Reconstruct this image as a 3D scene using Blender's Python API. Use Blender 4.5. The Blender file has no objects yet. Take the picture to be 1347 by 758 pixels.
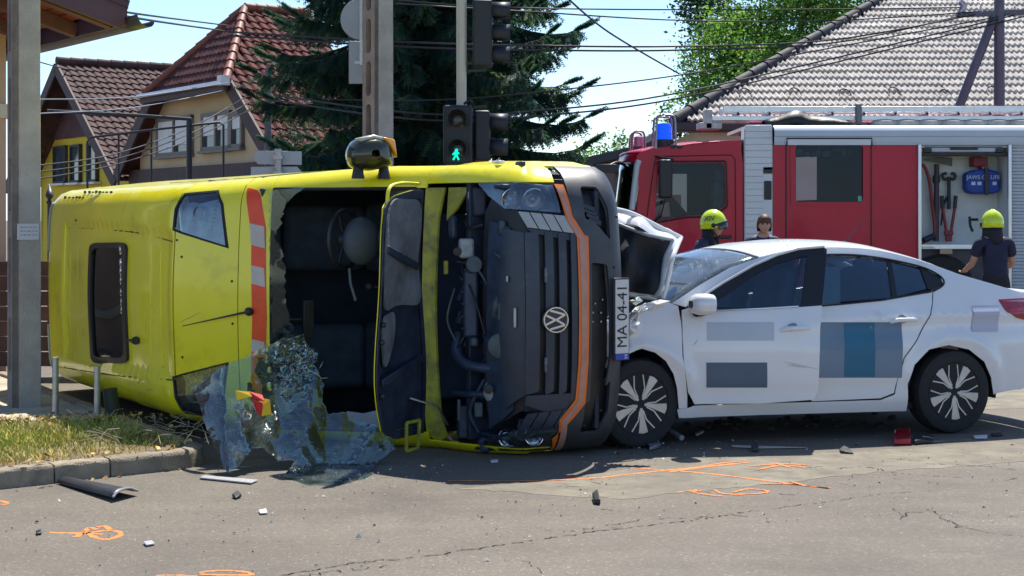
import bpy, bmesh, math, random
from mathutils import Vector, Matrix
from mathutils.geometry import delaunay_2d_cdt

# ------------------------------------------------------------------ camera, sky, sun, exposure
scene = bpy.context.scene
COL = scene.collection
F, CX, HZ, EYE = 2100.0, 673.5, 287.0, 1.55          # focal length in photo pixels, principal column, horizon row, eye height
cam_data = bpy.data.cameras.new("camera")
cam_data.sensor_width = 36.0
cam_data.lens = F / 1347.0 * 36.0
cam_data.shift_y = -(379.0 - HZ) / 1347.0
cam_data.clip_start = 0.1
cam_data.clip_end = 3000.0
cam = bpy.data.objects.new("camera", cam_data)
cam.location = (0, 0, EYE)
cam.rotation_euler = (math.radians(90), 0, 0)
COL.objects.link(cam)
scene.camera = cam

SUN_EL = math.radians(60)
SUN_DIR = Vector((0.30, 0.954, 0)).normalized()      # horizontal direction towards the sun (behind the scene, a little right)
world = bpy.data.worlds.new("World")
scene.world = world
world.use_nodes = True
wn = world.node_tree
bg = wn.nodes["Background"]
sky = wn.nodes.new("ShaderNodeTexSky")
sky.sky_type = 'NISHITA'
sky.sun_disc = False
sky.sun_elevation = SUN_EL
sky.sun_rotation = math.atan2(SUN_DIR.x, SUN_DIR.y)
sky.altitude = 0
sky.air_density = 0.8
sky.dust_density = 0.2
sky.ozone_density = 3.5
wn.links.new(sky.outputs[0], bg.inputs[0])
bg.inputs[1].default_value = 0.09
sun_data = bpy.data.lights.new("sun", 'SUN')
sun_data.energy = 3.3
sun_data.angle = math.radians(0.53)
sun_data.color = (1.0, 0.95, 0.86)
sun = bpy.data.objects.new("sun", sun_data)
sd = Vector((SUN_DIR.x * math.cos(SUN_EL), SUN_DIR.y * math.cos(SUN_EL), math.sin(SUN_EL)))
sun.rotation_euler = sd.to_track_quat('Z', 'Y').to_euler()
sun.location = sd * 60
COL.objects.link(sun)
scene.view_settings.view_transform = 'Standard'
scene.view_settings.look = 'None'
scene.view_settings.gamma = 1.0
scene.view_settings.exposure = 1.15
scene.render.film_transparent = False
try:
    scene.cycles.max_bounces = 7
    scene.cycles.transparent_max_bounces = 16
    scene.cycles.diffuse_bounces = 3
    scene.cycles.glossy_bounces = 3
    scene.cycles.caustics_reflective = False
    scene.cycles.caustics_refractive = False
except Exception:
    pass
random.seed(7)
R = random.Random(11)
PI = math.pi

# ------------------------------------------------------------------ helpers
def at(px, py, d):
    """world point seen at photo pixel (px, py) at depth d metres"""
    return Vector(((px - CX) / F * d, d, EYE + (HZ - py) / F * d))

def gr(px, py, z=0.0):
    """world point of the level z seen at photo pixel (px, py)"""
    return at(px, py, (EYE - z) * F / (py - HZ))

def tag(o, label=None, cat=None, group=None, kind=None):
    if label: o["label"] = label
    if cat: o["category"] = cat
    if group: o["group"] = group
    if kind: o["kind"] = kind
    return o

def empty(name, label, cat, loc=(0, 0, 0), rot=None, group=None):
    o = bpy.data.objects.new(name, None)
    o.empty_display_size = 0.2
    if rot is None: o.matrix_world = Matrix.Translation(loc)
    else: o.matrix_world = Matrix.Translation(loc) @ rot.to_4x4()
    COL.objects.link(o)
    return tag(o, label, cat, group)

def rotz(a): return Matrix.Rotation(a, 3, 'Z')

def copy_tree(o, parent=None):
    c = o.copy()
    COL.objects.link(c)
    if parent is not None:
        c.parent = parent
    for ch in list(o.children):
        copy_tree(ch, c)
    return c

_mats = {}
def M(name, col, rough=0.5, metal=0.0, var=0.0, vscale=6.0, bump=0.0, bscale=40.0, coat=0.0, dirt=None, spec=0.5, emis=None, alpha=None, detail=4.0, trans=0.0, objrand=0.0):
    """procedural principled material: colour varied by noise, optional dirt (colour, scale, low, high), optional bump"""
    if name in _mats: return _mats[name]
    m = bpy.data.materials.new(name)
    m.use_nodes = True
    nt = m.node_tree; N = nt.nodes; L = nt.links
    p = N["Principled BSDF"]
    c4 = (*col, 1)
    p.inputs["Base Color"].default_value = c4
    p.inputs["Roughness"].default_value = rough
    p.inputs["Metallic"].default_value = metal
    p.inputs["Specular IOR Level"].default_value = spec
    p.inputs["Coat Weight"].default_value = coat
    p.inputs["Coat Roughness"].default_value = 0.06
    p.inputs["Transmission Weight"].default_value = trans
    if emis:
        p.inputs["Emission Color"].default_value = (*emis[0], 1)
        p.inputs["Emission Strength"].default_value = emis[1]
    tc = N.new("ShaderNodeTexCoord")
    src = None
    if var > 0:
        n = N.new("ShaderNodeTexNoise"); n.inputs["Scale"].default_value = vscale; n.inputs["Detail"].default_value = detail
        L.new(tc.outputs["Object"], n.inputs["Vector"])
        r = N.new("ShaderNodeValToRGB")
        r.color_ramp.elements[0].position = 0.3; r.color_ramp.elements[1].position = 0.7
        r.color_ramp.elements[0].color = (*[max(0, x * (1 - var)) for x in col], 1)
        r.color_ramp.elements[1].color = (*[min(1, x * (1 + var)) for x in col], 1)
        L.new(n.outputs["Fac"], r.inputs["Fac"])
        src = r.outputs["Color"]
        mr = N.new("ShaderNodeMapRange")
        mr.inputs["To Min"].default_value = max(0.02, rough - 0.12 * min(1, var * 3)); mr.inputs["To Max"].default_value = min(1, rough + 0.12 * min(1, var * 3))
        L.new(n.outputs["Fac"], mr.inputs["Value"]); L.new(mr.outputs[0], p.inputs["Roughness"])
    if objrand > 0:
        oi = N.new("ShaderNodeObjectInfo")
        hs = N.new("ShaderNodeHueSaturation")
        mr2 = N.new("ShaderNodeMapRange"); mr2.inputs["To Min"].default_value = 1 - objrand; mr2.inputs["To Max"].default_value = 1 + objrand
        L.new(oi.outputs["Random"], mr2.inputs["Value"]); L.new(mr2.outputs[0], hs.inputs["Value"])
        if src: L.new(src, hs.inputs["Color"])
        else: hs.inputs["Color"].default_value = c4
        src = hs.outputs["Color"]
    if dirt:
        dc, dsc, lo, hi = dirt
        n2 = N.new("ShaderNodeTexNoise"); n2.inputs["Scale"].default_value = dsc; n2.inputs["Detail"].default_value = 7; n2.inputs["Roughness"].default_value = 0.65
        L.new(tc.outputs["Object"], n2.inputs["Vector"])
        m2 = N.new("ShaderNodeMapRange"); m2.inputs["From Min"].default_value = lo; m2.inputs["From Max"].default_value = hi
        L.new(n2.outputs["Fac"], m2.inputs["Value"])
        mx = N.new("ShaderNodeMix"); mx.data_type = 'RGBA'
        L.new(m2.outputs[0], mx.inputs["Factor"])
        if src: L.new(src, mx.inputs[6])
        else: mx.inputs[6].default_value = c4
        mx.inputs[7].default_value = (*dc, 1)
        src = mx.outputs[2]
    if src: L.new(src, p.inputs["Base Color"])
    if bump > 0:
        n3 = N.new("ShaderNodeTexNoise"); n3.inputs["Scale"].default_value = bscale; n3.inputs["Detail"].default_value = 5
        L.new(tc.outputs["Object"], n3.inputs["Vector"])
        b = N.new("ShaderNodeBump"); b.inputs["Strength"].default_value = bump; b.inputs["Distance"].default_value = 0.02
        L.new(n3.outputs["Fac"], b.inputs["Height"]); L.new(b.outputs[0], p.inputs["Normal"])
    if alpha is not None:
        p.inputs["Alpha"].default_value = alpha
    _mats[name] = m
    return m

def glass(name, tint=(0.6, 0.66, 0.68), refl=(0.9, 0.95, 1.0), base=0.06, crack=None, film=0.0):
    """thin pane: tinted see-through with a mirror layer; crack=(scale, width) adds pale fracture lines; film = share of milky dust"""
    if name in _mats: return _mats[name]
    m = bpy.data.materials.new(name); m.use_nodes = True
    nt = m.node_tree; N = nt.nodes; L = nt.links
    N.remove(N["Principled BSDF"])
    out = N["Material Output"]
    tr = N.new("ShaderNodeBsdfTransparent"); tr.inputs[0].default_value = (*tint, 1)
    gl = N.new("ShaderNodeBsdfGlossy"); gl.inputs["Color"].default_value = (*refl, 1); gl.inputs["Roughness"].default_value = 0.03
    fr = N.new("ShaderNodeFresnel"); fr.inputs[0].default_value = 1.5
    ad = N.new("ShaderNodeMath"); ad.operation = 'ADD'; ad.inputs[1].default_value = base; ad.use_clamp = True
    L.new(fr.outputs[0], ad.inputs[0])
    mx = N.new("ShaderNodeMixShader")
    L.new(ad.outputs[0], mx.inputs[0]); L.new(tr.outputs[0], mx.inputs[1]); L.new(gl.outputs[0], mx.inputs[2])
    last = mx.outputs[0]
    if film > 0:
        df = N.new("ShaderNodeBsdfDiffuse"); df.inputs[0].default_value = (0.62, 0.68, 0.68, 1)
        tl = N.new("ShaderNodeBsdfTranslucent"); tl.inputs[0].default_value = (0.62, 0.68, 0.68, 1)
        dm = N.new("ShaderNodeMixShader"); dm.inputs[0].default_value = 0.5
        L.new(df.outputs[0], dm.inputs[1]); L.new(tl.outputs[0], dm.inputs[2])
        tc = N.new("ShaderNodeTexCoord")
        n = N.new("ShaderNodeTexNoise"); n.inputs["Scale"].default_value = 5; n.inputs["Detail"].default_value = 6
        L.new(tc.outputs["Object"], n.inputs["Vector"])
        mr = N.new("ShaderNodeMapRange"); mr.inputs["From Min"].default_value = 0.35; mr.inputs["From Max"].default_value = 0.7
        mr.inputs["To Min"].default_value = film * 0.25; mr.inputs["To Max"].default_value = film * 1.5
        L.new(n.outputs["Fac"], mr.inputs["Value"])
        fac = mr.outputs[0]
        if crack:
            v = N.new("ShaderNodeTexVoronoi"); v.feature = 'DISTANCE_TO_EDGE'; v.inputs["Scale"].default_value = crack[0]
            n2 = N.new("ShaderNodeTexNoise"); n2.inputs["Scale"].default_value = 3
            L.new(tc.outputs["Object"], n2.inputs["Vector"])
            va = N.new("ShaderNodeVectorMath"); va.operation = 'ADD'
            L.new(tc.outputs["Object"], va.inputs[0]); L.new(n2.outputs["Color"], va.inputs[1])
            L.new(va.outputs[0], v.inputs["Vector"])
            n4 = N.new("ShaderNodeTexNoise"); n4.inputs["Scale"].default_value = 6; n4.inputs["Detail"].default_value = 3
            L.new(tc.outputs["Object"], n4.inputs["Vector"])
            m4 = N.new("ShaderNodeMapRange"); m4.inputs["From Min"].default_value = 0.40; m4.inputs["From Max"].default_value = 0.62; m4.inputs["To Min"].default_value = 0.08; m4.inputs["To Max"].default_value = 0.75
            L.new(n4.outputs["Fac"], m4.inputs["Value"])
            lt = N.new("ShaderNodeMath"); lt.operation = 'LESS_THAN'; lt.inputs[1].default_value = crack[1]
            L.new(v.outputs["Distance"], lt.inputs[0])
            ml = N.new("ShaderNodeMath"); ml.operation = 'MULTIPLY'; L.new(m4.outputs[0], ml.inputs[1])
            L.new(lt.outputs[0], ml.inputs[0])
            mm = N.new("ShaderNodeMath"); mm.operation = 'MAXIMUM'
            L.new(ml.outputs[0], mm.inputs[0]); L.new(fac, mm.inputs[1]); fac = mm.outputs[0]
        m2 = N.new("ShaderNodeMixShader")
        L.new(fac, m2.inputs[0]); L.new(last, m2.inputs[1]); L.new(dm.outputs[0], m2.inputs[2])
        last = m2.outputs[0]
    L.new(last, out.inputs["Surface"])
    _mats[name] = m
    return m

class MB:
    """collects geometry for ONE mesh object"""
    def __init__(s):
        s.v = []; s.f = []; s.mi = []; s.cur = 0
    def add(s, vs, fs):
        b = len(s.v)
        s.v += [tuple(v) for v in vs]
        s.f += [tuple(b + i for i in f) for f in fs]
        s.mi += [s.cur] * len(fs)
        return s
    def mat(s, i): s.cur = i; return s
    def box(s, c, size, rot=None):
        hx, hy, hz = size[0] / 2, size[1] / 2, size[2] / 2
        vs = [Vector((x * hx, y * hy, z * hz)) for x in (-1, 1) for y in (-1, 1) for z in (-1, 1)]
        if rot is not None: vs = [rot @ v for v in vs]
        c = Vector(c)
        return s.add([v + c for v in vs], [(0, 1, 3, 2), (4, 6, 7, 5), (0, 4, 5, 1), (2, 3, 7, 6), (0, 2, 6, 4), (1, 5, 7, 3)])
    def bar(s, a, b, w, h, up=(0, 0, 1)):
        a, b = Vector(a), Vector(b); d = (b - a); L = d.length; d = d / L
        up = Vector(up)
        sx = d.cross(up)
        if sx.length < 1e-4: sx = d.cross(Vector((1, 0, 0)))
        sx.normalize(); uz = sx.cross(d)
        vs = []
        for p in (a, b):
            for i, j in ((-1, -1), (1, -1), (1, 1), (-1, 1)):
                vs.append(p + sx * (i * w / 2) + uz * (j * h / 2))
        return s.add(vs, [(3, 2, 1, 0), (4, 5, 6, 7), (0, 1, 5, 4), (1, 2, 6, 5), (2, 3, 7, 6), (3, 0, 4, 7)])
    def tube(s, pts, r, n=8, caps=True):
        pts = [Vector(p) for p in pts]
        k = len(pts)
        rs = r if isinstance(r, (list, tuple)) else [r] * k
        vs = []
        ref = None
        for i, p in enumerate(pts):
            d = (pts[min(i + 1, k - 1)] - pts[max(i - 1, 0)])
            if d.length < 1e-9: d = Vector((0, 0, 1))
            d.normalize()
            if ref is None or abs(ref.dot(d)) > 0.95:
                ref = Vector((0, 0, 1)) if abs(d.z) < 0.9 else Vector((1, 0, 0))
            x = d.cross(ref).normalized(); y = d.cross(x)
            ref = -y if False else ref
            for j in range(n):
                a = 2 * PI * j / n
                vs.append(p + x * (math.cos(a) * rs[i]) + y * (math.sin(a) * rs[i]))
        fs = []
        for i in range(k - 1):
            for j in range(n):
                j2 = (j + 1) % n
                fs.append((i * n + j, i * n + j2, (i + 1) * n + j2, (i + 1) * n + j))
        if caps:
            fs.append(tuple(range(n))); fs.append(tuple((k - 1) * n + j for j in reversed(range(n))))
        return s.add(vs, fs)
    def lathe(s, prof, n=24, mtx=None):
        """prof: (radius, z) pairs, spun about local z then moved by mtx"""
        mtx = mtx or Matrix.Identity(4)
        vs = []; fs = []
        k = len(prof)
        for r, z in prof:
            for j in range(n):
                a = 2 * PI * j / n
                vs.append(mtx @ Vector((r * math.cos(a), r * math.sin(a), z)))
        for i in range(k - 1):
            for j in range(n):
                j2 = (j + 1) % n
                fs.append((i * n + j, i * n + j2, (i + 1) * n + j2, (i + 1) * n + j))
        if prof[0][0] > 1e-5: fs.append(tuple(reversed(range(n))))
        if prof[-1][0] > 1e-5: fs.append(tuple((k - 1) * n + j for j in range(n)))
        return s.add(vs, fs)
    def prism(s, outline, mapf, d0, d1):
        """outline in 2D, mapf(a, b, depth) -> point"""
        n = len(outline)
        vs = [mapf(a, b, d0) for a, b in outline] + [mapf(a, b, d1) for a, b in outline]
        fs = [tuple(range(n)), tuple(reversed(range(n, 2 * n)))]
        for i in range(n):
            j = (i + 1) % n
            fs.append((i, i + n, j + n, j))
        return s.add(vs, fs)
    def ball(s, c, r, n=12, m=8, squash=(1, 1, 1)):
        c = Vector(c)
        prof = [(math.sin(PI * i / m), -math.cos(PI * i / m)) for i in range(m + 1)]
        vs = []; fs = []
        for rr, z in prof:
            for j in range(n):
                a = 2 * PI * j / n
                vs.append(c + Vector((rr * math.cos(a) * r * squash[0], rr * math.sin(a) * r * squash[1], z * r * squash[2])))
        for i in range(m):
            for j in range(n):
                j2 = (j + 1) % n
                fs.append((i * n + j, i * n + j2, (i + 1) * n + j2, (i + 1) * n + j))
        return s.add(vs, fs)
    def build(s, name, mats, parent=None, smooth=None, bevel=0.0, fix=True, merge=1e-5):
        me = bpy.data.meshes.new(name)
        me.from_pydata(s.v, [], s.f)
        if not isinstance(mats, (list, tuple)): mats = [mats]
        for m in mats: me.materials.append(m)
        me.polygons.foreach_set("material_index", s.mi)
        if fix:
            bm = bmesh.new(); bm.from_mesh(me)
            bmesh.ops.remove_doubles(bm, verts=bm.verts, dist=merge)
            bmesh.ops.recalc_face_normals(bm, faces=bm.faces)
            bm.to_mesh(me); bm.free()
        if smooth:
            me.polygons.foreach_set("use_smooth", [True] * len(me.polygons))
            me.set_sharp_from_angle(angle=math.radians(smooth))
        me.update()
        o = bpy.data.objects.new(name, me)
        COL.objects.link(o)
        if parent is not None: o.parent = parent
        if bevel > 0:
            b = o.modifiers.new("bevel", 'BEVEL'); b.width = bevel; b.segments = 2; b.limit_method = 'ANGLE'; b.angle_limit = math.radians(35)
            me.polygons.foreach_set("use_smooth", [True] * len(me.polygons))
            me.set_sharp_from_angle(angle=math.radians(35))
        return o

def inside(p, poly):
    x, y = p; c = False; n = len(poly); j = n - 1
    for i in range(n):
        xi, yi = poly[i]; xj, yj = poly[j]
        if (yi > y) != (yj > y) and x < (xj - xi) * (y - yi) / (yj - yi) + xi: c = not c
        j = i
    return c

def resample(poly, res):
    out = []
    n = len(poly)
    for i in range(n):
        a = poly[i]; b = poly[(i + 1) % n]
        L = math.hypot(b[0] - a[0], b[1] - a[1])
        k = max(1, int(math.ceil(L / res)))
        for t in range(k):
            out.append((a[0] + (b[0] - a[0]) * t / k, a[1] + (b[1] - a[1]) * t / k))
    return out

def rounded(poly, r, seg=4):
    """round the corners of a 2D outline; r may be one radius or one per corner"""
    out = []
    n = len(poly)
    rs = r if isinstance(r, (list, tuple)) else [r] * n
    for i in range(n):
        p0 = Vector(poly[i - 1]); p = Vector(poly[i]); p1 = Vector(poly[(i + 1) % n])
        a = (p0 - p); b = (p1 - p)
        rr = min(rs[i], a.length * 0.48, b.length * 0.48)
        if rr < 1e-6: out.append(tuple(p)); continue
        a = p + a.normalized() * rr; b = p + b.normalized() * rr
        for k in range(seg + 1):
            t = k / seg
            q = a * (1 - t) ** 2 + p * 2 * t * (1 - t) + b * t * t
            out.append((q.x, q.y))
    return out

def smooth_curve(pts, n=6, closed=False):
    """Catmull-Rom through points of any dimension"""
    pts = [Vector(p) for p in pts]; k = len(pts); out = []
    rng = range(k if closed else k - 1)
    for i in rng:
        p0 = pts[(i - 1) % k] if closed or i > 0 else pts[0]
        p1 = pts[i % k]; p2 = pts[(i + 1) % k]
        p3 = pts[(i + 2) % k] if closed or i + 2 < k else pts[-1]
        for j in range(n):
            t = j / n
            out.append(0.5 * ((2 * p1) + (p2 - p0) * t + (2 * p0 - 5 * p1 + 4 * p2 - p3) * t * t + (3 * p1 - p0 - 3 * p2 + p3) * t ** 3))
    if not closed: out.append(pts[-1])
    return out

def sheet(outline, mapf, res, name, mats, parent=None, thick=0.0, out=None, holes=(), smooth=40, off=0.0, fine=None):
    """a panel: 2D outline filled with a fine triangle mesh and laid on the surface mapf(a, b) -> Vector; thick grows inwards; out = point or direction fn telling which side is outside"""
    loops = [resample(outline, res)] + [resample(h, res) for h in holes]
    vc = []; ed = []
    for lp in loops:
        b = len(vc); vc += [Vector(p) for p in lp]
        ed += [(b + i, b + (i + 1) % len(lp)) for i in range(len(lp))]
    xs = [p[0] for p in loops[0]]; ys = [p[1] for p in loops[0]]
    x = min(xs) + res * 0.53; row = 0
    bnd = [p for lp in loops for p in lp]
    cell = {}
    for p in bnd: cell.setdefault((int(p[0] // res), int(p[1] // res)), []).append(p)
    while x < max(xs):
        y = min(ys) + res * (0.51 if row % 2 else 0.97)
        while y < max(ys):
            if inside((x, y), loops[0]) and not any(inside((x, y), h) for h in loops[1:]):
                ok = True
                ci, cj = int(x // res), int(y // res)
                for i in (-1, 0, 1):
                    for j in (-1, 0, 1):
                        for q in cell.get((ci + i, cj + j), ()):
                            if (q[0] - x) ** 2 + (q[1] - y) ** 2 < (0.45 * res) ** 2: ok = False
                if ok: vc.append(Vector((x, y)))
            y += res
        x += res * 0.9; row += 1
    r = delaunay_2d_cdt(vc, ed, [], 0, 1e-7)
    v2 = r[0]; fs = []
    for f in r[2]:
        c = (sum(v2[i][0] for i in f) / len(f), sum(v2[i][1] for i in f) / len(f))
        if not inside(c, loops[0]) or any(inside(c, h) for h in loops[1:]): continue
        a, b_, d_ = v2[f[0]], v2[f[1]], v2[f[2]]
        if abs((b_[0] - a[0]) * (d_[1] - a[1]) - (b_[1] - a[1]) * (d_[0] - a[0])) < 1e-10: continue
        fs.append(tuple(f))
    # analytic normals from the map itself keep the shading clean whatever the triangulation
    pts = [mapf(p[0], p[1]) for p in v2]
    h = res * 0.12; ns = []
    for p, q in zip(v2, pts):
        du = mapf(p[0] + h, p[1]) - mapf(p[0] - h, p[1]); dv = mapf(p[0], p[1] + h) - mapf(p[0], p[1] - h)
        n = du.cross(dv)
        ns.append(n.normalized() if n.length > 1e-14 else Vector((0, 0, 1)))
    acc = 0.0; flipw = 0.0
    for f in fs:
        a, b_, d_ = pts[f[0]], pts[f[1]], pts[f[2]]
        fn = (b_ - a).cross(d_ - a)
        if out is not None:
            dd = Vector(out) if not callable(out) else out((a + b_ + d_) / 3)
            acc += fn.dot(dd)
        flipw += fn.dot(ns[f[0]])
    if flipw < 0: ns = [-n for n in ns]
    if acc < 0:
        fs = [tuple(reversed(f)) for f in fs]; ns = [-n for n in ns]
    if off: pts = [p + n * off for p, n in zip(pts, ns)]
    used = {}
    for f in fs:
        for i in f: used.setdefault(i, len(used))
    order = sorted(used, key=used.get)
    V = [pts[i] for i in order]; NV = [ns[i] for i in order]
    T = [tuple(used[i] for i in f) for f in fs]
    LN = [NV[i] for f in T for i in f]
    if thick:
        k = len(V); edges = {}
        for f in T:
            for i in range(3):
                e = (f[i], f[(i + 1) % 3]); edges[e] = 1
        V2 = V + [p - n * thick for p, n in zip(V, NV)]
        T2 = list(T) + [tuple(i + k for i in reversed(f)) for f in T]
        LN += [-NV[i] for f in T for i in reversed(f)]
        for (i, j) in edges:
            if (j, i) in edges: continue
            e = V[j] - V[i]; rn = e.cross(NV[i]); rn = rn.normalized() if rn.length > 1e-12 else NV[i]
            T2.append((j, i, i + k, j + k)); LN += [rn] * 4
        V, T = V2, T2
    me = bpy.data.meshes.new(name)
    me.from_pydata(V, [], T)
    if not isinstance(mats, (list, tuple)): mats = [mats]
    for m in mats: me.materials.append(m)
    if smooth:
        me.polygons.foreach_set("use_smooth", [True] * len(me.polygons))
        me.normals_split_custom_set([tuple(n) for n in LN])
    me.update()
    o = bpy.data.objects.new(name, me)
    COL.objects.link(o)
    if parent is not None: o.parent = parent
    return o

def grid_obj(rows, name, mats, parent=None, smooth=50, closed_u=False, closed_v=False, thick=0.0, midx=None):
    """rows: list of equal-length lists of points -> quad surface"""
    b = MB(); k = len(rows); n = len(rows[0])
    vs = [p for r in rows for p in r]; fs = []; mi = []
    for i in range(k if closed_u else k - 1):
        for j in range(n if closed_v else n - 1):
            i2, j2 = (i + 1) % k, (j + 1) % n
            fs.append((i * n + j, i * n + j2, i2 * n + j2, i2 * n + j)); mi.append(midx(i, j) if midx else 0)
    b.add(vs, fs); b.mi = mi
    o = b.build(name, mats, parent, smooth=smooth)
    if thick:
        s = o.modifiers.new("solid", 'SOLIDIFY'); s.thickness = thick; s.offset = -1
    return o

def interp(tab, x):
    if x <= tab[0][0]: return tab[0][1]
    if x >= tab[-1][0]: return tab[-1][1]
    for i in range(len(tab) - 1):
        a, b = tab[i], tab[i + 1]
        if a[0] <= x <= b[0]:
            # monotone cubic (Fritsch-Carlson style slopes)
            h = b[0] - a[0]; d = (b[1] - a[1]) / h
            def slope(k):
                if k == 0: return (tab[1][1] - tab[0][1]) / (tab[1][0] - tab[0][0])
                if k == len(tab) - 1: return (tab[-1][1] - tab[-2][1]) / (tab[-1][0] - tab[-2][0])
                d0 = (tab[k][1] - tab[k - 1][1]) / (tab[k][0] - tab[k - 1][0]); d1 = (tab[k + 1][1] - tab[k][1]) / (tab[k + 1][0] - tab[k][0])
                return 0.0 if d0 * d1 <= 0 else 2 * d0 * d1 / (d0 + d1)
            m0, m1 = slope(i), slope(i + 1)
            t = (x - a[0]) / h
            return (2 * t ** 3 - 3 * t * t + 1) * a[1] + (t ** 3 - 2 * t * t + t) * h * m0 + (-2 * t ** 3 + 3 * t * t) * b[1] + (t ** 3 - t * t) * h * m1
    return tab[-1][1]

def text_obj(body, size, mtx, name, mat, parent=None, extrude=0.002, align='CENTER'):
    cu = bpy.data.curves.new(name, 'FONT')
    cu.body = body; cu.size = size; cu.extrude = extrude; cu.align_x = align; cu.align_y = 'CENTER'
    o = bpy.data.objects.new(name, cu)
    COL.objects.link(o)
    dg = bpy.context.evaluated_depsgraph_get()
    me = bpy.data.meshes.new_from_object(o.evaluated_get(dg))
    bpy.data.objects.remove(o)
    me.name = name
    me.transform(mtx)
    me.materials.clear(); me.materials.append(mat)
    o = bpy.data.objects.new(name, me); COL.objects.link(o)
    if parent is not None: o.parent = parent
    return o

# shared materials
RUBBER = M("rubber", (0.018, 0.018, 0.02), 0.8, var=0.3, vscale=20, bump=0.2, bscale=60)
BLACKP = M("black_plastic", (0.02, 0.02, 0.023), 0.45, var=0.25, vscale=12)
DARKP = M("dark_grey_plastic", (0.055, 0.058, 0.065), 0.42, var=0.18, vscale=9, bump=0.05, bscale=300, dirt=((0.12, 0.11, 0.10), 7, 0.62, 0.85))
CHROME = M("chrome", (0.75, 0.76, 0.78), 0.12, 1.0)
STEEL = M("galvanised_steel", (0.42, 0.43, 0.44), 0.45, 0.85, var=0.15, vscale=15)
ALU = M("aluminium", (0.62, 0.63, 0.65), 0.32, 0.9, var=0.08, vscale=10)
WHITEP = M("white_plastic", (0.75, 0.75, 0.74), 0.5, var=0.05, vscale=8)
# ------------------------------------------------------------------ ground
def asphalt():
    m = bpy.data.materials.new("asphalt"); m.use_nodes = True
    nt = m.node_tree; N = nt.nodes; L = nt.links; p = N["Principled BSDF"]
    tc = N.new("ShaderNodeTexCoord")
    def noise(sc, det=4, rough=0.6, vec=None):
        n = N.new("ShaderNodeTexNoise"); n.inputs["Scale"].default_value = sc; n.inputs["Detail"].default_value = det; n.inputs["Roughness"].default_value = rough
        L.new(vec or tc.outputs["Object"], n.inputs["Vector"]); return n.outputs["Fac"]
    def ramp(f, e):
        r = N.new("ShaderNodeValToRGB"); cr = r.color_ramp
        cr.elements[0].position = e[0][0]; cr.elements[0].color = (*e[0][1], 1)
        cr.elements[1].position = e[-1][0]; cr.elements[1].color = (*e[-1][1], 1)
        for q in e[1:-1]:
            x = cr.elements.new(q[0]); x.color = (*q[1], 1)
        L.new(f, r.inputs["Fac"]); return r.outputs["Color"]
    def mix(f, a, b, mode='MIX'):
        x = N.new("ShaderNodeMix"); x.data_type = 'RGBA'; x.blend_type = mode
        if isinstance(f, float): x.inputs["Factor"].default_value = f
        else: L.new(f, x.inputs["Factor"])
        for k, s in ((6, a), (7, b)):
            if isinstance(s, tuple): x.inputs[k].default_value = (*s, 1)
            else: L.new(s, x.inputs[k])
        return x.outputs[2]
    # traffic-polished streaks running along the road
    mp = N.new("ShaderNodeMapping"); mp.inputs["Rotation"].default_value = (0, 0, math.radians(-14)); mp.inputs["Scale"].default_value = (0.12, 1.3, 1)
    L.new(tc.outputs["Object"], mp.inputs["Vector"])
    streak = noise(1.0, 5, 0.55, mp.outputs[0])
    base = ramp(streak, [(0.32, (0.128, 0.108, 0.084)), (0.5, (0.162, 0.138, 0.108)), (0.72, (0.21, 0.18, 0.142))])
    blot = noise(0.9, 6, 0.65)
    base = mix(0.35, base, ramp(blot, [(0.35, (0.105, 0.090, 0.071)), (0.65, (0.205, 0.176, 0.140))]))
    # stones in the binder
    vo = N.new("ShaderNodeTexVoronoi"); vo.inputs["Scale"].default_value = 95; L.new(tc.outputs["Object"], vo.inputs["Vector"])
    sep = N.new("ShaderNodeSeparateColor"); L.new(vo.outputs["Color"], sep.inputs[0])
    st = ramp(sep.outputs[0], [(0.0, (0.72, 0.71, 0.71)), (0.78, (0.98, 0.97, 0.96)), (0.95, (1.15, 1.13, 1.1)), (1.0, (1.9, 1.85, 1.8))])
    base = mix(0.75, base, st, 'MULTIPLY')
    gr_ = noise(260, 3, 0.7)
    base = mix(0.5, base, ramp(gr_, [(0.3, (0.5, 0.5, 0.5)), (0.7, (1.4, 1.4, 1.4))]), 'MULTIPLY')
    # old stains and worn patches
    w = noise(0.33, 7, 0.7)
    base = mix(1.0, base, ramp(w, [(0.36, (0.74, 0.73, 0.74)), (0.47, (0.97, 0.97, 0.97)), (0.58, (1.04, 1.03, 1.02)), (0.70, (1.20, 1.17, 1.13))]), 'MULTIPLY')
    L.new(base, p.inputs["Base Color"])
    p.inputs["Roughness"].default_value = 0.82
    b = N.new("ShaderNodeBump"); b.inputs["Strength"].default_value = 0.55; b.inputs["Distance"].default_value = 0.006
    L.new(sep.outputs[0], b.inputs["Height"])
    b2 = N.new("ShaderNodeBump"); b2.inputs["Strength"].default_value = 0.4; b2.inputs["Distance"].default_value = 0.05
    L.new(blot, b2.inputs["Height"]); L.new(b.outputs[0], b2.inputs["Normal"]); L.new(b2.outputs[0], p.inputs["Normal"])
    return m
ASPH = asphalt()
b = MB()
ys = [-30, 0, 4, 8, 12, 16, 24, 40, 80, 160, 400, 900]
xs = [-900, -200, -60, -20, -8, -3, 0, 3, 8, 20, 60, 200, 900]
vs = [(x, y, 0) for y in ys for x in xs]; n = len(xs)
b.add(vs, [(i * n + j, i * n + j + 1, (i + 1) * n + j + 1, (i + 1) * n + j) for i in range(len(ys) - 1) for j in range(n - 1)])
tag(b.build("road", ASPH), kind="structure")

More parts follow.
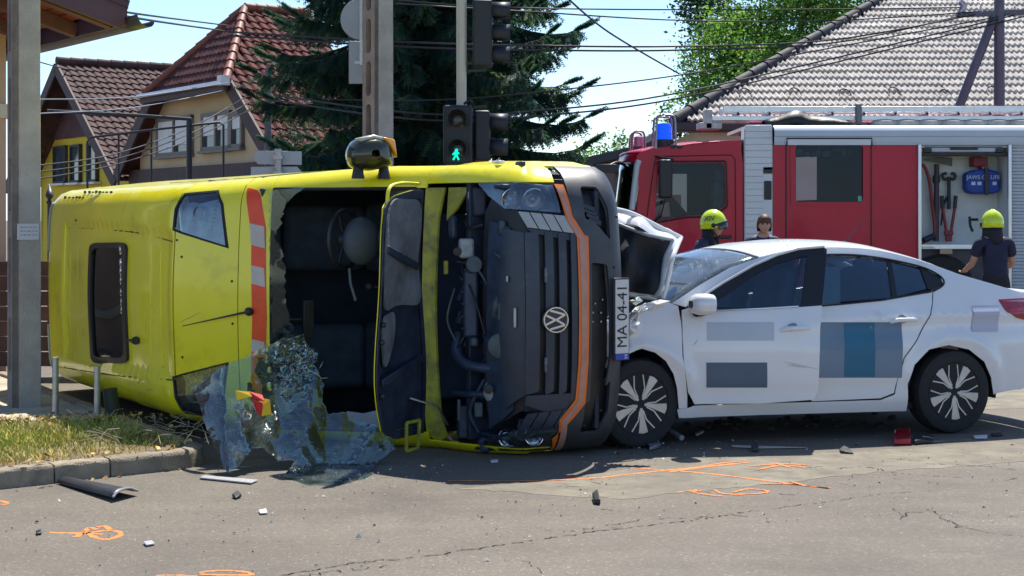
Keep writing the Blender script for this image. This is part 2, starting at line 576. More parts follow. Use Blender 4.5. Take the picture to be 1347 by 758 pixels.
# pale resurfaced strips of the road (thin sheets)
PATCH = M("pale_asphalt", (0.235, 0.205, 0.150), 0.85, var=0.28, vscale=1.6, bump=0.5, bscale=160, dirt=((0.14, 0.12, 0.095), 5.5, 0.42, 0.70), detail=8)
def flat(pts, z, name, mat, wob=0.0, res=0.12):
    P = [(p.x, p.y) for p in pts]
    Pr = resample(P, res)
    if wob: Pr = [(x + R.uniform(-wob, wob), y + R.uniform(-wob, wob)) for x, y in Pr]
    o = sheet(Pr, lambda a, b_: Vector((a, b_, z)), res * 1.5, name, mat, out=(0, 0, 1), thick=z + .01)
    return tag(o, kind="structure")
flat([gr(600, 643), gr(740, 632), gr(900, 604), gr(1100, 596), gr(1347, 580), gr(1400, 585), gr(1400, 604), gr(1150, 622), gr(1040, 634), gr(815, 657)], 0.0015, "road_patch", PATCH, 0.035, .07)
flat([gr(880, 549), gr(1420, 536), gr(1700, 500), gr(1500, 480), gr(860, 520)], 0.0015, "road_patch", PATCH, 0.03)

# cracks: ragged recess-dark ribbons, joined because nobody could count them
CRACK = M("crack_dark", (0.016, 0.014, 0.013), 0.95, var=0.4, vscale=30)
cb = MB()
def crack(px, w=0.012, jag=0.03, z=0.003, seg=14):
    pts = [gr(*p) for p in px]
    fine = []; wx_ = wy_ = 0.0
    for a, c in zip(pts, pts[1:]):
        k = max(3, int((c - a).length / 0.022))
        for i in range(k):
            wx_ = .7 * wx_ + R.uniform(-jag, jag) * .5; wy_ = .7 * wy_ + R.uniform(-jag, jag) * .6; p = a.lerp(c, i / k); fine.append(Vector((p.x + wx_, p.y + wy_, z)))
    for i in range(len(fine) - 1):
        if R.random() < 0.22: continue
        a, c = fine[i], fine[i + 1]; d = (c - a); nrm = Vector((-d.y, d.x, 0)).normalized()
        w0 = w * .42 * R.uniform(0.15, 1.2); w1 = w * .42 * R.uniform(0.15, 1.2)
        cb.add([a - nrm * w0, a + nrm * w0, c + nrm * w1, c - nrm * w1], [(0, 1, 2, 3)])
crack([(370, 757), (450, 743), (560, 732), (680, 714), (760, 703), (850, 692), (930, 683), (985, 674)], 0.013)
crack([(740, 700), (850, 684), (950, 677)], 0.009, 0.05)
crack([(985, 674), (1080, 661), (1160, 650), (1235, 645)], 0.008)
crack([(660, 738), (700, 742), (720, 757)], 0.007)
crack([(1140, 616), (1200, 626), (1270, 629)], 0.012, 0.04)
crack([(1170, 604), (1230, 611), (1347, 618)], 0.008, 0.05)
crack([(1225, 671), (1260, 695), (1347, 706)], 0.008, 0.04)
crack([(1170, 668), (1195, 686)], 0.006)
crack([(400, 757), (520, 742)], 0.008, 0.06)
for k in range(26):
    x, y = R.uniform(700, 1340), R.uniform(606, 700)
    crack([(x, y), (x + R.uniform(10, 45), y + R.uniform(-4, 5))], 0.009, 0.03)
tag(cb.build("road_cracks", CRACK, fix=False), "thin ragged cracks running across the grey asphalt", "cracks", kind="stuff")

# orange spray markings
ORANGE = M("orange_spray_paint", (0.90, 0.24, 0.03), 0.8, var=0.15, vscale=30, dirt=((0.16, 0.14, 0.12), 75, 0.50, 0.60))
def spray(strokes, label, w=0.021, z=0.0012):
    mb = MB()
    for st in strokes:
        wd = w
        if isinstance(st, dict): wd = st['w']; st = st['p']
        pts = [gr(*p) for p in st]
        if len(pts) > 2: pts = [Vector((q.x, q.y, z)) for q in smooth_curve(pts, 6)]
        else: pts = [pts[0].lerp(pts[1], i / 20) for i in range(21)]
        vs = []; fs = []
        for i, p in enumerate(pts):
            if len(pts) > 2: p = p + Vector((R.uniform(-.002, .002), R.uniform(-.004, .004), 0))
            d = pts[min(i + 1, len(pts) - 1)] - pts[max(i - 1, 0)]
            nrm = Vector((-d.y, d.x, 0)).normalized(); ww = wd * .8 * R.uniform(0.55, 1.25)
            vs += [Vector((p.x, p.y, z)) - nrm * ww, Vector((p.x, p.y, z)) + nrm * ww]
            if i: fs.append((2 * i - 2, 2 * i - 1, 2 * i + 1, 2 * i))
        mb.add(vs, fs); z += 0.0003
    o = mb.build("spray_marking", ORANGE, fix=False)
    tag(o, label, "paint marking", "orange accident markings sprayed on the road")
spray([[(65, 701), (100, 702), (135, 703)], [(100, 707), (112, 700), (124, 707), (140, 710), (156, 706), (158, 701), (146, 698), (126, 700), (108, 703)], [(112, 699), (118, 695), (128, 697)], [(128, 694), (138, 693), (145, 697)]], "orange sprayed loop and strokes on the road below the black trim panel")
spray([[(0, 659), (5, 660), (12, 663)], [(0, 664), (10, 664)]], "orange sprayed stub at the far left edge of the road by the kerb", 0.016)
spray([[(205, 758), (225, 757), (260, 758)], [(262, 754), (275, 752), (300, 751), (325, 753), (332, 756)], [(262, 756), (300, 757), (335, 757)]], "orange sprayed curves at the bottom edge of the photograph", 0.016)
spray([[(590, 633), (700, 633), (790, 629)], [(790, 629), (850, 622), (920, 615), (980, 609)], [(830, 616), (900, 621), (960, 627), (1040, 637), (1092, 643)], [(880, 622), (940, 614), (985, 609)], [(890, 620), (950, 610), (975, 608)], [(985, 614), (1010, 612), (1035, 611), (1065, 613)], [(1000, 618), (1030, 613), (1060, 616)], [(1020, 610), (1040, 616)]], "long orange sprayed cross lines between the ambulance and the white car", 0.018, .0026)
spray([[(890, 648), (920, 645), (912, 648), (935, 652), (950, 653)], [(940, 645), (952, 650), (975, 651), (1005, 649), (1008, 646), (985, 644), (965, 648)], [(1000, 637), (1050, 638), (1090, 643)], [(1040, 634), (1060, 640)]], "orange sprayed numerals just below the long cross lines", 0.015, .0026)

# verge with kerb, grass and pavement
K0, K1 = gr(0, 644), gr(290, 612)                 # foot of the kerb face
kd = (K1 - K0); kd.z = 0; kd.normalize()
KL = (K1 - K0).length - 0.02
VB = Vector((-.5, .866, 0))                       # the kerb turns and runs away beside the van
kpath = [K0 - kd * 4.5, K0 + kd * (KL - .22)] + [K0 + kd * (KL - .22 + .22 * t) * 1.0 + VB * (.22 * t * t) for t in (.35, .7, 1.0)]
kpath += [kpath[-1] + VB * d for d in (.6, 1.6, 3.6, 6.0)]
_kp = []
for a, c in zip(kpath, kpath[1:]):
    k = max(1, int((c - a).length / .08)); _kp += [a.lerp(c, i / k) for i in range(k)]
_kp.append(kpath[-1])
_ka = [0.0]
for a, c in zip(_kp, _kp[1:]): _ka.append(_ka[-1] + (c - a).length)
def kerb_pt(s_, o, z):
    """s_ metres along the kerb foot from the photograph's left edge, o metres into the verge"""
    x = s_ + 4.5; i = 0
    while i < len(_ka) - 2 and _ka[i + 1] < x: i += 1
    t = (x - _ka[i]) / (_ka[i + 1] - _ka[i]); p = _kp[i].lerp(_kp[i + 1], t)
    a = _kp[max(0, i - 3)]; c = _kp[min(len(_kp) - 1, i + 4)]; d = (c - a).normalized()
    return p + Vector((-d.y, d.x, 0)) * o + Vector((0, 0, z))
KTOT = _ka[-1] - 4.5
kn = Vector((-kd.y, kd.x, 0))
KERB_H = 0.112
CONC = M("kerb_concrete", (0.31, 0.255, 0.18), 0.88, var=0.22, vscale=9, bump=0.6, bscale=90, dirt=((0.13, 0.10, 0.07), 6, 0.5, 0.78), objrand=0.08)
kerb = empty("kerb", "worn beige concrete kerb along the grass verge", "kerb", K0)
del kerb["category"]; del kerb["label"]
kerb["kind"] = "structure"
joint = [-4.0, -3.0, -2.0, -1.0, 0.33, 0.68, 1.50, 1.9, 2.7, 3.6, 4.5, 5.4, 6.3, 7.2]
for a, c in zip(joint, joint[1:]):
    prof = rounded([(0, -0.12), (0.012, KERB_H - 0.004), (0.11, KERB_H), (0.11, -0.12)], [0, 0.03, 0.004, 0], 3)
    mb = MB(); rows = []; nseg = 9
    for i in range(nseg + 1):
        ss = a + 0.006 + (c - a - 0.012) * i / nseg
        rows.append([kerb_pt(ss, o + R.uniform(-.0025, .0025), z + R.uniform(-.003, .003)) - K0 for o, z in prof])
    npf = len(prof)
    mb.add([p for r in rows for p in r], [(i * npf + j, i * npf + (j + 1) % npf, (i + 1) * npf + (j + 1) % npf, (i + 1) * npf + j) for i in range(nseg) for j in range(npf)] + [tuple(range(npf)), tuple(reversed(range(nseg * npf, nseg * npf + npf)))])
    mb.build("kerb_stone", CONC, kerb, smooth=35)
SOIL = M("dry_soil", (0.19, 0.14, 0.08), 0.95, var=0.4, vscale=7, bump=0.7, bscale=50, detail=8)
PAVE = M("pavement_concrete", (0.50, 0.44, 0.34), 0.9, var=0.2, vscale=2.5, bump=0.5, bscale=60, dirt=((0.26, 0.22, 0.16), 3.5, 0.48, 0.75), detail=8)
G0 = gr(-60, 553, KERB_H); G1 = gr(330, 546, KERB_H)
far = (G1 - G0).normalized()
def verge_z(x, y): return KERB_H - 0.012 + 0.012 * math.sin(x * 2.3 + y * 1.7) * math.sin(y * 3.1)
mid = [kerb_pt(-2.4 + .12 * i, 0.105, 0) for i in range(int((KTOT - .2 + 2.4) / .12))]
# where the kerb passes the pavement edge
cut = next(i for i, p in enumerate(mid) if i > 30 and (p - G0).cross(far).z < 0 and p.y > 10.8)
grass_poly = [(p.x, p.y) for p in mid[:cut]] + [(G0.x - 2.5, G0.y - 0.1), (mid[0].x - 1.6, mid[0].y + 0.6)]
tag(sheet(grass_poly, lambda a, c: Vector((a, c, verge_z(a, c))), 0.14, "verge_soil", SOIL, out=(0, 0, 1)), kind="structure")
pv = [(G0.x - 2.5, G0.y - 0.12)] + [(p.x, p.y) for p in mid[cut:]] + [(mid[-1].x - 2, mid[-1].y + 4), (G0.x - 8, G0.y + 9)]
tag(sheet(pv, lambda a, c: Vector((a, c, KERB_H - 0.03 + 0.006 * math.sin(a * 5) * math.sin(c * 4))), 0.4, "pavement", PAVE, out=(0, 0, 1)), kind="structure")

# grass blades
GRASS = [M("grass_green", (0.19, 0.30, 0.03), 0.7, var=0.35, vscale=3), M("grass_straw", (0.60, 0.50, 0.13), 0.8, var=0.3, vscale=3), M("grass_olive", (0.38, 0.40, 0.05), 0.75, var=0.3, vscale=3)]
gb = MB()
cnt = 0
xs_ = [p[0] for p in grass_poly]; ys_ = [p[1] for p in grass_poly]
while cnt < 34000:
    x, y = R.uniform(min(xs_), max(xs_)), R.uniform(min(ys_), max(ys_))
    if not inside((x, y), grass_poly): cnt += 0; continue
    dk = (Vector((x, y, 0)) - K0).dot(kn)
    dens = 0.5 + 0.5 * math.sin(x * 1.9 + 1.3 * math.sin(y * 2.2)) * math.sin(y * 2.6 + x)
    if dk < 0.28 and R.random() < 0.75: continue
    if R.random() > 0.35 + 0.65 * dens: continue
    h = R.uniform(0.02, 0.065) * (0.6 + 0.7 * dens)
    a = R.uniform(0, 2 * PI); w = R.uniform(0.0025, 0.005)
    lean = R.uniform(0.1, 1.1) * h; la = R.uniform(0, 2 * PI)
    z = verge_z(x, y) - 0.004
    p = Vector((x, y, z)); dx = Vector((math.cos(a) * w, math.sin(a) * w, 0)); ln = Vector((math.cos(la) * lean, math.sin(la) * lean, 0))
    gb.cur = 1 if (dk < 0.45 or R.random() < 0.40) else (0 if R.random() < 0.45 else 2)
    gb.add([p - dx, p + dx, p + dx * .7 + ln * .4 + Vector((0, 0, h * .6)), p - dx * .7 + ln * .4 + Vector((0, 0, h * .6)), p + ln + Vector((0, 0, h))], [(0, 1, 2, 3), (3, 2, 4)])
    cnt += 1
tag(gb.build("grass", GRASS, fix=False), "patchy yellow green grass on the verge behind the kerb", "grass", kind="stuff")
# dry leaves along the pavement edge and in the gutter
lb = MB()
LEAF = [M("dry_leaf_brown", (0.30, 0.15, 0.05), 0.8, var=0.3), M("dry_leaf_yellow", (0.62, 0.45, 0.14), 0.8, var=0.3)]
for k in range(420):
    if k < 300:
        t = R.random(); p = G0 + far * (t * 2.0 + 0.1); p = Vector((p.x, p.y + R.gauss(-0.08, 0.12), 0)); p.z = KERB_H + 0.02
    else:
        p = kerb_pt(R.uniform(-1, 2.4), R.uniform(-0.12, 0.3), 0); p.z = 0.006 if (p - K0).dot(kn) < 0 else KERB_H + 0.015
    rr = R.uniform(0.010, 0.028); lb.cur = R.randrange(2)
    a = R.uniform(0, 6.3); e1 = Vector((math.cos(a), math.sin(a), R.uniform(-.2, .5))) * rr; e2 = Vector((-math.sin(a), math.cos(a), R.uniform(-.2, .5))) * rr * .6
    lb.add([p - e1, p - e2, p + e1, p + e2 + Vector((0, 0, .006))], [(0, 1, 2), (0, 2, 3)])
tag(lb.build("dry_leaves", LEAF, fix=False), "scattered dry brown leaves along the verge and gutter", "leaves", kind="stuff")
# ------------------------------------------------------------------ overturned ambulance
# local axes: x forward, y towards the vehicle's left (now the sky), z vehicle up (now picture left)
VA = math.radians(30)
VC, VS = math.cos(VA), math.sin(VA)
V_ROT = Matrix(((VS, 0, -VC), (-VC, 0, -VS), (0, 1, 0)))
V_POS = Vector((0.97, 10.52, 0.953))
van = empty("ambulance", "overturned lime yellow ambulance van on its side with bonnet open and windscreen torn out", "ambulance", V_POS, V_ROT)
YEL = M("ambulance_yellow", (0.92, 0.81, 0.012), 0.30, var=0.07, vscale=2.2, coat=0.5, dirt=((0.48, 0.41, 0.03), 2.6, 0.55, 0.84))
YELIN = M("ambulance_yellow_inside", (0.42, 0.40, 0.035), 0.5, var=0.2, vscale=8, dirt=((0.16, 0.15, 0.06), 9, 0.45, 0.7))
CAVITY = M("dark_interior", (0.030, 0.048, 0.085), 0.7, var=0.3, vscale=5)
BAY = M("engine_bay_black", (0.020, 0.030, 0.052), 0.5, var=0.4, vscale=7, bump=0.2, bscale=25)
GRILLEM = M("grille_plastic", (0.034, 0.046, 0.068), 0.38, var=0.25, vscale=6, dirt=((0.09, 0.09, 0.085), 9, 0.58, 0.8))

_prof = [  # photo column on the centre line, f, u
    (48, -5.86, 2.10), (50, -5.85, 2.38), (57, -5.76, 2.56), (75, -5.45, 2.61), (120, -4.25, 2.635), (168, -3.12, 2.63), (215, -2.32, 2.605), (227, -2.2, 2.575),
    (262, -2.03, 2.475), (300, -1.83, 2.335), (325, -1.71, 2.24), (345, -1.61, 2.165), (356, -1.55, 2.115),
    (450, -1.24, 1.745), (545, -0.93, 1.365), (556, -0.89, 1.315), (580, -0.78, 1.255), (630, -0.46, 1.125), (680, -0.17, 1.01), (700, -0.105, 0.93), (740, -0.04, 0.745),
    (766, -0.005, 0.605), (790, 0.012, 0.455), (806, 0.01, 0.37), (815, -0.02, 0.29), (822, -0.09, 0.235)]
_s = [0.0]
for a, c in zip(_prof, _prof[1:]): _s.append(_s[-1] + math.hypot(c[1] - a[1], c[2] - a[2]))
S_F = [(s_, p[1]) for s_, p in zip(_s, _prof)]; S_U = [(s_, p[2]) for s_, p in zip(_s, _prof)]
Q_S = [(p[0], s_) for s_, p in zip(_s, _prof)]
def sq(q): return interp(Q_S, q)
def tabq(rows):  # table given by photo column -> by arc length
    return [(sq(q), v) for q, v in rows]
T_DF = tabq([(48, 0.0), (215, -0.1), (245, -0.55), (340, -0.62), (360, -0.77), (540, -0.77), (575, -0.45), (650, -0.4), (685, -0.75), (720, -0.97), (822, -1.0)])
T_C = tabq([(48, .04), (215, .04), (260, .06), (345, .07), (450, .10), (545, .09), (600, .06), (680, .10), (740, .12), (822, .12)])
T_T0 = tabq([(48, .76), (215, .76), (300, .78), (345, .80), (450, .84), (600, .84), (680, .78), (740, .72), (822, .66)])
T_RD = tabq([(48, .17), (215, .18), (300, .18), (345, .16), (450, .13), (600, .10), (680, .17), (740, .25), (822, .27)])
def lw(f, u):
    w = 0.95 - 0.125 * max(0.0, (u - 1.35) / 1.15) ** 1.2
    if f > -0.9: w -= 0.012 * ((f + 0.9) / 0.6) ** 2 if f < -0.3 else 0.012 * (1 + (f + .3))
    return w
def _edge(s):
    df = interp(T_DF, s); du = -math.sqrt(max(0, 1 - df * df)); k = interp(T_C, s) + interp(T_RD, s)
    return interp(S_F, s) + df * k, interp(S_U, s) + du * k
_wt = []
_n = 160
for i in range(_n + 1):
    s_ = _s[-1] * i / _n; e = _edge(s_); _wt.append((s_, lw(*e)))
def vw(s):
    x = max(0, min(_s[-1], s)) / _s[-1] * _n; i = min(int(x), _n - 1); return _wt[i][1] + (_wt[i + 1][1] - _wt[i][1]) * (x - i)
S_ROOF0, S_ROOF1 = sq(92), sq(222)
def sstep(a, b_, x):
    t = max(0, min(1, (x - a) / (b_ - a))); return t * t * (3 - 2 * t)
def VP(s, l, dep=0.0):
    """point of the front / roof skin at arc length s and lateral l (local axes); dep = depth under the skin"""
    w = vw(s); t = max(-1, min(1, l / w)); at_ = abs(t)
    df = interp(T_DF, s); du = -math.sqrt(max(0, 1 - df * df))
    t0 = interp(T_T0, s); g = interp(T_C, s) * t * t
    if at_ > t0:
        x = (at_ - t0) / (1 - t0); g += interp(T_RD, s) * (1 - math.sqrt(max(0, 1 - x * x * 0.998)))
    # pressed recess of the roof panel
    if S_ROOF0 - .1 < s < S_ROOF1 + .1:
        wv = 0.03 * (s - S_ROOF0)
        m = sstep(-.58, -.53, l + wv * 0) * (1 - sstep(.50 + .03 * math.sin(s), .56 + .03 * math.sin(s), l)) * sstep(S_ROOF0 - .03, S_ROOF0 + .03, s) * (1 - sstep(S_ROOF1 - .06, S_ROOF1, s))
        g += 0.026 * m
        g += 0.005 * math.sin(s * 5.1 + 3 * l) * math.sin(4.4 * l + s)
    g += dep
    return Vector((interp(S_F, s) + df * g, l, interp(S_U, s) + du * g))
def v2w(p): return V_ROT @ Vector(p) + V_POS
def proj(p): return CX + p.x / p.y * F, HZ - (p.z - EYE) / p.y * F
def vq(px, py):
    """(s, l) of the skin point seen at photo pixel"""
    s = sq(px); l = (EYE + (HZ - py) / 205.0) - V_POS.z
    l = max(-.94, min(.94, l))
    for k in range(25):
        w = vw(s) * 0.999; l = max(-w, min(w, l))
        p = v2w(VP(s, l)); a, c = proj(p); ex, ey = px - a, py - c
        if abs(ex) + abs(ey) < 0.05: break
        h = 0.004
        s2 = min(s + h, _s[-1]); hs = (s2 - s) or h
        a1, c1 = proj(v2w(VP(s2, l))); l2 = l - h if l > 0 else l + h
        a2, c2 = proj(v2w(VP(s, l2)))
        J = ((a1 - a) / hs, (a2 - a) / (l2 - l), (c1 - c) / hs, (c2 - c) / (l2 - l))
        det = J[0] * J[3] - J[1] * J[2]
        if abs(det) < 1: break
        ds = (ex * J[3] - ey * J[1]) / det; dl = (J[0] * ey - J[2] * ex) / det
        s += max(-.25, min(.25, ds)) * 0.8; l += max(-.25, min(.25, dl)) * 0.8
        s = max(0, min(_s[-1], s))
    return s, l
def vtrace(px): return [vq(*p) for p in px]
VOUT = lambda c: Vector((c.x + 3.0, c.y * 0.3, c.z - 0.9))
def vsheet(outline, name, mats, res=0.07, thick=0.012, holes=(), dep=0.0, parent=None):
    return sheet(outline, lambda s, l: VP(s, l, dep), res, name, mats, parent or van, thick=thick, out=VOUT, holes=holes)
def strip_outline(q0, q1, side=0, l_in=None, n=16, eps=0.0005):
    """full-width band between two photo columns (side 0), or only its edge beyond |l| > l_in (side +-1)"""
    s0, s1 = sq(q0), sq(q1); k = max(2, int((s1 - s0) / 0.12))
    ss = [s0 + (s1 - s0) * i / k for i in range(k + 1)]
    if side == 0:
        return [(s, vw(s) - eps) for s in ss] + [(s, -vw(s) + eps) for s in reversed(ss)]
    return [(s, side * (vw(s) - eps)) for s in ss] + [(s, side * l_in) for s in reversed(ss)]

# --- roof cap, ramp and header
hatch = vtrace(rounded([(121, 322), (167, 321), (169, 476), (123, 474)], 9, 3))
vsheet(strip_outline(49, 225.5), "roof_panel", YEL, 0.075, 0.012, holes=[hatch])
lampU = vtrace([(243, 254), (288, 250), (294, 268), (301, 327), (262, 315), (227, 303), (230, 275)])
lampL = [(s, -l) for s, l in lampU]
q315 = sq(316)
capo = [(s, l) for s, l in strip_outline(227.5, 316)]
vsheet(capo, "roof_cap", YEL, 0.06, 0.012, holes=[lampU, lampL])
vsheet(strip_outline(317.2, 355), "windscreen_header", YEL, 0.05, 0.012)
vsheet([(s, l) for s, l in strip_outline(224.5, 229.5)], "roof_seam_seal", RUBBER, 0.06, 0.004, dep=0.012)
vsheet([(s, l) for s, l in strip_outline(314, 319)], "header_seam_seal", RUBBER, 0.06, 0.004, dep=0.012)
# dirt line pressed along the roof panel edges (a soft rubber moulding)
for pts in ([(68, 301), (100, 300), (150, 303), (190, 308), (226, 318)], [(74, 482), (110, 488), (160, 495), (226, 500)]):
    tr = vtrace(pts); c3 = smooth_curve([VP(s, l, 0.004) for s, l in tr], 6)
    mb = MB(); mb.tube(c3, [0.003 + 0.004 * R.random() for _ in c3], 6); mb.build("roof_moulding", M("grimy_rubber", (0.12, 0.10, 0.02), 0.9, var=0.4), van, smooth=60)
RIB = YEL
for q in (97, 106, 192, 205):
    mb = MB(); s0 = sq(q); c3 = [VP(s0, l, 0.006) for l in [(-0.44 + 0.84 * i / 16) for i in range(17)]]
    mb.tube(c3, 0.009, 8); mb.build("roof_rib", RIB, van, smooth=60)
# hatch
HGL = glass("hatch_glass", (0.05, 0.055, 0.06), base=0.0, refl=(.6,.65,.7))
cx_ = sum(p[0] for p in hatch) / len(hatch); cy_ = sum(p[1] for p in hatch) / len(hatch)
inn = [(cx_ + (a - cx_) * 0.88, cy_ + (c - cy_) * 0.94) for a, c in hatch]
ht = vsheet([(cx_ + (a - cx_) * 1.05, cy_ + (c - cy_) * 1.03) for a, c in hatch], "roof_hatch", BLACKP, 0.06, 0.03, holes=[inn], dep=-0.022)
vsheet(inn, "hatch_glass", HGL, 0.09, 0.004, dep=-0.004, parent=ht)
vsheet(inn, "hatch_blind", M("hatch_blind", (0.012, 0.014, 0.014), 0.6, var=0.5, vscale=5), 0.12, 0.004, dep=0.06, parent=ht)
mb = MB()
for k in range(7):
    yy = 330 + k * 13 + R.uniform(-3, 3)
    p = VP(*vq(161 + 0.3 * k, yy), -0.014); mb.ball(p, 0.024, 8, 6, (1.3, 1.5, 0.5))
mb.build("hatch_glints", CHROME, ht, smooth=60)  # reflection highlights of the hatch glass, added as chrome beads
mb = MB(); s0, l0 = vq(172, 447); p0 = VP(s0, l0, 0); p1 = VP(s0, l0, -0.05); s1, l1 = vq(184, 448)
mb.tube([VP(s0, l0, -0.02), VP((s0 + s1) / 2, l0, -0.03), VP(s1, l1, -0.03)], [0.008, 0.012, 0.032], 10); mb.build("hatch_handle", BLACKP, van, smooth=50)
# antenna on the cap
s0, l0 = vq(328, 410); s1, l1 = vq(250, 428)
mb = MB(); a0, a1 = VP(s0, l0, -0.025), VP(sq(255), l1, -0.10)
mb.ball(VP(s0, l0, -0.008), 0.055, 12, 8, (0.8, 0.55, 0.5)); mb.tube([a0, a1], [0.008, 0.003], 6)
mb.build("roof_antenna", BLACKP, van, smooth=50)
for px, py in ((239, 338), (233, 316), (305, 370), (240, 470), (306, 426), (100, 290)):
    mb = MB(); mb.ball(VP(*vq(px, py), 0.0), 0.009, 8, 6); mb.build("rivet", BLACKP, van, smooth=60)
SCR = M("scrape_grey", (0.34, 0.32, 0.22), 0.7, var=.3, vscale=30)
mb = MB(); rs_ = random.Random(21)
for k in range(22):
    x = rs_.uniform(75, 310); y = rs_.uniform(480, 545) if k < 18 else rs_.uniform(330, 470)
    s0, l0 = vq(x, min(y, 500 + (x - 60) * .22)); a = rs_.uniform(-.5, .5); L = rs_.uniform(.03, .22)
    q = [VP(s0 + L * t * math.cos(a), l0 + L * t * math.sin(a), -.0012) for t in (0, .35, .7, 1)]
    mb.tube(q, [.0006, .0022, .0018, .0005], 4)
tag(mb.build("scrape_marks", SCR, van), kind="stuff")
# corner lamps of the roof cap
LENS = glass("lamp_lens", (0.78, 0.82, 0.84), base=0.06, film=0.035)
for side, outl in ((1, lampU), (-1, lampL)):
    cx_ = sum(p[0] for p in outl) / len(outl); cy_ = sum(p[1] for p in outl) / len(outl)
    inn = [(cx_ + (a - cx_) * 0.90, cy_ + (c - cy_) * 0.92) for a, c in outl]
    lm = vsheet(outl, "corner_lamp", RUBBER, 0.04, 0.03, holes=[inn], dep=-0.003)
    vsheet(inn, "lamp_lens", LENS, 0.05, 0.003, dep=0.004, parent=lm)
    back = vsheet([(cx_ + (a - cx_) * 0.99, cy_ + (c - cy_) * 0.99) for a, c in outl], "lamp_reflector", M("lamp_reflector", (0.46, 0.50, 0.50), 0.35, 0.0, var=0.35, vscale=9), 0.05, 0.003, dep=0.06, parent=lm)
    mb = MB()
    for k in range(7):
        a = cx_ + R.uniform(-0.10, 0.10); c = cy_ + R.uniform(-0.13, 0.13)
        mb.box(VP(a, c, 0.06), (R.uniform(.02, .06), R.uniform(.03, .09), R.uniform(.02, .05)))
    for k in range(8):
        mb.box(VP(cx_ + 0.11 - 0.004 * k, cy_ + side * (0.10 - 0.028 * k), 0.05), (0.02, 0.012, 0.02))
    mb.build("lamp_insides", M("lamp_insides", (0.30, 0.32, 0.34), 0.3, 0.6, var=0.4, vscale=20), lm, bevel=0.004)
    mb = MB(); mb.lathe([(0.0, 0.0), (0.04, 0.01), (0.055, 0.035), (0.045, 0.036), (0.03, 0.02)], 16, Matrix.Translation(VP(cx_ - 0.01, cy_ + side * 0.02, 0.055)) @ Matrix.Rotation(math.radians(60), 4, 'Y'))
    mb.build("lamp_bulb", BLACKP, lm, smooth=50)
# reflective red / white band over the windscreen
REDREF = M("reflective_red", (0.93, 0.075, 0.010), 0.32, var=0.1, vscale=10, dirt=((0.35, 0.10, 0.03), 6, 0.62, 0.85))
WHREF = M("reflective_white", (0.58, 0.52, 0.46), 0.4, var=0.1, vscale=10)
band = vtrace(rounded([(325, 247), (342, 250), (350, 300), (351, 420), (349, 520), (338, 575), (326, 572), (331, 500), (332, 420), (331, 310)], [3, 9, 0, 0, 0, 9, 3, 0, 0, 0], 3))
vsheet(band, "reflective_band", REDREF, 0.04, 0.002, dep=-0.003)
for y0, y1 in ((294, 322), (349, 373), (446, 462)):
    vsheet(vtrace([(329 + (y0 > 330) * 2, y0), (348, y0 + 4), (349, y1 + 5), (331, y1)]), "band_block", WHREF, 0.04, 0.001, dep=-0.0055)
# lettering too worn to read on the upper roof edge: dark dashes
mb = MB()
for row, (x0, x1, yy) in enumerate(((112, 148, 253), (86, 112, 260))):
    x = x0
    while x < x1:
        s0, l0 = vq(x, yy); mb.box(VP(s0, l0, -0.001), (0.06, R.uniform(0.01, .03), 0.006)); x += R.uniform(3.5, 6)
tag(mb.build("worn_lettering", M("worn_black_print", (0.10, 0.10, 0.03), 0.7), van), kind="stuff")

# --- windscreen surround, A pillars, fenders
for sd, lin in ((1, 0.80), (-1, 0.84)):
    vsheet(strip_outline(355.5, 560, sd, lin), "windscreen_pillar", YEL, 0.05, 0.012)
    vsheet(strip_outline(560.5, 742, sd, 0.83 if sd > 0 else .895), "front_wing_edge", YEL, 0.05, 0.012)
mb = MB()
for sd, lin in ((1, 0.795), (-1, 0.835)):
    mb.tube([VP(sq(q), sd * lin, 0.0) for q in range(357, 552, 12)], 0.012, 6)
mb.tube([VP(sq(357), -0.83 + 1.63 * i / 20, 0.0) for i in range(21)], 0.011, 6)
mb.build("windscreen_seal", RUBBER, van, smooth=60)
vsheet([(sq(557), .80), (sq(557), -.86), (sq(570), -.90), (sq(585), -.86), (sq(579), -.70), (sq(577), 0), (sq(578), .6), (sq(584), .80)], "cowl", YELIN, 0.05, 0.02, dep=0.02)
vsheet([(sq(586), .80), (sq(586), .58), (sq(598), .66), (sq(612), .80)], "bulkhead_corner", YELIN, 0.05, 0.02, dep=0.05)

